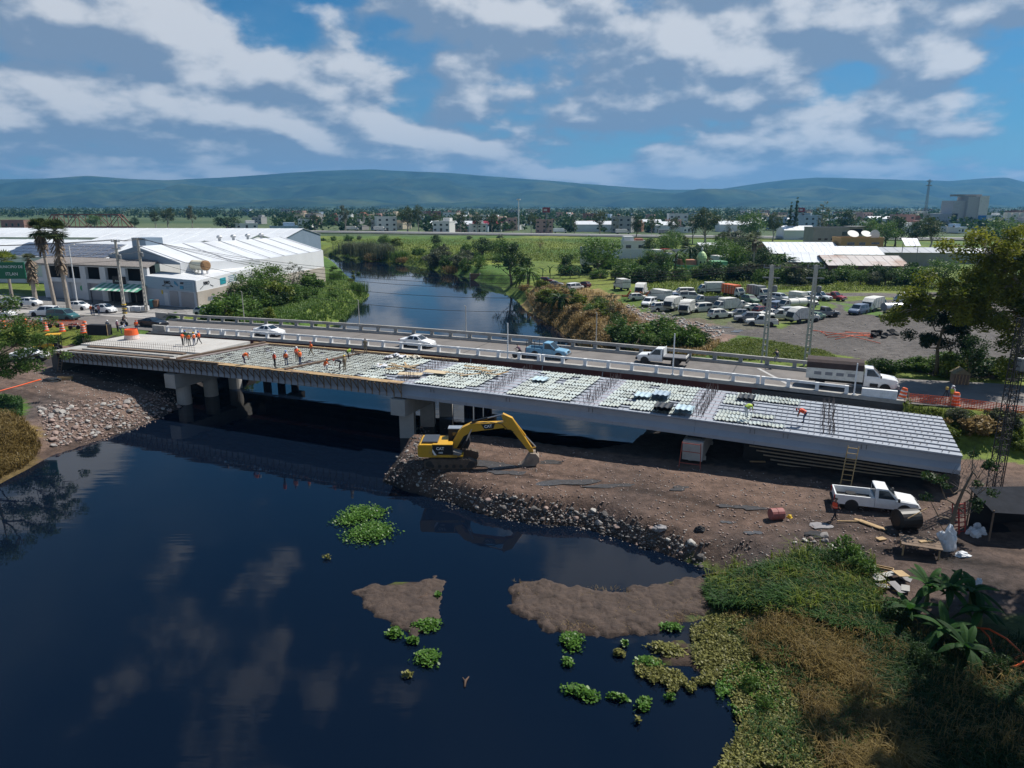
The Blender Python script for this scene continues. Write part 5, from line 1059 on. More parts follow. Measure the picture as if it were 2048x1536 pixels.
MB().bar(wp(-.25, 1.2, 8.6), wp(-.25, 2.3, 9.1), .06).bar(wp(-.25, 5.6, 8.7), wp(-.25, 4.5, 9.1), .06).build('roof_logo', PBLK, rm_); MB().slab([wp(-.24, 8, 9.9), wp(-.24, 10, 9.95), wp(-.24, 10, 8.8), wp(-.24, 8, 8.7)], .04).build('blue_logo', mat('teal print', (.03, .30, .36), .5), rm_)
for i in range(4): MB().bar(wp(-.25, 11, 10-.35*i), wp(-.25, 14, 10.05-.35*i), .02, .08).build('text_line', PBLU, rm_)
q = MB()
for i in range(5): x = 3.2+i*.55; q.tube([wp(-.26, x, 6.2), wp(-.26, x+.2, 7.0), wp(-.26, x+.35, 6.1), wp(-.26, x+.5, 6.9)], .07, 4)
q.build('graffiti', mat('blue spray paint', (.05, .22, .35), .6), rm_)
# water tank on the shop roof
tk = thing('water_tank', 'cream cylindrical water tank on short legs above the shop roof', 'tank', wp(4.2, 7, 10.6)+FR, FACE)
MB().tube([(-2.1, 0, 1.7), (-1.9, 0, 1.7), (1.3, 0, 1.7), (1.5, 0, 1.7)], [.6, .95, .95, .75], 18).build('tank', mat('cream tank', (.68, .64, .50), .5, var=.1, dirt=(.38, .22, .1), dscale=.5), tk); MB().tube([(1.3, 0, 1.7), (1.9, 0, 1.7), (2.05, 0, 1.7)], [.96, .96, .7], 18).build('rusty_end', mat('rusty tank end', (.30, .17, .08), .8, var=.3), tk)
for x in (-1.3, 1.2):
    for y in (-.6, .6): MB().box((x, y, .4), (.3, .3, .9)).build('leg', RENDW, tk)
# ---- two-storey shop row left of it
sh_ = thing('shop_row', 'two storey shop row with dark upper bays and green striped awning', 'shops', FL)
fs2 = Vector((-.94, .34, 0)); FACE2 = math.atan2(-fs2.y, -fs2.x)
def sp(a, b, z): return fs2*a+dD*b+Vector((0, 0, z-FL.z))
SW = 30.
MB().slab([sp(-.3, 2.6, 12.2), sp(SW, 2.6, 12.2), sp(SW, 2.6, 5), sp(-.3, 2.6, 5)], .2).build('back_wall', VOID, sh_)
MB().slab([sp(-.4, .2, 12.1), sp(SW, .2, 12.1), sp(SW, 4.6, 13.1), sp(-.4, 4.6, 13.1)], .25).build('tiled_eave', mat('grey eave tiles', (.26, .24, .23), .9, var=.2, vscale=2), sh_)
q = MB()
for a in np.arange(-.3, SW, .45): q.bar(sp(a, .1, 12.13), sp(a, 4.6, 13.13), .1, .07)
q.build('tile_ridges', mat('grey eave tiles', (.26, .24, .23)), sh_)['kind'] = 'stuff'
for z0, z1 in ((8.5, 9.3), (11.7, 12.1)): MB().slab([sp(-.3, .4, z1), sp(SW, .4, z1), sp(SW, .4, z0), sp(-.3, .4, z0)], .5).build('band', RENDW, sh_)
for i in range(6):
    a = 5.2*i+(.0 if i else -.3); MB().slab([sp(a, .35, 11.8), sp(a+1.5, .35, 11.8), sp(a+1.5, .35, 5.1), sp(a, .35, 5.1)], .6).build('pier', RENDW, sh_)
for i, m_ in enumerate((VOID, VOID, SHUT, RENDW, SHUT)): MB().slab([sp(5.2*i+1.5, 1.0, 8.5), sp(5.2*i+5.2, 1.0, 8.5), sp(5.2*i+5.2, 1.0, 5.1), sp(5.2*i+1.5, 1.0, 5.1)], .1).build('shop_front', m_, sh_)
AWG = mat('green awning', (.09, .30, .20), .6, var=.1); AWW = mat('pale awning', (.5, .6, .54), .6)
for i in range(16):
    a0, a1 = -.2+i*.74, -.2+(i+1)*.74-.01; MB().slab([sp(a0, .3, 8.75), sp(a1, .3, 8.75), sp(a1, -3.2, 7.75), sp(a0, -3.2, 7.75)], .05).build('awning_strip', AWG if i % 2 == 0 else AWW, sh_)
for a in (.2, 5.7, 11.4): MB().bar(sp(a, -3.1, 5.2), sp(a, -3.1, 7.7), .1).build('awning_post', DKP, sh_)
o = MB().slab([sp(5.2, .0, 10.1), sp(8.4, .0, 10.1), sp(8.4, .0, 8.4), sp(5.2, .0, 8.4)], .12).build('shop_sign', PBLK, sh_); q = obj('lettering', textmesh('Arboles', .55, mat('pale sign print', (.6, .66, .6), .5)), sh_, sp(6.8, -.16, 9.25)); q.rotation_euler = (math.pi/2, 0, FACE2)
MB().lathe([(.05, 0), (.55, 0), (.55, .04)], 20).build('green_disc', mat('green disc', (.03, .32, .12), .5), sh_, loc=sp(17.5, .8, 7.4)).rotation_euler = (math.pi/2, 0, FACE2)
# solar panels on the roof left of the gable
PV = mat('solar cell blue', (.012, .022, .06), .15, var=.2, vscale=.5, spec=.7); FRM = mat('aluminium frame', (.5, .5, .52), .4, .6)
sr = thing('solar_roof', 'sloping roof covered with dark blue solar panels above the shops', 'solar roof', FL)
MB().slab([sp(13.5, 4.7, 12.95), sp(46, 4.7, 12.95), sp(46, 16, 15.2), sp(17.5, 16, 15.2)], .2).build('roof', ROOFW, sr)
for r_i in range(4):
    for c_i in range(14):
        a = 14.6+c_i*2.1+r_i*.95; b = 5.0+r_i*2.6; za = 13.12+(b-4.7)*.199; zb = 13.12+(b+2.4-4.7)*.199
        pn = MB().slab([sp(a, b, za), sp(a+1.95, b, za), sp(a+1.95, b+2.4, zb), sp(a, b+2.4, zb)], .05).build('solar_panel', PV, sr)
        if c_i < 9: MB().bar(sp(a-.05, b, za+.04), sp(a-.05, b+2.45, zb+.04), .09, .05).build('panel_frame', FRM, pn)
# white halls behind
AN = math.atan2(.36, .93)
hall('warehouse', 'long low white hall behind the solar roof, farther left', (-190, 190), rad(-8), 105, 40, 5, 11.5, 14.2, WALLW, ROOFW, 14)
hall('warehouse', 'white hall with grey ridge sheds behind the riverside warehouse', (-128, 212), rad(-6), 48, 34, 5, 12.0, 14.6, WALLW, ROOFW, 10)
hall('warehouse', 'pale blue white hall with grey gable next to the rail bridge field', (-122, 252), rad(-5), 44, 36, 5, 12.3, 15.2, WALLG, ROOFW, 10)
hall('warehouse', 'far white hall with dark clerestory strip near the rust truss', (-215, 270), rad(-4), 96, 36, 5, 12.0, 14.8, WALLW, ROOFW, 12)
MB().box((0, 0, 2.2), (4.6, 4, 3.2)).build('roof_box', WALLG, thing('stair_tower', 'small blue grey box rising between the solar roof and gable', 'roof box', wp(25.5, 13, 13.0)+FR, FACE))
# ---------------------------------------------------------------- right bank buildings
hall('warehouse', 'long white roofed shed with faint lettering behind palms', R(1536, 500, 262)[:2], rad(-3), 25, 14, 4, 8.3, 10.2, BRICK, ROOFW, 12)
hall('warehouse', 'white roofed brick shed with low gable facing the yard', R(1576, 533, 200)[:2], rad(-16), 12, 18, 4, 8.2, 10.4, BRICK, ROOFW, 6)
hall('warehouse', 'brick shed with rust streaked white roof beside the bushes', R(1657, 541, 192)[:2], rad(-8), 20, 18, 4, 7.9, 10.0, BRICK, RUSTR, 9)
hall('warehouse', 'white roofed shed left behind the brick gable', R(1540, 515, 229)[:2], rad(-8), 18, 13, 4, 8.6, 10.6, BRICK, ROOFW, 8)
hall('warehouse', 'white roofed shed behind the rusty roofs', R(1640, 522, 228)[:2], rad(-6), 19, 14, 4, 8.4, 10.6, BRICK, ROOFW, 8)
hall('warehouse', 'small grey roofed shed behind the white sheds by dishes', R(1760, 510, 240)[:2], rad(-4), 26, 12, 4, 8.2, 9.6, GREYC, mat('grey sheet roof', (.36, .38, .41), .5, var=.1, vscale=.2), 8)
hall('warehouse', 'low white roof hidden by the big tree at the yard end', R(1905, 520, 250)[:2], rad(0), 60, 14, 4, 7.4, 8.6, GREYC, ROOFW, 8)
hall('warehouse', 'tiny white roofed shed between the compound palms', R(1400, 487, 300)[:2], rad(-3), 12, 8, 4, 7.0, 8.2, RENDW, ROOFW, 6)
def block(name, label, base, rz, dims, wm, cat='building', wins=(), roof=None, par=True):
    o = thing(name, label, cat, base, rz); w_, d_, h_ = dims
    MB().box((0, d_/2, h_/2-.5), (w_, d_, h_+1)).build('wall', wm, o)
    if par:
        q = MB()
        for x, y, a, b in ((0, 0, w_+.2, .25), (0, d_, w_+.2, .25), (-w_/2, d_/2, .25, d_), (w_/2, d_/2, .25, d_)): q.box((x, y, h_+.2), (a, b, .5))
        q.build('parapet', roof or wm, o)
    for x, z, a, b in wins:
        f = MB().box((x, -.04, z), (a+.16, .1, b+.16)).build('window', mat('window frame', (.3, .3, .3), .6), o); MB().box((x, -.1, z), (a, .04, b)).build('pane', GLASS, f)
    return o
gb = block('concrete_building', 'bare grey three storey concrete building with open top floor', R(1672, 505, 290), rad(-4), (19, 12, 9.4), GREYC, wins=[(-7, 5.2, 1.2, .7), (-4.5, 5.2, 1.2, .7), (-2, 5.2, 1.2, .7), (2.5, 7.4, 2.0, 1.6), (5.5, 3.6, 1.8, 1.4), (-6, 2.6, 1.2, .7), (8, 3.6, 1.4, 1.4)])
for x in (4.5, 7, 9.4): MB().box((x, .2, 8.0), (.4, .4, 3.2)).build('column', CONC, gb)
MB().box((6.9, 2, 10.2), (6.4, 6, .2)).build('upper_roof', GREYC, gb); MB().box((6.9, -.1, 8.2), (4.6, .1, 2.2)).build('open_floor', VOID, gb)
ob_ = block('ochre_house', 'ochre flat roofed house carrying white satellite dishes', R(1722, 508, 262), rad(-4), (15, 9, 5.4), mat('ochre render', (.36, .23, .10), .85, var=.1), wins=[(-4, 3.6, 2.4, 1), (0, 3.6, 2.0, 1), (4.6, 3.8, 2.6, .6)])
for x, s_ in ((-2.4, 2.0), (2.4, 1.8), (5.4, 1.8)):
    d = thing('satellite_dish', {-2.4: 'large white satellite dish on the ochre roof by the wall', 2.4: 'second white satellite dish in the middle of the ochre roof', 5.4: 'white satellite dish tipped on edge at the ochre roof end'}[x], 'dish', R(1722, 508, 262)+Vector((x, 3, 5.6)))
    q = MB().lathe([(s_*f, .55*f*f) for f in (.02, .35, .7, 1)], 16); R3 = Matrix.Rotation(rad(35 if x < 5 else 80), 3, 'X'); q.v = [tuple(R3 @ Vector(v)+Vector((0, 0, 1.1))) for v in q.v]; q.build('bowl', OWHT, d); MB().cyl((0, 0, -.3), (0, .1, 1.1), .12).build('post', GRYP, d)
pr = thing('solar_rack', 'tilted blue solar panel rack on a house roof behind the sheds', 'solar rack', R(1808, 512, 235))
for i in range(3):
    for j in range(2): MB().slab([Vector((i*1.75, j*1.9*.8, 3.2+j*1.2)), Vector((i*1.75+1.65, j*1.52, 3.2+j*1.2)), Vector((i*1.75+1.65, j*1.52+1.45, 4.35+j*1.2)), Vector((i*1.75, j*1.52+1.45, 4.35+j*1.2))], .05).build('solar_panel', mat('light solar blue', (.05, .12, .26), .2), pr)
for x in (0, 5): MB().bar((x, 1.5, -3), (x, 1.5, 4.3), .15).build('leg', GRYP, pr)
# small chapel with green dome
ch = block('chapel', 'green and cream chapel wall with a small pale green dome', P(1405, 549, 4.3), 0, (14, 6, 2.2), mat('chapel green', (.16, .36, .2), .8, var=.15), cat='chapel')
MB().cyl((0, 2, 2), (0, 2, 4.4), 1.35, n=12).build('drum', mat('pale green render', (.45, .56, .32), .8), ch); MB().lathe([(1.5, 0), (1.5, .15), (1.35, .8), (.95, 1.5), (.4, 1.95), (.12, 2.1), (.12, 2.5)], 14, (0, 2, 4.4)).build('dome', mat('pale green dome', (.42, .58, .28), .6), ch); MB().lathe([(.3, 0), (.3, .5), (.1, .8)], 8, (0, 2, 6.7)).build('lantern', OWHT, ch)
for x in (-.6, .6): MB().box((x, .62, 3.2), (.45, .1, .9)).build('window', VOID, ch)
MB().box((-4, 3, 3.0), (4.5, 4, 2)).build('side_room', mat('terracotta trim', (.42, .2, .13), .8), ch); MB().box((5, 3, 2.8), (4.6, 4, 1.6)).build('side_room', MATS['chapel green'], ch)
ho = block('modern_house', 'white stepped modern house with long fence wall beyond the compound', R(1268, 505, 300), 0, (9, 8, 4.4), RENDW, wins=[(-2.4, 2.4, 2, 1.2), (2.6, 2.4, 1.6, 1.2)]); MB().box((-2.2, 4, 5.4), (4, 6, 2.2)).build('roof_room', RENDW, ho); MB().box((2.4, 4, 5.0), (3, 5, 1.2)).build('roof_room', mat('brick red room', (.3, .12, .08), .8), ho)
fw_ = thing('compound_wall', 'long pale grey sheet wall around the trailer compound', 'wall', R(1213, 522, 270), 0)
for i in range(10): MB().box((i*3.6, 0, 2.2), (3.5, .2, 4.4)).build('wall_panel', mat('pale sheet panel', (.5, .54, .58), .6, var=.08), fw_)
# feed mill tower
ml = thing('mill_tower', 'tall grey and white mill tower with a blue square panel', 'tower', R(1930, 460, 640))
for x, y, z, a, b, c, m_ in ((-6, 8, 12, 16, 18, 26, mat('mill light grey', (.44, .45, .46), .8)), (3, 4, 14, 13, 16, 29, mat('mill grey', (.42, .42, .42), .8)), (10, 2, 14.5, 8, 14, 29, OWHT), (-17, 8, 6, 16, 18, 16, mat('mill shed', (.36, .38, .42), .7)), (0, 6, 29.5, 22, 10, 1.6, GREYC)): MB().box((x, y, z), (a, b, c)).build('tower_block', m_, ml)
MB().box((10, -5.2, 8), (7, .4, 9)).build('blue_panel', mat('blue panel', (.02, .16, .42), .6), ml)
for i in range(5):
    o = thing('silo', 'white silo with blue foot in the row beside the mill tower', 'silo', R(2010+i*15, 458, 640), 0, 'silos beside the mill'); MB().cyl((0, 0, 0), (0, 0, 14), 3, n=12).build('silo_body', OWHT, o); MB().box((0, -3, 3), (3, .6, 3.5)).build('blue_panel', MATS['blue panel'], o)
# lattice mast, street light, billboard
def lattice(name, label, cat, base, h, w0, w1, m, n, r=.1):
    o = thing(name, label, cat, base); 
    for i in range(4):
        sx, sy = ((-1, -1), (1, -1), (1, 1), (-1, 1))[i]; MB().bar((sx*w0, sy*w0, 0), (sx*w1, sy*w1, h), r).build('leg', m, o)
    q = MB()
    for k_ in range(n):
        f0, f1 = k_/n, (k_+1)/n; a0, a1 = w0+(w1-w0)*f0, w0+(w1-w0)*f1
        for i in range(4):
            c0 = ((-1, -1), (1, -1), (1, 1), (-1, 1))[i]; c1 = ((-1, -1), (1, -1), (1, 1), (-1, 1))[(i+1) % 4]
            q.bar((c0[0]*a0, c0[1]*a0, h*f0), (c1[0]*a1, c1[1]*a1, h*f1), r*.6); q.bar((c0[0]*a1, c0[1]*a1, h*f1), (c1[0]*a1, c1[1]*a1, h*f1), r*.6)
    q.build('bracing', m, o); return o
STEEL = mat('galvanised lattice', (.24, .25, .26), .6, .4); DKST = mat('dark weathered steel', (.05, .045, .045), .7, .3)
o = lattice('radio_mast', 'thin steel lattice radio mast rising over the town trees', 'mast', R(1846, 458, 520), 34, .8, .4, STEEL, 14, .13)
for z in (30, 33): MB().box((0, 0, z), (3.2, 1.2, .5)).build('antenna', STEEL, o)
o = thing('light_mast', 'tall white light mast with lamp ring by the highway', 'light mast', R(1037, 462, 520)); MB().tube([(0, 0, 0), (0, 0, 22)], [.45, .25], 8).build('mast', WHITEP, o); MB().cyl((0, 0, 21.4), (0, 0, 22.2), 1.3, n=10).build('lamp_ring', OWHT, o)
for a, b, c, lab in ((1092, 462, 520, 'dark red billboard on a post above the highway trees'), (1600, 455, 620, 'small dark red sign on a tall post in the town')):
    o = thing('billboard', lab, 'billboard', R(a, b, c)); MB().cyl((0, 0, 0), (0, 0, 13), .3).build('post', GRYP, o); MB().box((0, 0, 14.6), (5.4, .5, 3.6)).build('panel', mat('billboard red', (.22, .03, .04), .5), o); MB().box((-.6, -.3, 14.6), (2.4, .1, 1.4)).build('panel_print', mat('billboard print', (.6, .5, .5), .5), o)
# rust red truss railway bridge on the far left
tb = thing('truss_bridge', 'rust red steel truss railway bridge in the fields', 'truss bridge', R(88, 455, 640)); TR = mat('rust red steel', (.20, .075, .05), .8, var=.2, vscale=.3); n = 8; pl = 9.4; hh = 11.
for y in (0, 6):
    ch_ = MB(); ch_.bar((0, y, .5), (n*pl, y, .5), .7); ch_.bar((pl*.9, y, hh), (n*pl-pl*.9, y, hh), .7, .9); ch_.bar((0, y, .5), (pl*.9, y, hh), .8); ch_.bar((n*pl, y, .5), (n*pl-pl*.9, y, hh), .8); ch_.build('chord', TR, tb)
    for i in range(1, n):
        MB().bar((i*pl, y, .5), (i*pl, y, hh), .4).build('post', TR, tb)
        if i < n-1: MB().bar((i*pl, y, hh if i % 2 else .5), ((i+1)*pl, y, .5 if i % 2 else hh), .45).build('diagonal', TR, tb)
for i in range(1, n): MB().bar((i*pl, 0, hh), (i*pl, 6, hh), .4).build('cross_strut', TR, tb)
MB().box((n*pl/2, 3, 0), (n*pl, 6.5, .8)).build('deck', TR, tb)
for x in (-1, n*pl+1): MB().box((x, 3, -2), (3, 8, 4.6)).build('abutment', DCONC, tb)
block('ruined_house', 'roofless brick ruin in the fields left of the rail truss', R(26, 456, 600), 0, (19, 10, 6), mat('old pink brick', (.26, .15, .12), .9, var=.2), wins=[(-5, 2.5, 1.6, 2.4), (0, 2.5, 1.6, 2.4), (5, 2.5, 1.6, 2.4)])
# highway on its low bank
HW = mat('pale highway', (.30, .29, .28), .85, var=.1, vscale=.05)
hwp = [tuple(P(a, b, 5.2)[:2]) for a, b in ((-200, 457), (300, 457), (600, 461), (1000, 466), (1300, 470), (1700, 474), (2300, 478))]
mbx = MB(); vs = []
for i, (x, y) in enumerate(hwp): vs += [(x, y-6, 4.2), (x, y-5, 5.2), (x, y+5, 5.2), (x, y+6, 4.2)]
mbx.add(vs, [(4*i+j, 4*i+4+j, 4*i+5+j, 4*i+1+j) for i in range(len(hwp)-1) for j in range(3)]); tag(mbx.build('highway', HW), kind='structure')
for i, (a, b) in enumerate(((705, 461), (760, 462), (1120, 466), (1245, 468), (1330, 469))):
    p = P(a, b, 5.2); truck('box', OWHT, [OWHT, OWHT, WHT, OWHT, GRYP][i], ['white truck standing on the highway by the tall eucalyptus', 'white lorry on the highway beside the dark round tree', 'long white lorry on the highway near the billboard', 'white delivery truck on the highway behind the field', 'grey lorry on the highway near the round topped tree'][i], p, 0, L=9, hood=False)
# ---------------------------------------------------------------- the town beyond the highway
HC = [('white', mat('town white', (.66, .66, .64), .85, var=.1)), ('cream', mat('town cream', (.56, .48, .36), .85, var=.1)), ('brick red', mat('town brick', (.30, .15, .10), .9, var=.15)), ('grey', mat('town grey', (.34, .34, .34), .9, var=.1)), ('pale blue', mat('town blue', (.36, .45, .54), .85)), ('pink', mat('town pink', (.52, .33, .28), .85))]
HM = []
for v in range(4):
    q = random.Random(v+5); fl2 = 1+v % 3; w_ = 9+2*v; d_ = 10; h_ = 3.1*fl2+.3
    wl = MB().box((0, d_/2, h_/2), (w_, d_, h_)); 
    for x, y, a, b in ((0, 0, w_+.2, .3), (-w_/2, d_/2, .3, d_), (w_/2, d_/2, .3, d_)): wl.box((x, y, h_+.3), (a, b, .6))
    if v % 2: wl.box((w_*.2, d_*.6, h_+1.2), (w_*.4, d_*.5, 2.4))
    wn = MB()
    for f in range(fl2):
        for x in np.linspace(-w_*.36, w_*.36, 3): wn.box((x, -.06, 1.7+3.1*f), (1.5, .12, 1.2 if (f or x) else 2.0))
    tnk = MB().lathe([(.7, 0), (.7, 1.2), (.3, 1.6)], 8, (-w_*.25, d_*.6, h_+.3))
    HM.append((wl, wn, tnk))
HMM = {}
for ci, (cn_, cmx) in enumerate(HC):
    for v, (wl, wn, tnk) in enumerate(HM): HMM[(ci, v)] = (wl.mesh('wall', cmx), wn.mesh('windows', GLASS), tnk.mesh('roof_tank', mat('black roof tank', (.02, .02, .02), .6)))
hr = random.Random(91)
def house(a, Y, ci, v, rz, sc):
    p = R(a, 450, Y); s = ['single storey', 'two storey', 'three storey', 'single storey'][v]; ext = ['with a roof tank', 'with a roof room', 'with a roof tank', 'with a roof room'][v]
    o = thing('town_house', f'{HC[ci][0]} {s} flat roofed house {ext} in the far town', 'house', (p.x, p.y, 4.), rz, f'{HC[ci][0]} {s} town houses {ext}'); o.scale = (sc,)*3
    m1, m2, m3 = HMM[(ci, v)]; obj('wall', m1, o); w2 = obj('windows', m2, o); w2['kind'] = 'stuff'
    if v in (0, 2): obj('roof_tank', m3, o)
for i in range(240):
    a = hr.uniform(560, 2080) if i > 14 else hr.uniform(480, 640); Y = 520+900*hr.random()**1.3
    house(a, Y, hr.choice([0, 0, 0, 1, 1, 2, 3, 4, 5]), hr.randrange(4), hr.uniform(-.5, .5), hr.uniform(.8, 1.25))
for a, Y, ln, lab in ((900, 900, 60, 'long white factory roof at the foot of the hills'), (860, 560, 40, 'pinkish market hall behind the highway trees'), (1150, 560, 34, 'white hall beside the highway with red stripe'), (1230, 620, 40, 'pale hall roofs in the town centre'), (1440, 560, 30, 'light grey shed beside a clump of trees'), (1500, 700, 60, 'low white hall near the cypress pair'), (1740, 800, 50, 'white factory roof beyond the concrete building'), (1570, 430, 18, 'grey gabled barn with blank wall below the cypresses'), (945, 560, 22, 'red roofed filling station by the highway'), (1310, 540, 16, 'small white gabled shed by the highway')):
    rmx = REDP if 'red roofed' in lab else ROOFW
    p = R(a, 450, Y); hall('town_hall', lab, (p.x, p.y), rad(hr.uniform(-4, 4)), ln, 16, 4, 9, 11.5, mat('town pink', (.52, .33, .28)) if 'pink' in lab else WALLW, rmx, 6, 'hall')
# ================================================================ POLES, WIRES, SIGNS
PC = mat('pale concrete pole', (.50, .47, .42), .85, var=.15, vscale=1.5, dirt=(.33, .3, .27), dscale=1.0)
def cpole(label, base, h, rz, stripes=False):
    o = thing('utility_pole', label, 'utility pole', base, rz); w0, w1 = .25, .11
    for sg in (-1, 1): MB().bar((sg*w0, 0, 0), (sg*w1, 0, h), .16, .24).build('leg', PC, o)
    for i in range(int(h/.75)): 
        z = .9+i*.75; wz = w0+(w1-w0)*z/h; MB().box((0, 0, z), (wz*2, .2, .22)).build('rung', PC, o)
    for z in (h-.3, h-1.5): MB().box((0, 0, z), (2.0, .12, .14)).build('crossarm', STEEL, o)
    for x in (-.9, -.3, .3, .9): MB().lathe([(.05, 0), (.09, .08), (.05, .16), (.08, .24)], 8, (x, 0, h-.2)).build('insulator', GRYP, o)
    MB().lathe([(.25, 0), (.28, .1), (.28, .7), (.2, .8)], 10, (.55, 0, h-3.2)).build('transformer', STEEL, o)
    if stripes:
        for i in range(5): MB().box((0, 0, .2+.36*i), (.86, .3, .18)).build('yellow_band', mat('hazard yellow', (.7, .45, .03), .6) if i % 2 == 0 else PBLK, o)
    return o
pl_ = [(cpole('concrete ladder pole with yellow striped foot beside the road', P(250, 628, 5.5), 12.4, AXA, True), 12.4), (cpole('concrete ladder pole by the blue bins at the shop corner', P(293, 621, 5.4), 12.6, AXA), 12.6), (cpole('concrete ladder pole behind the far railing on grass', G(1527, 728), 12.2, AXA), 12.2), (cpole('concrete ladder pole next to the dump truck behind railing', G(1612, 732), 12.2, AXA), 12.2)]
WIRE = mat('black cable', (.02, .02, .022), .6)
def wire(a, b, sag, lab, r=.028, group='power cables over the river'):
    a = Vector(a); b = Vector(b); pts = [a+(b-a)*f-Vector((0, 0, sag*4*f*(1-f))) for f in np.linspace(0, 1, 26)]
    o = MB().tube([p-a for p in pts], r, 4).build('power_cable', WIRE); o.location = a; tag(o, lab, 'cable', group)
pt_ = lambda i, x, dz: Vector(pl_[i][0].location)+Vector((U[0]*x, U[1]*x, pl_[i][1]+dz))
for x, dz, sg in ((-.9, 0, 3.4), (-.3, 0, 3.9), (.3, -.05, 4.5), (.9, 0, 5.2), (0, -2.2, 4.4), (.5, -3.4, 5.2)):
    wire(pt_(1, x, dz), pt_(2, x, dz), sg, 'thin black power cable sagging across the river between ladder poles')
    wire(pt_(0, x, dz), pt_(1, x, dz), .3, 'short thin cable between the two ladder poles by the shops', group='cables between the shop poles')
    wire(pt_(2, x, dz), pt_(3, x, dz), .25, 'short thin cable between the two ladder poles by the yard', group='cables between the yard poles')
    e_ = pt_(0, x, dz); wire(e_, e_+Vector((-70, 6, 1)), 1.6, 'thin cable running past the fan palms from the striped pole', group='cables past the palms')
# light poles along the two railings
for a, b, h, lab in ((748, 655, 4.4, 'thin grey pole on the far railing over open water'), (947, 673, 4.4, 'thin grey pole on the far railing left of the cyclist'), (1205, 692, 4.6, 'thin grey pole on the far railing near the flatbed'), (497, 647, 5.0, 'thin grey pole on the far railing by the bushes')):
    p = onroad(a, b, 23.1); o = thing('light_pole', lab, 'pole', p); MB().tube([(0, 0, 0), (0, 0, h)], [.07, .05], 8).build('shaft', PC, o); MB().box((0, 0, .1), (.25, .25, .2)).build('foot', PC, o); MB().bar((0, 0, h), (-.25, 0, h+.05), .05).build('arm', PC, o)
for a, b, h, lab in ((1021, 716, 4.2, 'white pole on the near railing beside the cyclist'), (1345, 752, 4.5, 'white pole on the near railing by the flatbed truck'), (1708, 792, 3.2, 'white post on the near railing in front of the dump truck')):
    p = onroad(a, b, 13.75); o = thing('light_pole', lab, 'pole', p); MB().tube([(0, 0, 0), (0, 0, h)], [.08, .06], 8).build('shaft', WHITEP, o); MB().box((0, 0, .1), (.28, .28, .2)).build('foot', WHITEP, o)
o = thing('street_lamp', 'slim white street lamp standing between the fan palms and awning', 'street lamp', gl(154, 602)); MB().tube([(0, 0, 0), (0, 0, 10.5)], [.14, .09], 8).build('shaft', WHITEP, o); MB().bar((0, 0, 10.4), (.9, -.4, 10.7), .08).build('arm', WHITEP, o); MB().box((1.1, -.5, 10.7), (.6, .3, .14)).build('lamp_head', OWHT, o)
# near lattice pole, lower right
lp = lattice('lattice_pole', 'dark steel lattice pole with ladder beside the black tarpaulin shelter', 'lattice pole', G(1984, 990), 13.5, .32, .24, DKST, 18, .055)
for i in range(30): MB().bar((-.3, -.5, .4+i*.42), (.3, -.5, .4+i*.42), .04).build('rung', DKST, lp)
for x in (-.3, .3): MB().bar((x, -.5, 0), (x, -.5, 13), .05).build('ladder_rail', DKST, lp)
MB().box((.5, -.3, 10.2), (1.0, .6, .9)).build('equipment_box', STEEL, lp)
# green road sign
sg_ = thing('road_sign', 'green road sign with white lettering above the left tree', 'road sign', R(-8, 600, 101)-Vector((0, 0, 4))); SGM = mat('sign green', (.008, .13, .07), .4, var=.05)
MB().box((0, 0, 8.0), (8.4, .12, 2.3)).build('panel', SGM, sg_)
for x in (-3, -1): MB().cyl((x, .15, -1), (x, .15, 9), .14).build('post', STEEL, sg_)
for tx_, x, z, s_ in (('AL MUNICIPIO DE', 1.9, 8.5, .52), ('ITLAN', 2.3, 7.5, .62)): o = obj('lettering', textmesh(tx_, s_, PWHITE), sg_, (x, -.08, z)); o.rotation_euler = (math.pi/2, 0, 0)
sg_.location = R(-10, 541, 100)-Vector((0, 0, 8.0))
# barrels, mesh fence, screen
BAR = mat('barrel orange', (.80, .13, .03), .5, var=.08); BARW = mat('barrel white', (.72, .70, .68), .5)
def barrel(label, loc, sc=1., tilt=0):
    o = thing('traffic_barrel', label, 'traffic barrel', loc); o.scale = (sc,)*3; o.rotation_euler = (0, tilt, 0)
    MB().lathe([(.36, 0), (.36, .08), (.3, .1), (.28, .35), (.26, .36), (.25, .6), (.235, .62), (.22, .85), (.2, .9), (.17, 1.0)], 16).build('drum', BAR, o)
    for z0, r in ((.2, .295), (.46, .262), (.72, .236)): MB().lathe([(r, 0), (r-.008, .1)], 16, (0, 0, z0)).build('white_band', BARW, o)
for a, b, lab in ((8, 657, 'orange striped barrel at the frame edge end of the mesh'), (52, 653, 'orange barrel standing on the road behind the mesh'), (92, 662, 'orange and white barrel beside the pedestrian in blue'), (125, 663, 'orange barrel between red bicycle and red motorcycle'), (167, 666, 'orange barrel right of the red motorcycle'), (171, 659, 'orange barrel behind another beside the black screen')): barrel(lab, gl(a, b), 1.25)
barrel('tilted orange white barrel at the right end of the railing', P(1802, 802, 5.5), 1.3, rad(10)); barrel('orange barrel beside the survey worker by the road', P(1910, 812, 5.5), 1.3)
o = thing('water_tub', 'big orange and white tub standing on the white slab', 'tub', ondeck(264, 678, .23)); MB().lathe([(.95, 0), (.98, .1), (.86, .62)], 20).build('white_base', mat('pinkish tub', (.65, .5, .45), .6), o); MB().lathe([(.9, .62), (.88, .7), (.80, 1.35), (.74, 1.38), (.74, 1.2)], 20).build('orange_tub', BAR, o)
o = thing('black_screen', 'black fabric screen box at the corner of the white slab', 'screen', gl(200, 667)-Vector((0, 0, .2)), AXA+.25); MB().box((0, 0, .75), (3.2, 1.0, 1.5)).build('fabric', VOID, o)
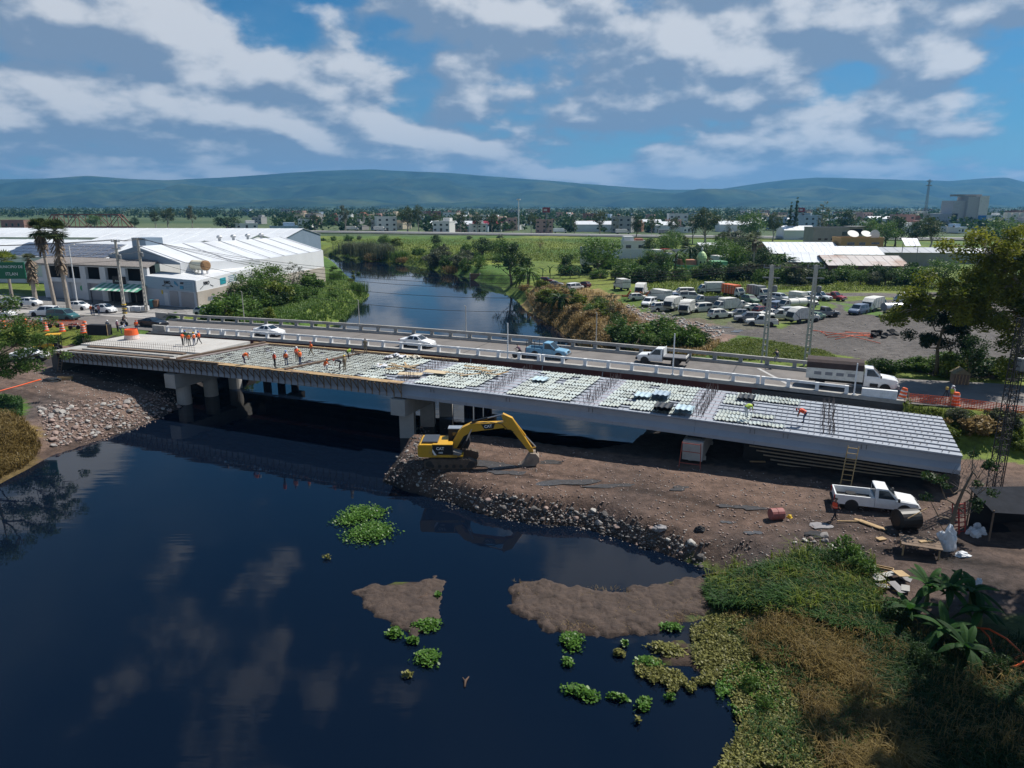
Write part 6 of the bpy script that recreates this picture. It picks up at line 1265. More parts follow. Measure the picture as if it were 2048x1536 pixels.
for x in (-1.6, 1.6): MB().bar((x, -.5, 0), (x, -.5, 1.65), .07).build('post', WOOD, o)
def mesh_fence(label, pts, h, m):
    o = thing('mesh_fence', label, 'mesh fence', pts[0]); p0 = Vector(pts[0])
    for a, b in zip(pts[:-1], pts[1:]):
        a = Vector(a)-p0; b = Vector(b)-p0; n = int((b-a).length/.2); q = MB()
        for i in range(n): c = a+(b-a)*i/n; q.bar(c+Vector((0, 0, .05)), c+Vector((0, 0, h-.06*math.sin(i*.6))), .05, .02)
        for k_ in range(7): z = .05+h*k_/6.3; q.bar(a+Vector((0, 0, z)), b+Vector((0, 0, z)), .02, .06)
        q.build('mesh', m, o); MB().bar(a, a+Vector((0, 0, h+.15)), .06).build('post', WOOD, o)
MESHO = mat('orange plastic mesh', (.75, .12, .03), .6)
mesh_fence('orange plastic mesh fence strung behind the barrels at the left', [gl(-40, 658), gl(30, 655), gl(95, 655), gl(170, 655)], 1.1, MESHO)
mesh_fence('faint red mesh fence along the road beside the survey worker', [P(1815, 806, 5.5), P(1900, 814, 5.5), P(1990, 826, 5.5), P(2080, 838, 5.5)], .9, MESHO)
tp_ = thing('survey_tripod', 'black survey tripod standing on the road by the worker', 'tripod', P(1890, 806, 5.55))
for k_ in range(3): MB().bar((.5*math.cos(k_*2.1), .5*math.sin(k_*2.1), 0), (0, 0, 1.3), .05).build('leg', PBLK, tp_)
MB().box((0, 0, 1.42), (.2, .2, .25)).build('instrument', mat('instrument yellow', (.5, .4, .1), .5), tp_)
# blue bins and pale blocks by the shop corner
for a, b, m_, lab in ((306, 614, mat('teal bin', (.04, .2, .24), .6), 'teal waste bin beside the ladder pole foot'), (313, 614, mat('brown bin', (.2, .12, .08), .7), 'brown waste bin next to the teal one')):
    o = thing('waste_bin', lab, 'bin', P(a, b, 5.35)); MB().box((0, 0, .6), (.8, .8, 1.2), tx=1.1, ty=1.1).build('bin_body', m_, o); MB().box((0, 0, 1.25), (.95, .95, .1)).build('lid', m_, o)
o = thing('concrete_blocks', 'pale concrete kerb blocks stacked at the shop corner', 'blocks', P(272, 622, 5.3), .1)
for i in range(4): MB().box((i*.95-1.4, (i % 2)*.5, .4), (.9, 1.2, .8)).build('block', RENDW, o)
# ================================================================ VEGETATION
BARK = mat('grey brown bark', (.15, .115, .085), .9, var=.35, vscale=3, bump=.4, bscale=8); BARKP = mat('pale bark', (.36, .31, .26), .85, var=.3, vscale=2)
LM = dict(olive=leafmat('olive leaves', (.035, .060, .018), (.10, .125, .045)), dark=leafmat('dark green leaves', (.016, .042, .012), (.05, .09, .025)), mid=leafmat('mid green leaves', (.036, .09, .015), (.13, .21, .04)), lime=leafmat('yellow green leaves', (.06, .105, .012), (.19, .22, .03)), grey=leafmat('grey green leaves', (.06, .08, .045), (.14, .15, .09)), dry=leafmat('dry straw leaves', (.17, .115, .045), (.36, .26, .11)), euc=leafmat('eucalyptus leaves', (.065, .095, .010), (.23, .24, .028), .5), black=leafmat('very dark leaves', (.007, .016, .006), (.025, .045, .016), .2), bush=leafmat('bush leaves', (.034, .08, .015), (.105, .17, .035)))
def leaves(centers, rads, per, size, seed, flat=.8, aspect=.55, droop=0.):
    """leaf quads scattered in blobs around the centres"""
    g = np.random.default_rng(seed); centers = np.asarray(centers, float); n = len(centers)*per
    c = np.repeat(centers, per, 0); r = np.repeat(np.asarray(rads, float), per)
    d = g.normal(size=(n, 3)); d /= np.linalg.norm(d, axis=1)[:, None]; d *= (g.random(n)**.45)[:, None]; d[:, 2] *= flat
    p = c+d*r[:, None]
    a = g.normal(size=(n, 3)); a[:, 2] = a[:, 2]*.6-droop; a /= np.linalg.norm(a, axis=1)[:, None]; b = np.cross(a, g.normal(size=(n, 3))); b /= np.linalg.norm(b, axis=1)[:, None]
    s = size*(.6+.8*g.random(n)); a = a*s[:, None]; b = b*(s*aspect)[:, None]
    v = np.stack([p-a*.5, p+b*.5, p+a*.5, p-b*.5], 1).reshape(-1, 3); f = np.arange(n*4).reshape(-1, 4)
    ct = np.repeat(g.random(len(centers)), per)
    return v, f, np.clip(.6*ct+.5*g.random(n)-.05, 0, 1)
def blobs(seed, n, w, h, zc, shell=.45, skirt=0):
    g = np.random.default_rng(seed); d = g.normal(size=(n, 3)); d /= np.linalg.norm(d, axis=1)[:, None]; r = shell+(1-shell)*g.random(n)**.6
    p = d*r[:, None]*np.array((w/2, w/2, h/2)); lump = 1+.28*np.sin(3*np.arctan2(d[:, 1], d[:, 0])+seed)*np.cos(2.3*d[:, 2]+seed); p *= lump[:, None]; p[:, 2] += zc; return p
def trunkmesh(seed, th, r, tips, m, bend=.06, n=7, name='trunk'):
    q = random.Random(seed); mb = MB(); pts = [(0, 0, -.4)]; x = y = 0
    for i in range(1, 5): x += q.uniform(-bend, bend)*th; y += q.uniform(-bend, bend)*th; pts.append((x, y, th*i/4))
    mb.tube(pts, [r*1.35, r, r*.88, r*.75, r*.62], n)
    for t_ in tips:
        b0 = Vector(pts[q.choice((2, 3, 4, 4))]); t_ = Vector(t_); mid = b0*.45+t_*.55+Vector((q.uniform(-.08, .08)*th, q.uniform(-.08, .08)*th, -.04*th)); mb.tube([b0, mid, t_], [r*.42, r*.26, r*.08], 5, cap=False)
    return mb.mesh(name, m, True)
TP = {}
def treeproto(key, h, w, th, r, nb, per, leaf, lm, bark=BARK, crown_h=None, flat=.8, aspect=.55, br=None, seed=1, droop=0., ntip=9):
    chh = crown_h or (h-th*.7); zc = h-chh/2; c = blobs(seed, nb, w*.82, chh*.86, zc); g = np.random.default_rng(seed+9)
    rr = (br or w*.17)*(.7+.6*g.random(nb)); v, f, t_ = leaves(c, rr, per, leaf, seed+3, flat, aspect, droop)
    TP[key] = (trunkmesh(seed, th, r, [tuple(c[i]) for i in range(min(ntip, nb))], bark), npmesh('crown', v, f, LM[lm], t_), h)
treeproto('euc1', 15, 8, 6, .32, 34, 60, .55, 'olive', BARKP, seed=3); treeproto('euc2', 17, 7, 7, .3, 30, 60, .55, 'grey', BARKP, seed=5); treeproto('euc3', 14, 10, 5, .35, 40, 60, .6, 'olive', BARKP, seed=8); treeproto('rnd1', 9, 9, 2.6, .3, 40, 70, .45, 'dark', seed=12); treeproto('rnd2', 8, 10, 2.2, .28, 44, 70, .45, 'mid', seed=14); treeproto('rnd3', 10, 8, 4, .26, 36, 70, .42, 'dark', seed=17); treeproto('wisp', 16, 6, 6, .25, 26, 26, .5, 'grey', seed=19)
treeproto('bare', 6, 5, 2, .15, 16, 14, .3, 'dry', seed=23, ntip=16)
def bushproto(key, w, h, nb, per, leaf, lm, seed, aspect=.55):
    c = blobs(seed, nb, w*.8, h*1.2, h*.42, .3); c[:, 2] = np.abs(c[:, 2]); v, f, t_ = leaves(c, np.full(nb, w*.17), per, leaf, seed, .8, aspect); TP[key] = (trunkmesh(seed, h*.45, .09, [tuple(c[i]) for i in range(6)], BARK, .1, 5, 'stem'), npmesh('foliage', v, f, LM[lm], t_), h)
for i, (lm, w_, h_) in enumerate((('bush', 3.6, 2.4), ('mid', 3.2, 2.0), ('dark', 4.0, 3.0), ('lime', 3.0, 1.8), ('grey', 3.4, 2.4), ('dry', 3.0, 1.6), ('mid', 4.6, 3.4))): bushproto('b%d' % i, w_, h_, 30, 46, .30, lm, 40+i)
def plant(key, label, base, h=None, rz=None, cat='tree', group=None, wide=1., name=None):
    tr, cr, h0 = TP[key]; isb = key[0] == 'b' and key != 'bare'
    o = thing(name or ('bush' if isb else 'tree'), label, 'bush' if isb else cat, base, rnd.uniform(0, 6.28) if rz is None else rz, group); s = (h or h0)/h0
    o.scale = (s*wide, s*wide, s); obj('stem' if isb else 'trunk', tr, o); obj('foliage' if isb else 'crown', cr, o); return o
def hpx(base, top_py):                         # height so that the top shows at that pixel row
    d = ray(1024, top_py); return max(1., CAMZ+d[2]/d[1]*base.y-base.z)
# --- tall trees along the highway and before the town
for i, (a, by, ty, key, wd, lab) in enumerate([(690, 464, 404, 'euc2', .9, 'tall lone eucalyptus with narrow crown beside the highway lorry'), (815, 464, 410, 'euc3', 1.1, 'broad dense eucalyptus pair crown by the pink hall'), (838, 464, 407, 'euc1', .8, 'pointed tall eucalyptus beside the broad dense one'), (872, 463, 424, 'euc1', .9, 'small sparse eucalyptus in front of the market hall'), (922, 466, 420, 'euc3', .8, 'rounded olive eucalyptus near the red filling station'), (955, 466, 424, 'euc1', 1, 'olive eucalyptus left of the light mast'), (985, 466, 424, 'euc3', .9, 'wide olive eucalyptus at the foot of the light mast'), (1062, 467, 425, 'euc1', 1, 'yellowish eucalyptus left of the red billboard'), (1095, 467, 437, 'euc2', .8, 'grey slim tree right under the red billboard'), (1148, 468, 424, 'wisp', 1, 'grey wispy tree behind the white hall'), (1200, 469, 418, 'euc1', 1, 'tall olive tree in the middle of the town edge'), (1232, 469, 432, 'wisp', 1.2, 'bare grey tree beside the tall olive one'), (1272, 478, 430, 'rnd3', .9, 'round topped tree on a clear trunk by the highway'), (1303, 472, 432, 'euc1', .8, 'slim tree right of the round topped one'), (1345, 474, 430, 'euc3', .8, 'bushy olive tree by the white gabled shed'), (1410, 486, 412, 'euc3', 1.2, 'largest dark eucalyptus above the compound'), (1385, 486, 425, 'wisp', 1, 'brownish wispy tree beside the largest eucalyptus'), (1456, 482, 430, 'wisp', 1.2, 'grey feathery tree behind the tan bush'), (1500, 480, 425, 'rnd2', 1, 'green leafy tree below the cypress pair'), (1545, 482, 422, 'euc1', 1, 'tall grey olive tree by the grey barn'), (1640, 484, 400, 'wisp', 1, 'tall thin feathery tree before the concrete building'), (1690, 470, 418, 'rnd1', .9, 'dark dense tree behind the concrete building'), (1735, 486, 440, 'rnd2', .9, 'rounded green tree right of the concrete building'), (1790, 490, 430, 'rnd1', .9, 'dark tree cluster behind satellite dishes'), (1770, 492, 444, 'rnd2', 1, 'mid green tree above the dishes'), (1858, 500, 428, 'euc3', 1.0, 'tall tree with pale forked trunk before the mill'), (1830, 492, 440, 'rnd1', 1, 'dark green tree left of the forked pale trunk'), (2000, 500, 440, 'rnd2', 1.3, 'broad tree right of the mill behind the big eucalyptus'), (630, 460, 428, 'rnd1', 1.0, 'very dark round tree beside the highway sign'), (740, 463, 438, 'euc1', .8, 'small olive tree between highway lorries'), (385, 458, 406, 'euc2', 1.1, 'tall grey eucalyptus in the flooded fields'), (338, 458, 412, 'euc3', 1, 'broad grey green tree by the far field pond'), (312, 458, 420, 'euc1', 1, 'grey tree at the left of the pond trees'), (455, 457, 432, 'b2', 2, 'wide dark thicket by the far field pond'), (190, 456, 430, 'rnd2', 1, 'dark field tree behind the rust truss'), (270, 456, 434, 'rnd1', 1, 'low dark tree at the right end of the truss'), (1025, 467, 440, 'euc3', .7, 'small dark tree behind the light mast')]):
    b = P(a, by, 4.2); plant(key, lab, b, hpx(b, ty), wide=wd)
# cypress pair, in columns of dense small leaves
cy = blobs(77, 60, 2.2, 14, 8, .2); cy[:, :2] *= np.clip(1.25-cy[:, 2:3]/15, .12, 1); v, f, t_ = leaves(cy, np.full(60, .6), 50, .35, 78); cym = npmesh('crown', v, f, LM['dark'], t_); cyt = MB().tube([(0, 0, -.3), (0, 0, 4)], [.3, .2], 6).mesh('trunk', BARK)
for a, ty, lab in ((1577, 409, 'shorter of two dark pointed cypresses above the grey barn'), (1588, 400, 'taller of two dark pointed cypresses above the grey barn')):
    b = P(a, 476, 4.2); o = thing('cypress_tree', lab, 'tree', b); s = hpx(b, ty)/15; o.scale = (s*.9, s*.9, s); obj('crown', cym, o); obj('trunk', cyt, o)
# --- far belt of trees: one mass at the foot of the hills and through the town
g = np.random.default_rng(5); n = 3800; Yb = np.concatenate([g.uniform(540, 1700, 2500), g.uniform(1700, 3900, 1300)]); ab = g.uniform(-100, 2150, n); keep = (ab > 560) | (Yb > 1150); Yb, ab = Yb[keep], ab[keep]
cx = (ab-1024)/F*Yb*.99; hh_ = g.uniform(5, 11, len(Yb))*(1+Yb/5000); c = np.stack([cx, Yb, 4+hh_*.45], 1); v, f, t_ = leaves(c, hh_*.62, 26, 3.2, 6, .85, .8)
tag(obj('distant_trees', npmesh('distant_trees', v, f, LM['dark'], t_)), kind='stuff')
# --- hedge of bushes behind the yard, right bank thickets, river islands
DESC = {0: 'leafy green bush', 1: 'fresh green bush', 2: 'tall dark bush', 3: 'yellow green bush', 4: 'grey green bush', 5: 'dry straw bush', 6: 'big green bush'}
def bushes(n, reg, keys, hr_, place, seed, z=None):
    q = random.Random(seed)
    for i in range(n):
        a, b = reg(q); base = P(a, b, z) if z is not None else G(a, b); k_ = q.choice(keys); plant('b%d' % k_, f'{DESC[k_]} {place}', base, q.uniform(*hr_), group=f'{DESC[k_]} {place}', wide=q.uniform(.9, 1.5))
bushes(46, lambda q: (lambda f: (1290+f*600, 556+10*f+q.uniform(-6, 8)))(q.random()), [0, 1, 2, 2, 4, 6, 6], (2.6, 5.2), 'in the hedge behind the wreck yard', 1)
bushes(22, lambda q: (lambda f: (1240+f*330, 538+q.uniform(-8, 12)))(q.random()), [0, 2, 2, 6, 4], (2.8, 5.), 'between the chapel and the trailers', 2)
bushes(40, lambda q: (lambda f: (450+f*180, 636-f*48+q.uniform(-26, 8)))(q.random()), [0, 1, 2, 6, 1, 3], (2.0, 4.4), 'on the bank below the riverside warehouse', 3)
bushes(16, lambda q: (640+q.random()*95, 575+q.uniform(-38, 22)), [1, 3, 1, 0], (.6, 1.3), 'at the left waterline beyond the bridge', 4)
bushes(32, lambda q: (lambda f: (1070+f*175, 588+f*70+q.uniform(-24, 6)))(q.random()), [5, 5, 0, 2, 3, 1, 6], (1.2, 2.6), 'on the dry right river bank', 5)
bushes(14, lambda q: (1230+q.random()*185, 690+q.uniform(-14, 12)), [1, 0, 2, 1], (1.8, 3.4), 'behind the far bridge railing', 6)
bushes(20, lambda q: (860+q.random()*180, 534+q.uniform(-22, 6)), [0, 2, 1, 6, 4], (2.4, 5.), 'on the far shore by the brick wall', 7)
bushes(26, lambda q: (620+q.random()*330, 505+q.uniform(-26, 14)), [1, 0, 3, 4, 1], (1.6, 3.6), 'in the meadow across the river', 8)
bushes(18, lambda q: (1030+q.random()*300, 545+q.uniform(-12, 22)), [2, 0, 1, 6], (2.4, 4.8), 'in the thicket above the right bank', 9)
bushes(10, lambda q: (1880+q.random()*170, 745+q.uniform(-10, 12)), [2, 0, 3], (1.4, 2.6), 'beside the road under the big eucalyptus', 10)
bushes(9, lambda q: (1740+q.random()*150, 738+q.uniform(-5, 8)), [2, 1], (1.0, 1.6), 'along the verge behind the dump truck', 11)
bushes(8, lambda q: (20+q.random()*150, 690+q.uniform(-18, 4)), [1, 3, 0], (.8, 1.6), 'below the barrels at the left abutment', 12)
bushes(12, lambda q: (1830+q.random()*210, 850+q.uniform(-18, 50)), [1, 3, 5, 4], (.7, 1.5), 'on the cut bank at the right deck end', 13)
bushes(7, lambda q: (425+q.random()*120, 640+q.uniform(-4, 6)), [1, 3, 0], (1.0, 2.0), 'against the far railing near the silver car', 14)
# --- single trees by the river and in the yard
for a, by, ty, key, wd, lab in [(1023, 570, 484, 'rnd3', 1.05, 'dark round crowned tree with bare trunk on the right river bank'), (965, 520, 473, 'rnd1', 1.1, 'dense dark tree left of the bare trunked one'), (1000, 518, 478, 'rnd2', 1.0, 'leafy green tree behind the bare trunked one'), (872, 495, 468, 'rnd1', 1.0, 'dark shrubby tree alone in the meadow'), (770, 492, 470, 'rnd2', 1.0, 'grey green small tree behind the reeds'), (1220, 645, 578, 'wisp', 1.2, 'half bare tree with grey trunk on the dry bank'), (540, 600, 530, 'rnd2', 1.1, 'feathery green tree in front of the warehouse side wall'), (590, 590, 522, 'wisp', 1.6, 'thin dark twigged tree before the white warehouse end'), (500, 612, 548, 'rnd2', 1.1, 'broad leafy tree on the bank beside the silver hatchback'), (1195, 545, 478, 'rnd2', 1.3, 'pale feathery tree before the compound'), (1080, 500, 474, 'bare', 1.0, 'leafless small tree in the yellow field'), (1335, 515, 470, 'rnd2', 1.2, 'spreading green tree behind the trailers'), (1300, 512, 474, 'rnd1', 1, 'dark tree at the modern house'), (1530, 560, 500, 'rnd1', 1.0, 'very dark tree beside the tall fan palm'), (1465, 545, 490, 'rnd2', 1.0, 'leafy tree behind the chapel dome'), (1440, 500, 460, 'euc3', 1.0, 'grey olive tree behind the chapel'), (1470, 498, 464, 'b4', 1.5, 'tan grey shrub crown behind the white shed'), (1880, 575, 520, 'rnd2', 1.3, 'bushy tree at the yard end left of the eucalyptus'), (1985, 600, 520, 'rnd1', 1.4, 'dark tree behind the box truck at the yard end'), (1390, 695, 655, 'rnd2', .7, 'small round shrub tree behind the far railing near the flatbed')]:
    b = G(a, by); plant(key, lab, b, hpx(b, ty), wide=wd)
for i, (a, by, ty, key, wd, lab) in enumerate([(1300, 540, 500, 'rnd2', 1.1, 'leafy tree at the left end of the compound hedge'), (1322, 545, 508, 'rnd1', 1.1, 'dark tree in front of the white containers'), (1395, 530, 488, 'rnd1', 1.2, 'dark spreading tree left of the chapel'), (1425, 525, 484, 'rnd2', 1.3, 'wide green tree behind the chapel dome'), (1448, 530, 478, 'rnd2', 1.2, 'light green tree right of the chapel'), (1482, 535, 478, 'rnd1', 1.3, 'largest dark tree beside the tall fan palm'), (1525, 545, 492, 'rnd1', 1.2, 'dark thick tree between palm and white shed'), (1545, 552, 510, 'rnd2', 1.1, 'green tree before the brick gable'), (1500, 560, 525, 'rnd2', 1.2, 'low green tree under the fan palm'), (1370, 512, 470, 'euc3', .9, 'grey green tree behind the compound palms'), (1345, 500, 462, 'rnd2', 1.2, 'bright green tree beside the modern house'), (1590, 565, 538, 'rnd2', 1.2, 'rounded green tree before the brick shed'), (1660, 568, 540, 'rnd1', 1.2, 'dark rounded tree before the rust streaked shed'), (1720, 570, 540, 'rnd2', 1.2, 'pale green rounded tree right of the dark one'), (1770, 570, 532, 'rnd1', 1.3, 'dark tree mass at the brick shed end'), (1700, 500, 468, 'rnd1', 1.0, 'dark tree behind the ochre house')]):
    b = G(a, by); plant(key, lab, b, hpx(b, ty), wide=wd)
# --- palms
def frond(mb, base, az, ln, rise, droop, wd, n=7, fan=False):
    base = Vector(base); d = Vector((math.cos(az), math.sin(az), 0)); side = Vector((-d.y, d.x, 0)); pts = []
    for i in range(n+1): f = i/n; pts.append(base+d*ln*f+Vector((0, 0, rise*f-droop*f*f)))
    for i in range(n):
        f = i/n; w0 = wd*math.sin(math.pi*min(1, .15+f*.85))
        for sg in (-1, 1):
            p = pts[i]; q = pts[i+1]; o_ = side*sg*w0+d*ln*.1-Vector((0, 0, w0*.45)); mb.add([p, q, q+o_*.9, p+o_], [(0, 1, 2, 3)])
    mb.tube([pts[0], pts[n//2], pts[n]], [.04, .03, .01], 4, cap=False)
def palm(label, base, h, kind='feather', lm='mid', seed=1, nf=26, ln=2.6, tr=.2, skirt=0, lean=(0, 0)):
    o = thing('palm_tree', label, 'palm', base); q = random.Random(seed); top = Vector((lean[0], lean[1], h))
    MB().tube([(0, 0, -.3), top*.5+Vector((0, 0, -.0)), top], [tr*1.3, tr, tr*.85], 8).build('trunk', BARK if kind == 'feather' else BARKP, o)
    mb = MB()
    for i in range(nf):
        az = q.uniform(0, 6.28); up = q.random()
        if kind == 'feather': frond(mb, top, az, ln*q.uniform(.8, 1.1), ln*(.9*up), ln*(.6+.7*(1-up)), .32)
        else:                                              # fan: a stalk and a pleated round blade
            d = Vector((math.cos(az)*math.cos((up-.35)*1.9), math.sin(az)*math.cos((up-.35)*1.9), math.sin((up-.35)*1.9))); p = top+d*ln*.45; mb.bar(top, p, .05); x = d.cross(Vector((0, 0, 1))).normalized() if abs(d.z) < .95 else Vector((1, 0, 0)); y = d
            for k_ in range(9): a_ = (k_-4)*.34; e = p+(y*math.cos(a_)+x*math.sin(a_))*ln*.55-Vector((0, 0, .12*abs(k_-4)*.4)); s_ = (x*math.cos(a_)-y*math.sin(a_))*.13; mb.add([p, p+(e-p)*.6+s_, e, p+(e-p)*.6-s_], [(0, 1, 2, 3)])
    me = mb.mesh('fronds', LM[lm]); at = me.attributes.new('tone', 'FLOAT', 'FACE'); at.data.foreach_set('value', nr.random(len(me.polygons)).astype(np.float32)); obj('fronds', me, o)
    if skirt:
        mb = MB()
        for i in range(150):
            az = q.uniform(0, 6.28); z = h-q.random()*skirt; r = tr+.55*(1-(h-z)/skirt*.75)+.1; p = Vector((math.cos(az)*tr, math.sin(az)*tr, z))+Vector((lean[0], lean[1], 0))*z/h; e = p+Vector((math.cos(az)*r, math.sin(az)*r, -q.uniform(.7, 1.5))); s_ = Vector((-math.sin(az), math.cos(az), 0))*.14; mb.add([p-s_*.5, p+s_*.5, e+s_, e-s_], [(0, 1, 2, 3)])
        me = mb.mesh('dead_skirt', leafmat('dead palm thatch', (.12, .085, .055), (.30, .23, .16), .15)); at = me.attributes.new('tone', 'FLOAT', 'FACE'); at.data.foreach_set('value', nr.random(len(me.polygons)).astype(np.float32)); obj('dead_skirt', me, o)
    return o
palm('fan palm with long shaggy brown thatch standing by the white hatchback', gl(139, 622), 13.6, 'fan', 'olive', 4, 46, 2.6, .32, 6.5, (-.5, 0)); palm('slimmer fan palm with short thatch left of the shaggy one', gl(111, 614), 13.6, 'fan', 'olive', 5, 44, 2.5, .28, 3.2, (-.8, 0))
palm('short shaggy palm stump with dead thatch beside the shop wall', gl(72, 606), 8.2, 'fan', 'grey', 6, 14, 1.5, .35, 3.6)
palm('bright green low fan palm behind the green sign', gl(26, 606), 8.0, 'fan', 'lime', 7, 34, 2.4, .25)
p = G(346, 640); palm('tiny bright palm growing behind the far railing end', p, .8, 'feather', 'mid', 8, 16, 1.3, .12)
for a, by, ty, lab, ln, lm in ((1056, 572, 534, 'feather palm with yellowing fronds on the right bank', 3.4, 'mid'), (1120, 618, 585, 'low dark palm clump on the dry river bank', 3.0, 'dark'), (1350, 548, 498, 'broad feather palm in front of the trailers', 4.2, 'mid'), (1505, 548, 470, 'tall fan palm with shaggy head beside dark trees', 2.8, 'olive'), (1378, 545, 490, 'dark palm right of the broad feather palm', 3.4, 'dark'), (1462, 545, 506, 'leaning palm beside the chapel dome', 3.2, 'mid'), (1552, 552, 505, 'feather palm before the white shed gable', 3.6, 'mid'), (1572, 552, 512, 'second feather palm by the shed gable', 3.2, 'dark'), (1225, 500, 480, 'small feather palm by the modern house', 3.2, 'mid'), (1000, 476, 468, 'low bristly palm in the yellow field', 2.6, 'grey')):
    b = G(a, by); h = max(1.2, hpx(b, ty)-ln*.35); palm(lab, b, h, 'fan' if 'fan palm' in lab else 'feather', lm, a, 30, ln, .25, 2.5 if 'shaggy' in lab else 0)
# --- reeds: dense upright blades
def reedmesh(n, w, h, seed, lm, wd=.07, spread_=.5):
    g = np.random.default_rng(seed); x = g.normal(0, w*.3, n); y = g.normal(0, w*.22, n); hh = h*(.6+.5*g.random(n)); az = g.uniform(0, 6.28, n); le = spread_*hh*g.random(n); dx = np.cos(az)*le; dy = np.sin(az)*le; sx = -np.sin(az)*wd; sy = np.cos(az)*wd; z0 = np.zeros(n)-.1
    mx, my, mz = x+dx*.35, y+dy*.35, hh*.62; v = np.stack([np.stack([x-sx, y-sy, z0], 1), np.stack([x+sx, y+sy, z0], 1), np.stack([mx+sx*.8, my+sy*.8, mz], 1), np.stack([mx-sx*.8, my-sy*.8, mz], 1), np.stack([x+dx, y+dy, hh*(.95-.25*g.random(n))], 1)], 1).reshape(-1, 3)
    b = np.arange(n)[:, None]*5; f = np.concatenate([b+np.array([[0, 1, 2, 3]]), b+np.array([[3, 2, 4, 4]])], 0)
    f2 = f.copy(); me = bpy.data.meshes.new('blades'); me.from_pydata(v.tolist(), [], [tuple(q) for q in f[:n].tolist()]+[tuple(q[:3]) for q in f[n:].tolist()]); me.materials.append(LM[lm]); t_ = np.tile(g.random(n), 2); at = me.attributes.new('tone', 'FLOAT', 'FACE'); at.data.foreach_set('value', t_.astype(np.float32)); return me
RM = [reedmesh(700, 6, 4.6, 1, 'grey', .05), reedmesh(600, 5, 3.6, 2, 'mid', .05), reedmesh(420, 3.2, 2.0, 3, 'dry', .04, .9)]
for i, (a, b, k_, s, lab) in enumerate([(700, 508, 0, 1.5, 'tall grey green giant reed clump on the far shore, left end'), (735, 512, 0, 1.7, 'tallest giant reed clump in the middle of the far shore'), (770, 515, 0, 1.5, 'giant reed clump beside the straw tuft on the far shore'), (800, 520, 1, 1.3, 'green reed clump right of the giant reeds'), (752, 520, 2, 1.8, 'round dry straw tuft in front of the giant reeds'), (808, 524, 2, 1.2, 'small dry straw tuft on the far waterline'), (905, 545, 2, 1.5, 'big brown dry tuft overhanging the river bend'), (1120, 612, 2, .9, 'tawny dry reed tuft on the right bank near palms'), (1165, 645, 2, 1.0, 'tawny reed tuft above the tree reflections'), (1195, 620, 2, .9, 'tawny reed tuft beside the half bare tree'), (1240, 665, 2, .9, 'straw tuft low on the bank by the railing'), (1050, 580, 2, .9, 'straw coloured tuft under the bare trunked tree'), (1095, 590, 2, 1.0, 'straw reed tuft next to the low palm clump'), (670, 560, 1, .8, 'fresh green reed tuft on the left point'), (715, 585, 1, .9, 'bright reed tuft at the tip of the left point')]):
    o = obj('reed_clump', RM[k_], None, G(a, b), rnd.uniform(0, 6)); o.scale = (s,)*3; tag(o, lab, 'reeds')
# banana thicket behind the bank
bq = random.Random(3)
# --- brick wall on the far shore
bw = thing('brick_wall', 'low reddish brick wall standing on the far river shore', 'wall', G(950, 558), rad(-6))
for i in range(6): MB().box((i*3.2, 0, .7), (3.1, .3, 2.0)).build('wall_panel', BRICK, bw); MB().box((i*3.2-1.6, -.02, .8), (.3, .4, 2.3)).build('pillar', STAIN, bw)
# --- the two near trees at the right: big eucalyptus and the dark drooping tree below it
def bigtree(name, label, base, trunk_pts, r, limbs, nb_per, lm, bark, per, leaf, br, seed, flat=.75, droop=.2, aspect=.3):
    o = thing(name, label, 'tree', base); mb = MB(); q = random.Random(seed); tp = [Vector(p) for p in trunk_pts]
    mb.tube(tp, [r*(1-.6*i/(len(tp)-1)) for i in range(len(tp))], 9); cs = []
    for (i0, tip, n) in limbs:
        a = tp[i0]; t_ = Vector(tip); mid = a*.5+t_*.5+Vector((0, 0, -.6)); mb.tube([a, a*.72+mid*.28+Vector((0, 0, .1)), mid, t_], [r*.45, r*.36, r*.26, r*.08], 6, cap=False)
        for k_ in range(n):
            c = t_+Vector((q.gauss(0, 1), q.gauss(0, 1), q.gauss(0, .7)))*nb_per; cs.append(tuple(c)); mb.tube([mid*.4+t_*.6, (t_+c)/2+Vector((0, 0, .2)), c], [r*.12, r*.07, r*.025], 4, cap=False)
    mb.build('trunk', bark, o, True); v, f, t_ = leaves(cs, [br*q.uniform(.7, 1.2) for _ in cs], per, leaf, seed, flat, aspect, droop); obj('crown', npmesh('crown', v, f, LM[lm], t_), o); return o
eb = Vector((56, 72, gz(56, 72)))
bigtree('eucalyptus_tree', 'large yellow green eucalyptus towering over the road at the right', eb, [(0, 0, -.4), (-.6, .2, 3), (-1.6, 0, 6), (-3.2, 0, 9), (-5.0, -.2, 12), (-6.6, 0, 14)], .42,
    [(5, (-8.7, 0, 15.4), 12), (5, (-6.4, 0, 13.2), 11), (4, (-12.4, 0, 10.8), 11), (4, (-14.6, .4, 9.6), 10), (3, (-10.2, .5, 10.4), 9), (4, (-4, 0, 14.8), 11), (2, (-4, 0, 8.6), 11), (1, (-3.6, -.5, 4.6), 10), (3, (-7.1, 0, 9.4), 8), (4, (-8.6, .3, 11.6), 11), (3, (-1.5, 0, 11), 9), (5, (-2, 0, 16.5), 8), (1, (-2.4, 0, 6.4), 9), (4, (-5.6, .6, 10.6), 9)], 1.2, 'euc', BARKP, 330, .36, 1.25, 31, aspect=.42)
db = G(1872, 752)
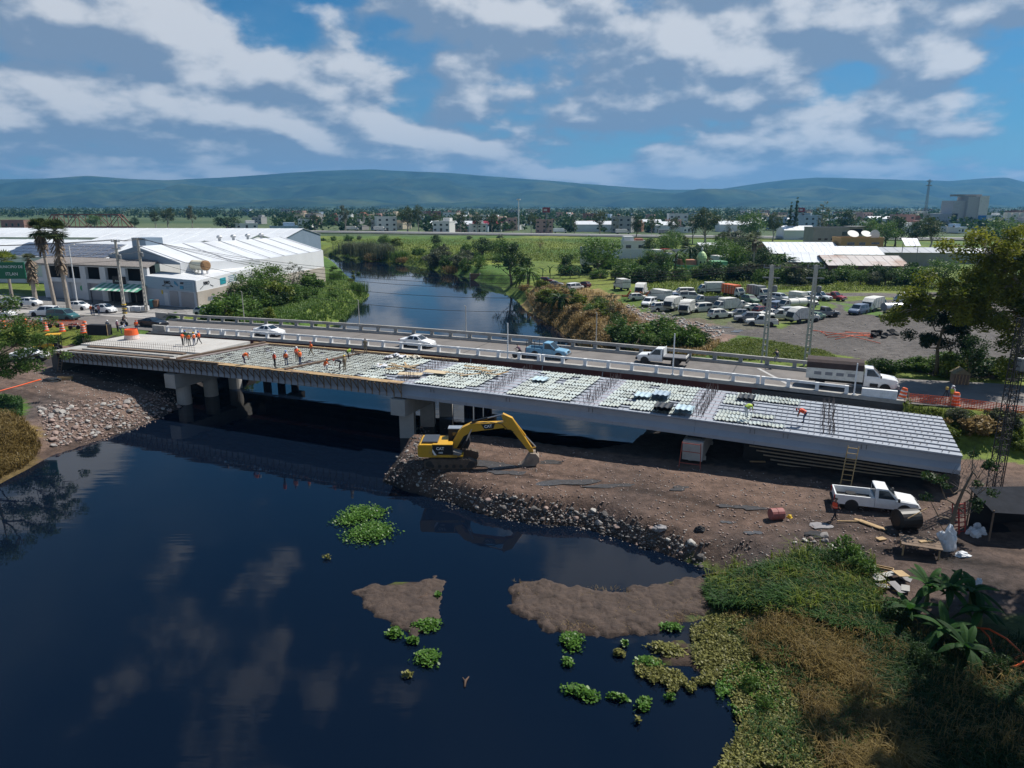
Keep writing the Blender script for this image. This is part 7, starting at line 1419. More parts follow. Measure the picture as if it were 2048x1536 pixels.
bigtree('pepper_tree', 'dark drooping tree with bare trunk standing before the wreck yard', db, [(0, 0, -.4), (-.1, 0, 1.6), (-.3, 0, 3.2), (-.1, 0, 5.2), (.3, 0, 7)], .26, [(4, (.4, 0, 8.2), 7), (3, (-1.6, 0, 6.6), 7), (3, (2.2, 0, 7.4), 7), (2, (-1.9, .3, 4.6), 6), (2, (2.8, 0, 5.4), 6), (4, (3.8, .2, 7.6), 5), (3, (1.4, -.6, 4.0), 6), (4, (1.6, .2, 6.6), 7)], .95, 'black', BARK, 230, .42, .95, 33, droop=.8)
plant('rnd3', 'dark leafy tree beside the ramshackle hut at the roadside', G(1935, 765), 5.5, wide=.8)
# left feathery tree: crown hangs in from the frame edge, its foot stands on the left bank
lb_ = Vector((-60.5, 76, gz(-60.5, 76)))
bigtree('mesquite_tree', 'feathery dark green tree on the left bank in front of the barrels', lb_, [(0, 0, -.4), (.2, 0, 2.2), (.6, .2, 4.4), (1.2, .2, 7), (1.6, 0, 9.5)], .36, [(4, (3.4, 0, 12.4), 8), (4, (6.2, 0, 10.6), 9), (3, (8.2, 0, 8.6), 9), (4, (1.2, .5, 13), 8), (2, (7.0, .6, 6.6), 9), (2, (3.6, -.4, 8.4), 8), (1, (7.6, -.5, 4.4), 9), (1, (5.2, -.8, 3.6), 9), (3, (5.4, -1, 8.0), 8), (2, (9.4, 0, 5.4), 6), (3, (-2.6, 0, 10), 8), (2, (4.6, .4, 5.2), 9)], .95, 'mid', BARK, 150, .28, .9, 35, aspect=.35)
# added trees, out of view, put there to shade the weedy corner
for i, (x, y, h, lab) in enumerate(((37, 39, 18, 'added out of view shade tree behind the tarpaulin shelter, lowest of three'), (31, 33, 23, 'tallest added out of view shade tree beside the weedy corner'), (28.5, 26, 21, 'added out of view shade tree nearest the weedy shore'))):
    bigtree('added_shade_tree', lab, Vector((x, y, gz(x, y))), [(0, 0, -.4), (.1, 0, h*.3), (.2, .1, h*.55), (.1, 0, h*.8)], .3, [(3, (q1*2.6, q2*2.6, h*(.74+.08*((k_*7) % 4))), 8) for k_, (q1, q2) in enumerate(((-.6, -.8), (.8, -.5), (.7, .8), (-.6, .9), (0, 0), (1, .1), (-.9, .1)))], 1.0, 'dark', BARK, 170, .45, 1.2, 80+i, aspect=.5)
# small half-bare tree in front of the right deck end
sb = G(1898, 1076)
st_ = bigtree('guava_tree', 'small half bare tree with twisted branches beside a red ladder', sb, [(0, 0, -.3), (.05, 0, 1.2), (.2, .1, 2.2), (.5, .1, 3.4), (.9, .1, 4.6)], .16, [(2, (-1.5, 0, 4.6), 2), (1, (-1.9, 0, 3.1), 1), (3, (-.7, .2, 4.0), 3), (4, (1.6, 0, 5.0), 2), (3, (1.9, 0, 3.6), 2), (2, (1.4, -.3, 2.3), 2), (4, (.9, .3, 5.9), 1), (1, (-1.0, -.2, 1.2), 0)], .34, 'dark', BARK, 70, .24, .42, 37, aspect=.5)
q = MB()
for i in range(90):
    a = Vector((rnd.uniform(-.4, 2.4), rnd.uniform(-.8, .8), rnd.uniform(3.2, 5.4))); q.tube([a, a+Vector((rnd.uniform(-.5, .5), rnd.uniform(-.3, .3), rnd.uniform(.1, .9)))], [.02, .006], 3)
q.build('twigs', mat('grey twigs', (.16, .14, .13), .9), st_)['kind'] = 'stuff'
# ================================================================ NEAR GROUND: rocks, grass, water plants, site clutter
def rockproto(seed, m):
    bm = bmesh.new(); bmesh.ops.create_icosphere(bm, subdivisions=2, radius=.5); q = random.Random(seed); off = Vector((q.random()*50, 0, 0)); pl = [(Vector((q.gauss(0, 1), q.gauss(0, 1), q.gauss(0, 1))).normalized(), q.uniform(.30, .44)) for _ in range(7)]
    for v in bm.verts:
        v.co *= 1+.35*mnoise.noise(v.co*2.2+off)
        for nn, d in pl:
            e = v.co.dot(nn)-d
            if e > 0: v.co -= nn*e
        v.co.z *= .72
    me = bpy.data.meshes.new('boulder'); bm.to_mesh(me); bm.free(); me.materials.append(m); return me
RKM = [mat('grey stone', (.27, .25, .235), .9, var=.25, vscale=3, bump=.3, bscale=8), mat('pink grey stone', (.30, .22, .19), .9, var=.25, vscale=3, bump=.3, bscale=8), mat('pale concrete lump', (.40, .38, .35), .9, var=.2, vscale=3, bump=.3, bscale=8), mat('dark basalt', (.10, .092, .088), .9, var=.25, vscale=3, bump=.3, bscale=8)]
RK = [(rockproto(10+i, RKM[i % 4]), ['grey', 'pink grey', 'pale', 'dark'][i % 4]) for i in range(8)]
cnt = 0; used_ = []
def rocks(n, poly_px, sizes, place, wts, seed):
    global cnt
    q = random.Random(seed); xs = [p[0] for p in poly_px]; ys = [p[1] for p in poly_px]; k_ = 0; tries = 0
    while k_ < n and tries < n*30:
        tries += 1; a, b = q.uniform(min(xs), max(xs)), q.uniform(min(ys), max(ys))
        if not inpoly(np.array([a]), np.array([b]), poly_px)[0]: continue
        p = G(a, b); s = sizes[0]+(sizes[1]-sizes[0])*q.random()**2.2
        if any((p.x-x)**2+(p.y-y)**2 < (.45*(s+r))**2 for x, y, r in used_): continue
        used_.append((p.x, p.y, s)); i = q.choices(range(8), wts)[0]; me, tone = RK[i]
        o = obj('boulder', me, None, p+Vector((0, 0, s*.12))); o.rotation_euler = (q.uniform(-.4, .4), q.uniform(-.4, .4), q.uniform(0, 6.28)); o.scale = (s, s*q.uniform(.7, 1.), s*q.uniform(.7, 1.1)); big = 'large' if s > .75 else 'small'
        tag(o, f'{big} {tone} stone {place}', 'boulder', f'{big} {tone} stones {place}'); k_ += 1; cnt += 1
LB = [(75, 815), (160, 812), (250, 800), (300, 805), (250, 850), (180, 880), (110, 895), (90, 870)]
rocks(110, LB, (.4, 1.25), 'in the rubble slope of the left bank', [3, 2, 2, 0, 3, 2, 1, 0], 1)
rocks(40, [(230, 800), (300, 790), (385, 800), (340, 832), (270, 858), (240, 860)], (.28, .7), 'on the pebbly tip of the left bank', [3, 3, 2, 0, 3, 2, 1, 0], 2)
rocks(80, [(945, 985), (1080, 1000), (1240, 1030), (1400, 1090), (1430, 1135), (1320, 1098), (1160, 1046), (1000, 1032), (940, 1012)], (.2, .75), 'in the dumped rubble below the excavator bank', [2, 3, 2, 2, 2, 3, 1, 2], 3)
rocks(26, [(770, 945), (835, 850), (860, 850), (830, 920), (880, 985), (800, 975)], (.2, .5), 'along the crumbling bank edge at the pier', [2, 2, 3, 1, 2, 2, 3, 1], 4)
rocks(14, [(1580, 1075), (1660, 1065), (1670, 1110), (1610, 1115)], (.35, 1.0), 'on the debris heap above the green grass', [2, 1, 3, 1, 2, 1, 3, 1], 5)
# pebbles and clods: one mass
g = np.random.default_rng(44); ico = RK[0][0]; iv = np.array([v.co[:] for v in RK[2][0].vertices]); 
bm = bmesh.new(); bmesh.ops.create_icosphere(bm, subdivisions=1, radius=.5); iv = np.array([v.co[:] for v in bm.verts]); ifc = np.array([[v.index for v in f.verts] for f in bm.faces]); bm.free()
def scatter_px(n, poly_px, seed):
    q = np.random.default_rng(seed); xs = [p[0] for p in poly_px]; ys = [p[1] for p in poly_px]; a = q.uniform(min(xs), max(xs), n*3); b = q.uniform(min(ys), max(ys), n*3); jit_ = (fbm(a, b, 46, seed)-.5)*90*np.clip((b-700)/500, .15, 1); jit2 = (fbm(a, b, 40, seed+9)-.5)*70*np.clip((b-700)/500, .15, 1)
    k_ = inpoly(a+jit_+q.normal(0, 7, len(a))*np.clip((b-700)/500, 0, 1), b+jit2, poly_px); return a[k_][:n], b[k_][:n]
def ground_many(a, b, z=1.6):                  # pixels to terrain points, by a few corrections of the plane height
    zc = np.full(len(a), z)
    for _ in range(7):
        cx_ = (a-1024)/F; cy_ = (768-b)/F; dy = math.cos(TH)+cy_*math.sin(TH); dz = -math.sin(TH)+cy_*math.cos(TH); t_ = (zc-CAMZ)/dz; x = cx_*t_; y = dy*t_; zc = .5*zc+.5*np.maximum(terrain(x, y), 0)
    return np.stack([x, y, np.maximum(terrain(x, y), 0)], 1)
def pebbles(name, n, poly_px, sz, m, seed, lift=.2):
    a, b = scatter_px(n, poly_px, seed); p = ground_many(a, b); q = np.random.default_rng(seed+1); n = len(p); s = sz[0]+(sz[1]-sz[0])*q.random(n)**2.5
    jit = 1+.35*q.normal(size=(n, len(iv), 3)).clip(-1, 1); v = iv[None]*jit*s[:, None, None]; v[:, :, 2] *= .6; v += (p+np.stack([np.zeros(n), np.zeros(n), s*lift], 1))[:, None]; f = (ifc[None]+(np.arange(n)*len(iv))[:, None, None]).reshape(-1, 3)
    tag(obj(name, npmesh(name, v.reshape(-1, 3), f, m)), kind='stuff')
BANK = [(840, 850), (1230, 915), (1500, 950), (1960, 1010), (1900, 1075), (1700, 1130), (1430, 1142), (1240, 1078), (1080, 1048), (945, 1022), (766, 962)]
pebbles('bank_pebbles', 2600, BANK, (.04, .2), RKM[1], 3); pebbles('pale_pebbles', 1300, BANK, (.03, .14), RKM[2], 5)
EDGE = [(766, 958), (835, 852), (862, 852), (840, 920), (960, 985), (1080, 1005), (1240, 1035), (1400, 1095), (1430, 1140), (1320, 1103), (1160, 1052), (1000, 1036), (900, 1003)]
pebbles('edge_rubble', 2600, EDGE, (.08, .34), RKM[3], 7); pebbles('edge_stones', 1400, EDGE, (.06, .28), RKM[0], 9)
pebbles('left_bank_stones', 1900, [(70, 812), (160, 806), (260, 790), (330, 780), (390, 800), (270, 858), (110, 900), (80, 870)], (.05, .34), RKM[1], 11); pebbles('left_bank_gravel', 900, [(60, 735), (200, 742), (330, 775), (390, 800), (270, 858), (90, 890)], (.05, .22), RKM[2], 13)
# drying mud: fine sheets broken by shrinkage cracks
def mudsheet(name, poly, hm, seed):
    xs = [p[0] for p in poly]; ys = [p[1] for p in poly]; st_ = .085; ax = np.arange(min(xs)-.6, max(xs)+.6, st_); ay = np.arange(min(ys)-.6, max(ys)+.6, st_); X, Y = np.meshgrid(ax, ay)
    d = polydist(X, Y, poly); d = np.where(inpoly(X, Y, poly), d, -d)+(fbm(X, Y, 1.1, seed)-.5)*1.9
    wx = X+.35*(fbm(X, Y, .8, seed+3)-.5); wy = Y+.35*(fbm(X, Y, .8, seed+4)-.5); cs = .72; ci, cj = np.floor(wx/cs), np.floor(wy/cs); f1 = np.full(X.shape, 9.); f2 = np.full(X.shape, 9.)
    for i in (-1, 0, 1):
        for j in (-1, 0, 1):
            u, v = ci+i, cj+j; h1 = np.sin(u*127.1+v*311.7+seed)*43758.5; h2 = np.sin(u*269.5+v*183.3+seed)*43758.5; q = np.hypot(wx-(u+h1-np.floor(h1))*cs, wy-(v+h2-np.floor(h2))*cs); f2 = np.where(q < f1, f1, np.minimum(f2, q)); f1 = np.minimum(f1, q)
    z = hm*np.clip(d/.9, 0, 1)**.7*(.5+.9*fbm(X, Y, 1.3, seed+6))+.085*np.clip((f2-f1)/.09, 0, 1)*np.clip(d/.3, 0, 1)*(.25+1.3*fbm(X, Y, 1.2, seed+11))+.12*(fbm(X, Y, .5, seed+8)-.5)*np.clip(d/.3, 0, 1); z = np.where(d > 0, z+.01, -.12)
    n1, n2 = X.shape; ii = np.arange(n1*n2).reshape(n1, n2); f = np.stack([ii[:-1, :-1], ii[:-1, 1:], ii[1:, 1:], ii[1:, :-1]], -1).reshape(-1, 4); keep = (d.ravel()[f] > -.2).any(1)
    tag(obj(name, npmesh(name, np.stack([X, Y, z], -1).reshape(-1, 3), f[keep], mat('cracked drying mud', (.066, .046, .036), .9, var=.5, vscale=1.6, bump=.6, bscale=14, dirt=(.042, .030, .026), dscale=.9))), kind='structure')
mudsheet('mud_island', MUD[0], .12, 3); mudsheet('mud_spit', MUD[1], .26, 7)
pebbles('yard_rubble', 1500, [(1200, 605), (1300, 615), (1450, 660), (1420, 690), (1330, 672), (1240, 640)], (.1, .6), RKM[2], 19); pebbles('yard_litter', 300, [(1330, 660), (1700, 640), (2040, 640), (2000, 740), (1700, 715)], (.08, .3), RKM[2], 21)
# --- grass: curved blades
def grass(name, n, poly_px, h, wd, lm, seed, lean=.6, wind=(0., 0.), clump=0., z=1.):
    a, b = scatter_px(n, poly_px, seed); p = ground_many(a, b, z); q = np.random.default_rng(seed+2); p = p[p[:, 2] > -.5]; n = len(p)
    dens_ = fbm(p[:, 0], p[:, 1], 1.6, seed); hh = h*(.5+.7*q.random(n))*(1-clump+clump*1.6*dens_)
    az = q.uniform(0, 6.28, n); le = lean*hh*(.3+.9*q.random(n)); dx = np.cos(az)*le+wind[0]*hh; dy = np.sin(az)*le+wind[1]*hh; sx = -np.sin(az)*wd; sy = np.cos(az)*wd; z0 = p[:, 2]-.05
    L0 = np.stack([p[:, 0]-sx, p[:, 1]-sy, z0], 1); R0 = np.stack([p[:, 0]+sx, p[:, 1]+sy, z0], 1); mx, my, mz = p[:, 0]+dx*.35, p[:, 1]+dy*.35, p[:, 2]+hh*.66; R1 = np.stack([mx+sx, my+sy, mz], 1); L1 = np.stack([mx-sx, my-sy, mz], 1); ex_, ey_, ez = p[:, 0]+dx, p[:, 1]+dy, p[:, 2]+hh*(.85-.3*q.random(n)); T0 = np.stack([ex_-sx*.2, ey_-sy*.2, ez], 1); T1 = np.stack([ex_+sx*.2, ey_+sy*.2, ez], 1)
    v = np.stack([L0, R0, R1, L1, T1, T0], 1).reshape(-1, 3); bI = np.arange(n)[:, None]*6; f = np.concatenate([bI+np.array([[0, 1, 2, 3]]), bI+np.array([[3, 2, 4, 5]])], 0); tn = np.clip(.45*q.random(n)+.75*fbm(p[:, 0], p[:, 1], 1.1, seed+4)-.1, 0, 1)
    tag(obj(name, npmesh(name, v, f, LM[lm], np.tile(tn, 2))), kind='stuff')
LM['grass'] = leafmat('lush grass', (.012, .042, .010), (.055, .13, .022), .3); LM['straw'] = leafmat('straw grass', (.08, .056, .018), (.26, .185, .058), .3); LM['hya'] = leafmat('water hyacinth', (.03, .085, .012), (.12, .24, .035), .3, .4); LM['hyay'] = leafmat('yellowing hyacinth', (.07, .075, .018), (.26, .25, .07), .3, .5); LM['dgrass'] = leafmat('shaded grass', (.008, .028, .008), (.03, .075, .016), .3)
GP = [(1400, 1172), (1440, 1150), (1560, 1128), (1640, 1110), (1690, 1105), (1740, 1140), (1770, 1220), (1800, 1270), (1760, 1290), (1650, 1260), (1540, 1230), (1470, 1225), (1420, 1215)]
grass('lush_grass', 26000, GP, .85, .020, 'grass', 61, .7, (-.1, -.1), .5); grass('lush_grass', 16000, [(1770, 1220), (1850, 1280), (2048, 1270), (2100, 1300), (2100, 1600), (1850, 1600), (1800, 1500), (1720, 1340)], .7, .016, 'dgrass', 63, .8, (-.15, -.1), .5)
YP = [(1440, 1225), (1540, 1228), (1650, 1262), (1730, 1300), (1780, 1380), (1830, 1480), (1860, 1560), (1660, 1560), (1620, 1440), (1560, 1350), (1480, 1290)]
grass('dry_grass', 12500, YP, .8, .013, 'straw', 65, 1.0, (.25, -.25), 1.1); grass('dry_grass', 5000, [(0, 825), (60, 850), (85, 900), (50, 935), (-20, 965), (-60, 900)], 1.0, .03, 'straw', 67, .9, (.1, -.1), .5, 1.5); grass('lush_grass', 2600, [(-30, 790), (45, 800), (45, 835), (-30, 840)], .8, .035, 'grass', 69, .8, (0, 0), .4, 2.)
grass('lush_grass', 5000, [(1800, 820), (1860, 826), (2048, 850), (2048, 872), (1900, 860), (1820, 842)], .5, .03, 'lime', 71, .8, (0, -.1), .5, 5.)
grass('dead_stems', 1500, [(1020, 1190), (1040, 1158), (1250, 1188), (1430, 1165), (1420, 1240), (1240, 1276), (1110, 1264)], .16, .010, 'dry', 73, 2.2, (0, 0), .5, .2)
grass('mixed_weeds', 5000, [(1440, 1240), (1700, 1240), (1800, 1330), (1830, 1540), (1480, 1540), (1500, 1380)], .55, .016, 'grass', 91, .9, (0, -.1), .9); grass('mixed_weeds', 4000, [(1420, 1160), (1700, 1120), (1800, 1260), (2060, 1300), (2060, 1540), (1800, 1540), (1600, 1260)], 1.0, .012, 'straw', 93, .7, (.1, -.1), .9); grass('mixed_weeds', 3000, [(1400, 1160), (1650, 1100), (1740, 1120), (1780, 1240), (1500, 1230)], 1.25, .022, 'lime', 95, .6, (-.1, 0), 1.0)
for i, (a, b, k_, h_) in enumerate(((1690, 1120, 1, 1.5), (1660, 1140, 2, 1.2), (1720, 1150, 1, 1.3), (1580, 1150, 1, .9), (1790, 1250, 2, 1.4), (1840, 1330, 2, 1.1), (1990, 1350, 2, 1.2), (1500, 1380, 1, .8), (1530, 1420, 1, .7))): plant('b%d' % k_, f"{['', 'fresh green', 'dark green'][k_]} weedy shrub rising from the grass of the near shore", G(a, b), h_, group='weedy shrubs on the near shore', wide=.9)
# meadow texture on the far side
grass('meadow_grass', 26000, [(640, 478), (1000, 478), (1320, 478), (1300, 530), (1000, 520), (880, 535), (700, 505)], .9, .09, 'lime', 75, .8, (0, 0), .6, 3.6); grass('meadow_grass', 14000, [(1420, 690), (1500, 675), (1640, 700), (1700, 725), (1560, 725), (1420, 715)], .35, .04, 'lime', 77, .9, (0, 0), .6, 4.5); grass('meadow_grass', 12000, [(1290, 560), (2048, 565), (2048, 582), (1560, 582), (1500, 600), (1300, 600)], .7, .07, 'lime', 79, .8, (0, 0), .5, 4.4)
grass('dry_bank_grass', 14000, [(1050, 585), (1130, 565), (1230, 600), (1290, 645), (1440, 690), (1410, 715), (1170, 695), (1070, 630)], 1.0, .05, 'dry', 81, .9, (0, -.1), .6, 3.4)
grass('bank_grass', 14000, [(440, 645), (480, 610), (560, 590), (650, 560), (690, 550), (740, 590), (690, 640), (560, 650)], .9, .05, 'mid', 83, .9, (0, 0), .6, 3.6)
# --- floating water hyacinth: rosettes of round leaves
def hyacinth(n, w_, d_, seed, lm, ang=0., sz=.16):
    q = np.random.default_rng(seed); sc = q.integers(0, 6, n); cx0 = q.uniform(-.21, .21, 6)*w_; cy0 = q.uniform(-.19, .19, 6)*d_; cx0[0] = cy0[0] = 0; x = cx0[sc]+q.normal(0, w_*.12, n); y = cy0[sc]+q.normal(0, d_*.14, n); k_ = (x/w_)**2+(y/d_)**2 < .36; x, y = x[k_], y[k_]; n = len(x); c, s_ = math.cos(ang), math.sin(ang); X_, Y_ = x*c-y*s_, x*s_+y*c
    z = .05+.26*q.random(n)*np.clip(1.2-((x/w_)**2+(y/d_)**2)*4, .2, 1); p = np.stack([X_, Y_, z], 1); az = q.uniform(0, 6.28, n); ti = q.uniform(.1, .9, n); a = np.stack([np.cos(az)*np.cos(ti), np.sin(az)*np.cos(ti), np.sin(ti)], 1); b = np.stack([-np.sin(az), np.cos(az), np.zeros(n)], 1); s = sz*(.7+.6*q.random(n)); a *= s[:, None]; b *= (s*.8)[:, None]
    v = np.stack([p-a*.5, p-a*.1+b*.5, p+a*.5+b*.28, p+a*.5-b*.28, p-a*.1-b*.5], 1).reshape(-1, 3); f = np.arange(n*5).reshape(-1, 5); return npmesh('water_hyacinth', v, f, LM[lm], np.clip(.3*q.random(n)+.7*q.random(n), 0, 1))
for i, (a, b, wpx, dm, n, lm, ang, lab) in enumerate([(716, 1034, 90, 3.0, 1300, 'hya', -.5, 'upper half of the biggest floating hyacinth raft'), (746, 1064, 92, 3.0, 1400, 'hya', -.5, 'lower half of the biggest floating hyacinth raft'), (850, 1252, 58, .9, 420, 'hya', 0, 'dense hyacinth clump resting on the small mud island'), (793, 1268, 38, .7, 220, 'hya', 0, 'round hyacinth clump left of the mud island tip'), (824, 1285, 28, .45, 90, 'hya', -.3, 'small ragged hyacinth clump below the mud island'), (858, 1320, 58, 1.1, 420, 'hya', 0, 'thick hyacinth clump floating free below the mud island'), (876, 1194, 16, .5, 60, 'hya', 0, 'tiny hyacinth sprig at the mud island corner'), (1147, 1285, 54, 1.2, 420, 'hya', -.5, 'hyacinth clump against the long mud spit'), (1135, 1328, 26, .6, 90, 'hya', 0, 'small dark hyacinth clump in open water'), (1160, 1388, 78, .7, 320, 'hya', -.45, 'long thin hyacinth strip drifting in dark water'), (1235, 1398, 42, .35, 90, 'hya', -.35, 'broken hyacinth strip of two little tufts'), (1284, 1410, 30, .9, 160, 'hya', -.5, 'hyacinth tuft with a narrow waist'), (1340, 1398, 22, .3, 50, 'hya', 0, 'lone hyacinth sprig near the weedy shore'), (1296, 1332, 60, .9, 320, 'hya', -.3, 'green hyacinth clump at the point of the shore mat'), (1238, 1310, 26, .4, 70, 'hyay', 0, 'withered brown hyacinth tuft in open water'), (1248, 1290, 22, .3, 50, 'hya', 0, 'little green tuft beside the withered one'), (653, 1117, 20, .3, 24, 'hyay', .2, 'pale floating sprig alone left of the mud islands'), (1340, 1258, 50, .6, 200, 'hya', -.1, 'hyacinth clump in the bay behind the mud spit'), (815, 1352, 26, .4, 40, 'hyay', 0, 'brown floating scrap of dead hyacinth'), (1330, 1300, 80, .9, 380, 'hyay', -.2, 'yellow green hyacinth mat on the shallow mud'), (1274, 1445, 14, .3, 24, 'hyay', 0, 'tiny withered sprig in dark open water')]):
    c = P(a, b, .02); pm_ = F/(c.y*math.cos(TH)+CAMZ*math.sin(TH)); me = hyacinth(int(n*1.5), wpx/pm_*1.25, dm*1.6, 200+i, lm, ang); o = obj('water_hyacinth', me, None, c); tag(o, lab, 'water plants')
# shore mats of hyacinth (uncountable)
def mat_of(poly_px, n, lm, seed, sz=.17):
    a, b = scatter_px(n, poly_px, seed); q = np.random.default_rng(seed); p = ground_many(a, b, .1); p[:, 2] += .06+.22*q.random(len(p)); n = len(p); az = q.uniform(0, 6.28, n); ti = q.uniform(0, 1.1, n); a_ = np.stack([np.cos(az)*np.cos(ti), np.sin(az)*np.cos(ti), np.sin(ti)], 1); b_ = np.stack([-np.sin(az), np.cos(az), np.zeros(n)], 1); s = sz*(.6+.7*q.random(n)); a_ *= s[:, None]; b_ *= (s*.75)[:, None]; k_ = fbm(p[:, 0], p[:, 1], 1.0, seed) > .36
    v = np.stack([p-a_*.5, p-a_*.1+b_*.5, p+a_*.5+b_*.28, p+a_*.5-b_*.28, p-a_*.1-b_*.5], 1)[k_].reshape(-1, 3); n = int(k_.sum()); tag(obj('hyacinth_mat', npmesh('hyacinth_mat', v, np.arange(n*5).reshape(-1, 5), LM[lm], q.random(n))), kind='stuff')
mat_of([(1380, 1265), (1440, 1235), (1500, 1290), (1560, 1350), (1620, 1450), (1660, 1560), (1440, 1560), (1470, 1440), (1450, 1390), (1400, 1320)], 26000, 'hyay', 301, .12); mat_of([(1270, 1320), (1330, 1330), (1420, 1350), (1430, 1390), (1380, 1395), (1320, 1365)], 4000, 'hyay', 303, .13); mat_of([(1430, 1350), (1520, 1330), (1580, 1400), (1500, 1440), (1450, 1400)], 4000, 'hya', 305, .13)
# --- banana plants at the right
def banana(label, base, h, seed, nl=14, lf=1.7):
    o = thing('banana_plant', label, 'banana plant', base); q = random.Random(seed); MB().tube([(0, 0, -.2), (.05, 0, h*.5), (0, .05, h)], [.13, .11, .07], 8).build('stem', mat('banana stem', (.10, .13, .04), .7, var=.3), o)
    for i in range(nl):
        mb = MB(); az = 6.28*i/nl+q.uniform(-.3, .3); d = Vector((math.cos(az), math.sin(az), 0)); sd = Vector((-d.y, d.x, 0)); ln = lf*q.uniform(.75, 1.15); up = q.uniform(.25, 1.1); n = 8; pts = [Vector((0, 0, h))+d*ln*f*(1-.2*up)+Vector((0, 0, ln*(up*f-.95*f*f*(1.1-up*.5)))) for f in np.linspace(0, 1, n+1)]
        for k_ in range(n):
            f0, f1 = k_/n, (k_+1)/n; w0 = .2*math.sin(math.pi*min(1, .08+f0*.92))**.6; w1 = .2*math.sin(math.pi*min(.999, .08+f1*.92))**.6
            for sg in (-1, 1): mb.add([pts[k_], pts[k_+1], pts[k_+1]+sd*sg*w1-Vector((0, 0, w1*.35)), pts[k_]+sd*sg*w0-Vector((0, 0, w0*.35))], [(0, 1, 2, 3)])
        me = mb.mesh('leaf', leafmat('banana leaf', (.010, .038, .008), (.04, .11, .02), .4, .7)); at = me.attributes.new('tone', 'FLOAT', 'FACE'); at.data.foreach_set('value', np.full(len(me.polygons), q.random(), np.float32)); obj('leaf', me, o)
for i, (a, b, h, lab) in enumerate([(1850, 1215, 1.3, 'banana plant at the wooden table side of the clump'), (1890, 1232, 1.7, 'tallest banana plant in the middle of the clump'), (1935, 1228, 1.4, 'banana plant beside the white bag in the weeds'), (1885, 1290, .9, 'low banana plant spreading over the dark grass'), (1955, 1262, 1.2, 'banana plant near the orange hose coil'), (1815, 1245, .8, 'small banana plant at the grass edge'), (1930, 1320, .7, 'short banana plant beside the orange hoses')]): banana(lab, G(a, b), h, 400+i)
for i, (a, b) in enumerate(((1100, 556), (1120, 555), (1140, 557), (1158, 556), (1085, 558))): banana('brown fringed banana plant in the row behind the car wrecks on the bank', G(a, b), 2.6, 500+i, 8, 2.2)
for o in bpy.data.objects:
    if o.get('label', '').startswith('brown fringed'): o['group'] = 'banana row above the right bank'
# --- orange hoses
HOSE = mat('orange conduit', (.72, .10, .02), .5, var=.1)
def hose(label, pts, r=.05): 
    p0 = pts[0]; o = MB().tube([Vector(p)-Vector(p0) for p in pts], r, 6).build('conduit_hose', HOSE, None, True); o.location = p0; tag(o, label, 'hose')
def gp(a, b, dz): v = G(a, b); return v+Vector((0, 0, dz))
hose('orange hose arching over the dark grass to the frame edge', [gp(1950, 1262, .2), gp(1975, 1275, .5), gp(2010, 1295, .5), gp(2045, 1320, .3), gp(2080, 1350, .1)]); hose('orange hose running straight down into the grass', [gp(1955, 1258, .2), gp(1975, 1285, .35), gp(1990, 1320, .3), gp(2002, 1350, .1)]); hose('orange hose crossing low beside the dark grass corner', [gp(2000, 1345, .1), gp(2025, 1328, .25), gp(2060, 1310, .3)]); hose('orange hose bent in a loop at the frame edge', [gp(2005, 1340, .1), gp(2030, 1350, .5), gp(2060, 1335, .6), gp(2080, 1310, .4)]); hose('red orange conduit lying across the left dirt bank', [gp(-40, 790, .06), gp(0, 783, .06), gp(40, 772, .06), gp(82, 760, .08)], .07)
for i, (a0, b0, a1, b1) in enumerate(((1628, 662, 1760, 688), (1650, 672, 1740, 668), (1655, 676, 1745, 674), (1670, 680, 1742, 671), (1690, 664, 1745, 678), (1625, 662, 1655, 672))): hose(['long red conduit curving away from the tyre pile in the yard', 'orange conduit in the bundle beside the tyre pile', 'orange conduit crossing the bundle near the tyres', 'red orange conduit under the bundle in the yard', 'short orange conduit on the bundle by the tyres', 'curved orange conduit end beside the gravel edge'][i], [gp(a0, b0, .1), gp((a0+a1)/2, (b0+b1)/2-2, .2), gp(a1, b1, .12)], .05)
ty, rm = wheelm(.42, .28)
for i in range(16):
    o = obj('old_tyre', ty, None, G(1745+rnd.uniform(0, 48), 674+rnd.uniform(-6, 4))+Vector((0, 0, .15+rnd.uniform(0, .5)))); o.rotation_euler = (rnd.uniform(.6, 2.2), rnd.uniform(-.5, .5), rnd.uniform(0, 6)); tag(o, 'worn black tyre in the heap beside the orange conduits', 'tyre', 'tyres heaped in the yard')
# orange steel scrap in the weeds
sc_ = thing('steel_scrap', 'rusty orange steel frames lying in the weeds behind the trucks', 'scrap metal', G(1300, 597), rad(-12)); OS = mat('rusty orange steel', (.42, .15, .05), .7, var=.25)
for i in range(9): MB().bar((i*1.2-5, 0, .2), (i*1.2-4+rnd.uniform(-.5, .5), rnd.uniform(-1, 1), 1.2+rnd.random()*.5), .22, .3).build('beam', OS, sc_)
for y in (-.6, .6): MB().bar((-6, y, .4), (6, y, .5), .25, .3).build('beam', OS, sc_)
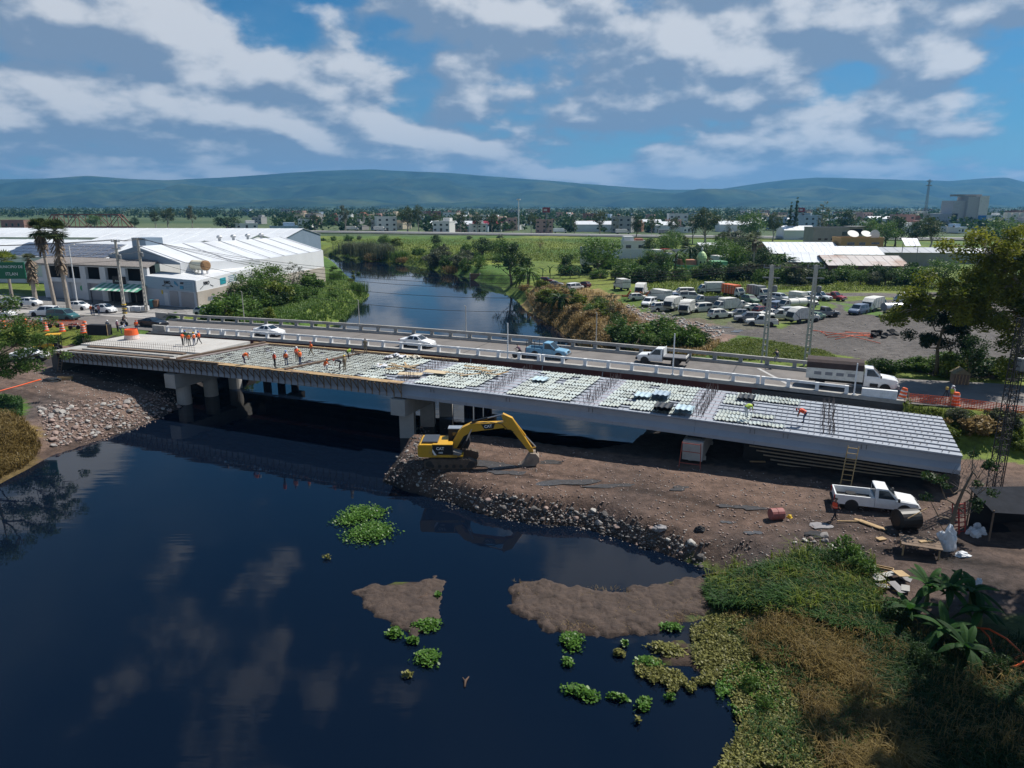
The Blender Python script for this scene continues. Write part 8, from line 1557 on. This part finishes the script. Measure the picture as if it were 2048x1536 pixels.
# --- site clutter on the right bank
def clutter(name, cat, label, a, b, rz=0., dz=0.): return thing(name, label, cat, G(a, b)+Vector((0, 0, dz)), rad(rz))
o = clutter('steel_drum', 'drum', 'rusty red drum lying on its side on the dirt', 1552, 1038, 8); MB().tube([(-.5, 0, .4), (-.46, 0, .4), (.46, 0, .4), (.5, 0, .4)], [.36, .42, .42, .36], 16).build('shell', mat('faded red drum', (.30, .10, .09), .6, var=.2, dirt=(.16, .09, .07)), o); MB().tube([(-.02, 0, .4), (.02, 0, .4)], .44, 16).build('rib', MATS['faded red drum'], o)
o = clutter('helmet', 'helmet', 'yellow safety helmet lying on the dirt by the drum', 1579, 1035); MB().lathe([(.2, 0), (.2, .03), (.16, .04), (.15, .12), (.09, .2), (.02, .22)], 12).build('shell', HELY, o); MB().bar((-.12, 0, .21), (.12, 0, .21), .03).build('ridge', HELY, o)
o = clutter('black_pipe_coil', 'pipe coil', 'fat black plastic drum lying beside planks on dirt', 1815, 1058, 0); MB().tube([(-.85, 0, .7), (-.8, 0, .7), (.6, .2, .7), (.7, .2, .7)], [.45, .72, .72, .4], 20).build('coil', mat('black plastic drum', (.012, .012, .013), .45), o); MB().bar((-.5, -.7, 1.1), (.8, -.5, 1.75), .05).build('stick', WOOD, o)
for a, b, rz, lab in ((1735, 1050, -55, 'tan plank leaning across others beside the black drum'), (1745, 1052, -55, 'second tan plank parallel to the leaning one'), (1697, 1045, -2, 'long thin pole lying in front of the walking worker'), (1762, 1080, 15, 'short square board lying alone on the dirt'), (1515, 925, -3, 'pale log lying below the girders on dirt')):
    o = clutter('plank', 'plank', lab, a, b, rz, .05); ln, wd = ((1.9, .28) if 'plank' in lab else (1.6, .08) if 'pole' in lab else (.6, .4) if 'square' in lab else (1.3, .2)); MB().box((0, 0, .04), (ln, wd, .07)).build('board', WOOD, o)
o = clutter('timber_table', 'table', 'rough timber table with scraps near the banana plants', 1838, 1105, -22); 
for i in range(4): MB().box((0, -.6+.4*i, .72), (2.3, .36, .06)).build('table_board', OLDW, o)
for x in (-1, 1):
    for y in (-.6, .6): MB().bar((x, y, -.1), (x, y, .7), .09).build('leg', WOOD, o)
MB().box((.3, .1, .8), (.9, .25, .06), .6).build('offcut', WOOD, o)
o = clutter('timber_mould', 'mould', 'small open timber mould lying on the dirt', 1768, 1140, -28, .04)
for y in (-.14, .14): MB().box((0, y, .08), (1.0, .05, .14)).build('side_board', WOOD, o)
for x in (-.5, .5): MB().box((x, 0, .08), (.05, .3, .14)).build('end_board', WOOD, o)
def crumple(name, cat, label, a, b, w_, h_, m, seed, flat=False):
    bm = bmesh.new(); bmesh.ops.create_icosphere(bm, subdivisions=3, radius=.5); off = Vector((seed*3.1, 0, 0))
    for v in bm.verts:
        n_ = mnoise.fractal(v.co*3+off, 1, 2, 4); v.co *= 1+.45*n_; v.co.x *= w_; v.co.y *= w_*.7; v.co.z = max(v.co.z, -.28)*h_*(1+(.4*mnoise.noise(v.co*2+off) if not flat else 0))
    me = bpy.data.meshes.new(name); bm.to_mesh(me); bm.free(); me.materials.append(m); o = obj(name, me, None, G(a, b)+Vector((0, 0, h_*.26))); return tag(o, label, cat)
WBAG = mat('white woven bag', (.62, .64, .67), .55, var=.1, vscale=4); CLO = mat('grey cloth', (.24, .23, .235), .9, var=.2)
crumple('bulk_bag', 'bag', 'big white bulk bag with peaked top standing on the dirt', 1893, 1098, 1.15, 1.9, WBAG, 1)
for i, (a, b, lab) in enumerate(((1942, 1068, 'white sack at the left of the heap by the shelter'), (1953, 1060, 'white sack on top of the heap by the shelter'), (1962, 1068, 'white sack at the right of the heap by the shelter'), (1950, 1074, 'white sack in front of the heap by the shelter'))): crumple('sack', 'sack', lab, a, b, .62, .6, WBAG, 5+i)
crumple('plastic_sack', 'sack', 'flat white sack lying between bag and banana plants', 1925, 1112, .9, .3, WBAG, 11); crumple('plastic_can', 'can', 'cream plastic can beside the big white bag', 1884, 1100, .5, .5, mat('cream plastic', (.6, .56, .45), .5), 12); crumple('plastic_bag', 'bag', 'small pale blue bag among banana leaves', 1957, 1170, .4, .6, WBAG, 13); crumple('cloth', 'cloth', 'grey cloth spread on the dirt near the worker', 1640, 1052, 1.4, .14, CLO, 14, True); crumple('cloth', 'cloth', 'dark cloth scrap below the grey cloth', 1630, 1070, 1.3, .2, mat('dark cloth', (.03, .03, .033), .9), 15); crumple('cloth', 'cloth', 'torn grey membrane hanging down the rubble slope', 1318, 1060, 1.0, .5, CLO, 16); crumple('cloth', 'cloth', 'second torn dark membrane on the rubble slope', 1400, 1062, .8, .5, mat('dark cloth', (.03, .03, .033), .9), 17); crumple('plastic_sheet', 'sheeting', 'black plastic sheet heap on the left dirt bank', 104, 762, 2.4, .5, BLK, 18)
for i in range(9):
    o = clutter('board_scrap', 'board', 'tan or grey board in the scrap pile above the dark grass', 1775+rnd.uniform(-45, 45), 1168+rnd.uniform(-12, 14), rnd.uniform(0, 180), .03+.05*i); MB().box((0, 0, .02), (rnd.uniform(.6, 1.1), rnd.uniform(.4, .7), .03), 0, rnd.uniform(-.15, .15), rnd.uniform(-.15, .15)).build('board', [CLO, WOOD, CONC][i % 3], o); o['group'] = 'boards in the scrap pile'
o = clutter('timber_box', 'box', 'open timber box lying by the black sheet on left bank', 130, 760, 20); 
for y in (-.35, .35): MB().box((0, y, .2), (1.6, .06, .4)).build('side_board', WOOD, o)
for x in (-.8, .8): MB().box((x, 0, .2), (.06, .7, .4)).build('end_board', WOOD, o)
# red step ladders under the small tree, tarpaulin shelter
RED = mat('red ladder paint', (.34, .03, .025), .5, var=.15)
for a, lab in ((1912, 'red ladder leaning upright behind the white bag'), (1924, 'second red ladder leaning beside the first')):
    p = G(a, 1068); ladder('ladder', lab, p, p+Vector((.1, .7, 2.0)), .5, RED, 7, (1, .2, 0))
sh = thing('tarpaulin_shelter', 'dark tarpaulin shelter on poles at the right edge of the bank', 'shelter', G(2010, 1065)); TP_ = mat('dark blue tarpaulin', (.022, .025, .032), .9, spec=.1, var=.3, vscale=1.5)
MB().slab([Vector((-1.9, -1.2, 2.0)), Vector((3.2, -1.8, 1.9)), Vector((3.6, 1.6, 2.7)), Vector((-2.0, 1.4, 2.7))], .04).build('roof_sheet', TP_, sh); MB().slab([Vector((-1.7, 1.2, 2.6)), Vector((3.4, 1.4, 2.6)), Vector((3.4, 1.5, -.3)), Vector((-1.7, 1.3, -.3))], .04).build('back_sheet', VOID, sh); MB().slab([Vector((.6, -1.5, 1.95)), Vector((3.2, -1.75, 1.9)), Vector((3.2, -1.8, -.3)), Vector((1.0, -1.6, -.3))], .04).build('front_sheet', VOID, sh)
for x, y in ((-1.8, -1.1), (-1.8, 1.3), (3.2, -1.7), (3.3, 1.5), (.7, -1.5)): MB().bar((x, y, -.4), (x, y, 2.1 if y < 0 else 2.6), .08).build('pole', OLDW, sh)
MB().slab([Vector((-1.5, 0, .05)), Vector((3.2, 0, .05)), Vector((3.2, 1.2, .05)), Vector((-1.5, 1.2, .05))], .05).build('floor_sheet', VOID, sh)
# driftwood
for a, b, ln, rz, lab in ((848, 1196, 1.0, 20, 'reddish driftwood log on the small mud island'), (933, 1365, .8, 80, 'dark forked driftwood floating in open water'), (1385, 1162, 1.6, -8, 'dark driftwood branch at the corner of the mud spit'), (1430, 1150, 1.8, 10, 'driftwood branch caught at the weedy shore')):
    o = MB().tube([(-ln/2, 0, .03), (0, .06, .07), (ln/2, -.03, .05)], [.05, .07, .03], 6).tube([(0, .06, .06), (ln*.25, .25, .12)], [.04, .02], 5).build('driftwood', mat('wet driftwood', (.10, .06, .04), .8, var=.3), None, True); o.location = G(a, b); o.rotation_euler = (0, 0, rad(rz)); tag(o, lab, 'driftwood')
# hut at the roadside
ht = thing('roadside_hut', 'ramshackle little timber hut under the tree beside the road', 'hut', G(1918, 768), rad(-15)); ht.scale = (.6, .6, .65); MB().box((0, 0, .9), (2.4, 2, 1.8)).build('wall', OLDW, ht); MB().prism([(-1.4, 1.75), (1.4, 1.75), (0, 2.7)], 1, -1.2, 1.2).build('roof', mat('hut thatch', (.20, .16, .09), .9, var=.3), ht)
for i in range(5): MB().bar((-1+i*.5, -1.05, 0), (-.9+i*.5, -1.1, 1.7), .09).build('slat', WOOD, ht)
# wet tracks and puddles on the bank, thin sheets following the ground
PUD = mat('wet silt', (.075, .072, .072), .16, var=.3, vscale=2.5, spec=.55)
def puddle(label, a, b, wpx, hpx_, seed):
    c = G(a, b); q = random.Random(seed); zs = []; pts = []
    for i in range(18):
        t_ = 6.283*i/18; r = 1+.35*math.sin(2*t_+seed)+.2*math.sin(5*t_+seed*2)+q.uniform(-.08, .08); p = P(a+math.cos(t_)*wpx/2*r, b+math.sin(t_)*hpx_/2*r, c.z); pts.append(p); zs.append(gz(p.x, p.y))
    z = sum(zs)/len(zs)+.035; o = MB().slab([Vector((p.x-c.x, p.y-c.y, 0)) for p in pts], .02).build('puddle', PUD); o.location = (c.x, c.y, z); tag(o, kind='structure')
for i, (a, b, w_, h_) in enumerate(((985, 930, 80, 16), (1020, 946, 70, 10), (1120, 966, 120, 14), (1220, 972, 90, 8), (1360, 976, 40, 10), (1450, 1012, 40, 5), (1500, 1016, 70, 8), (1455, 1045, 26, 6), (1510, 1066, 34, 9), (1440, 655, 60, 5), (1475, 662, 26, 4), (1100, 925, 60, 6))): puddle('', a, b, w_, h_, i)
# ================================================================ HAZE
hb = MB().box((0, 5150, 258), (19400, 10500, 526))
hz_o = hb.build('haze', None); hz_o.data.materials.clear()
hmz = bpy.data.materials.new('thin blue haze'); hmz.use_nodes = True; t = hmz.node_tree; t.nodes.clear()
ov = t.nodes.new('ShaderNodeOutputMaterial'); pv = t.nodes.new('ShaderNodeVolumePrincipled'); pv.inputs['Color'].default_value = (.12, .43, .86, 1); pv.inputs['Density'].default_value = 8.5e-5; pv.inputs['Anisotropy'].default_value = .2
t.links.new(pv.outputs[0], ov.inputs['Volume']); hz_o.data.materials.append(hmz); tag(hz_o, kind='stuff')
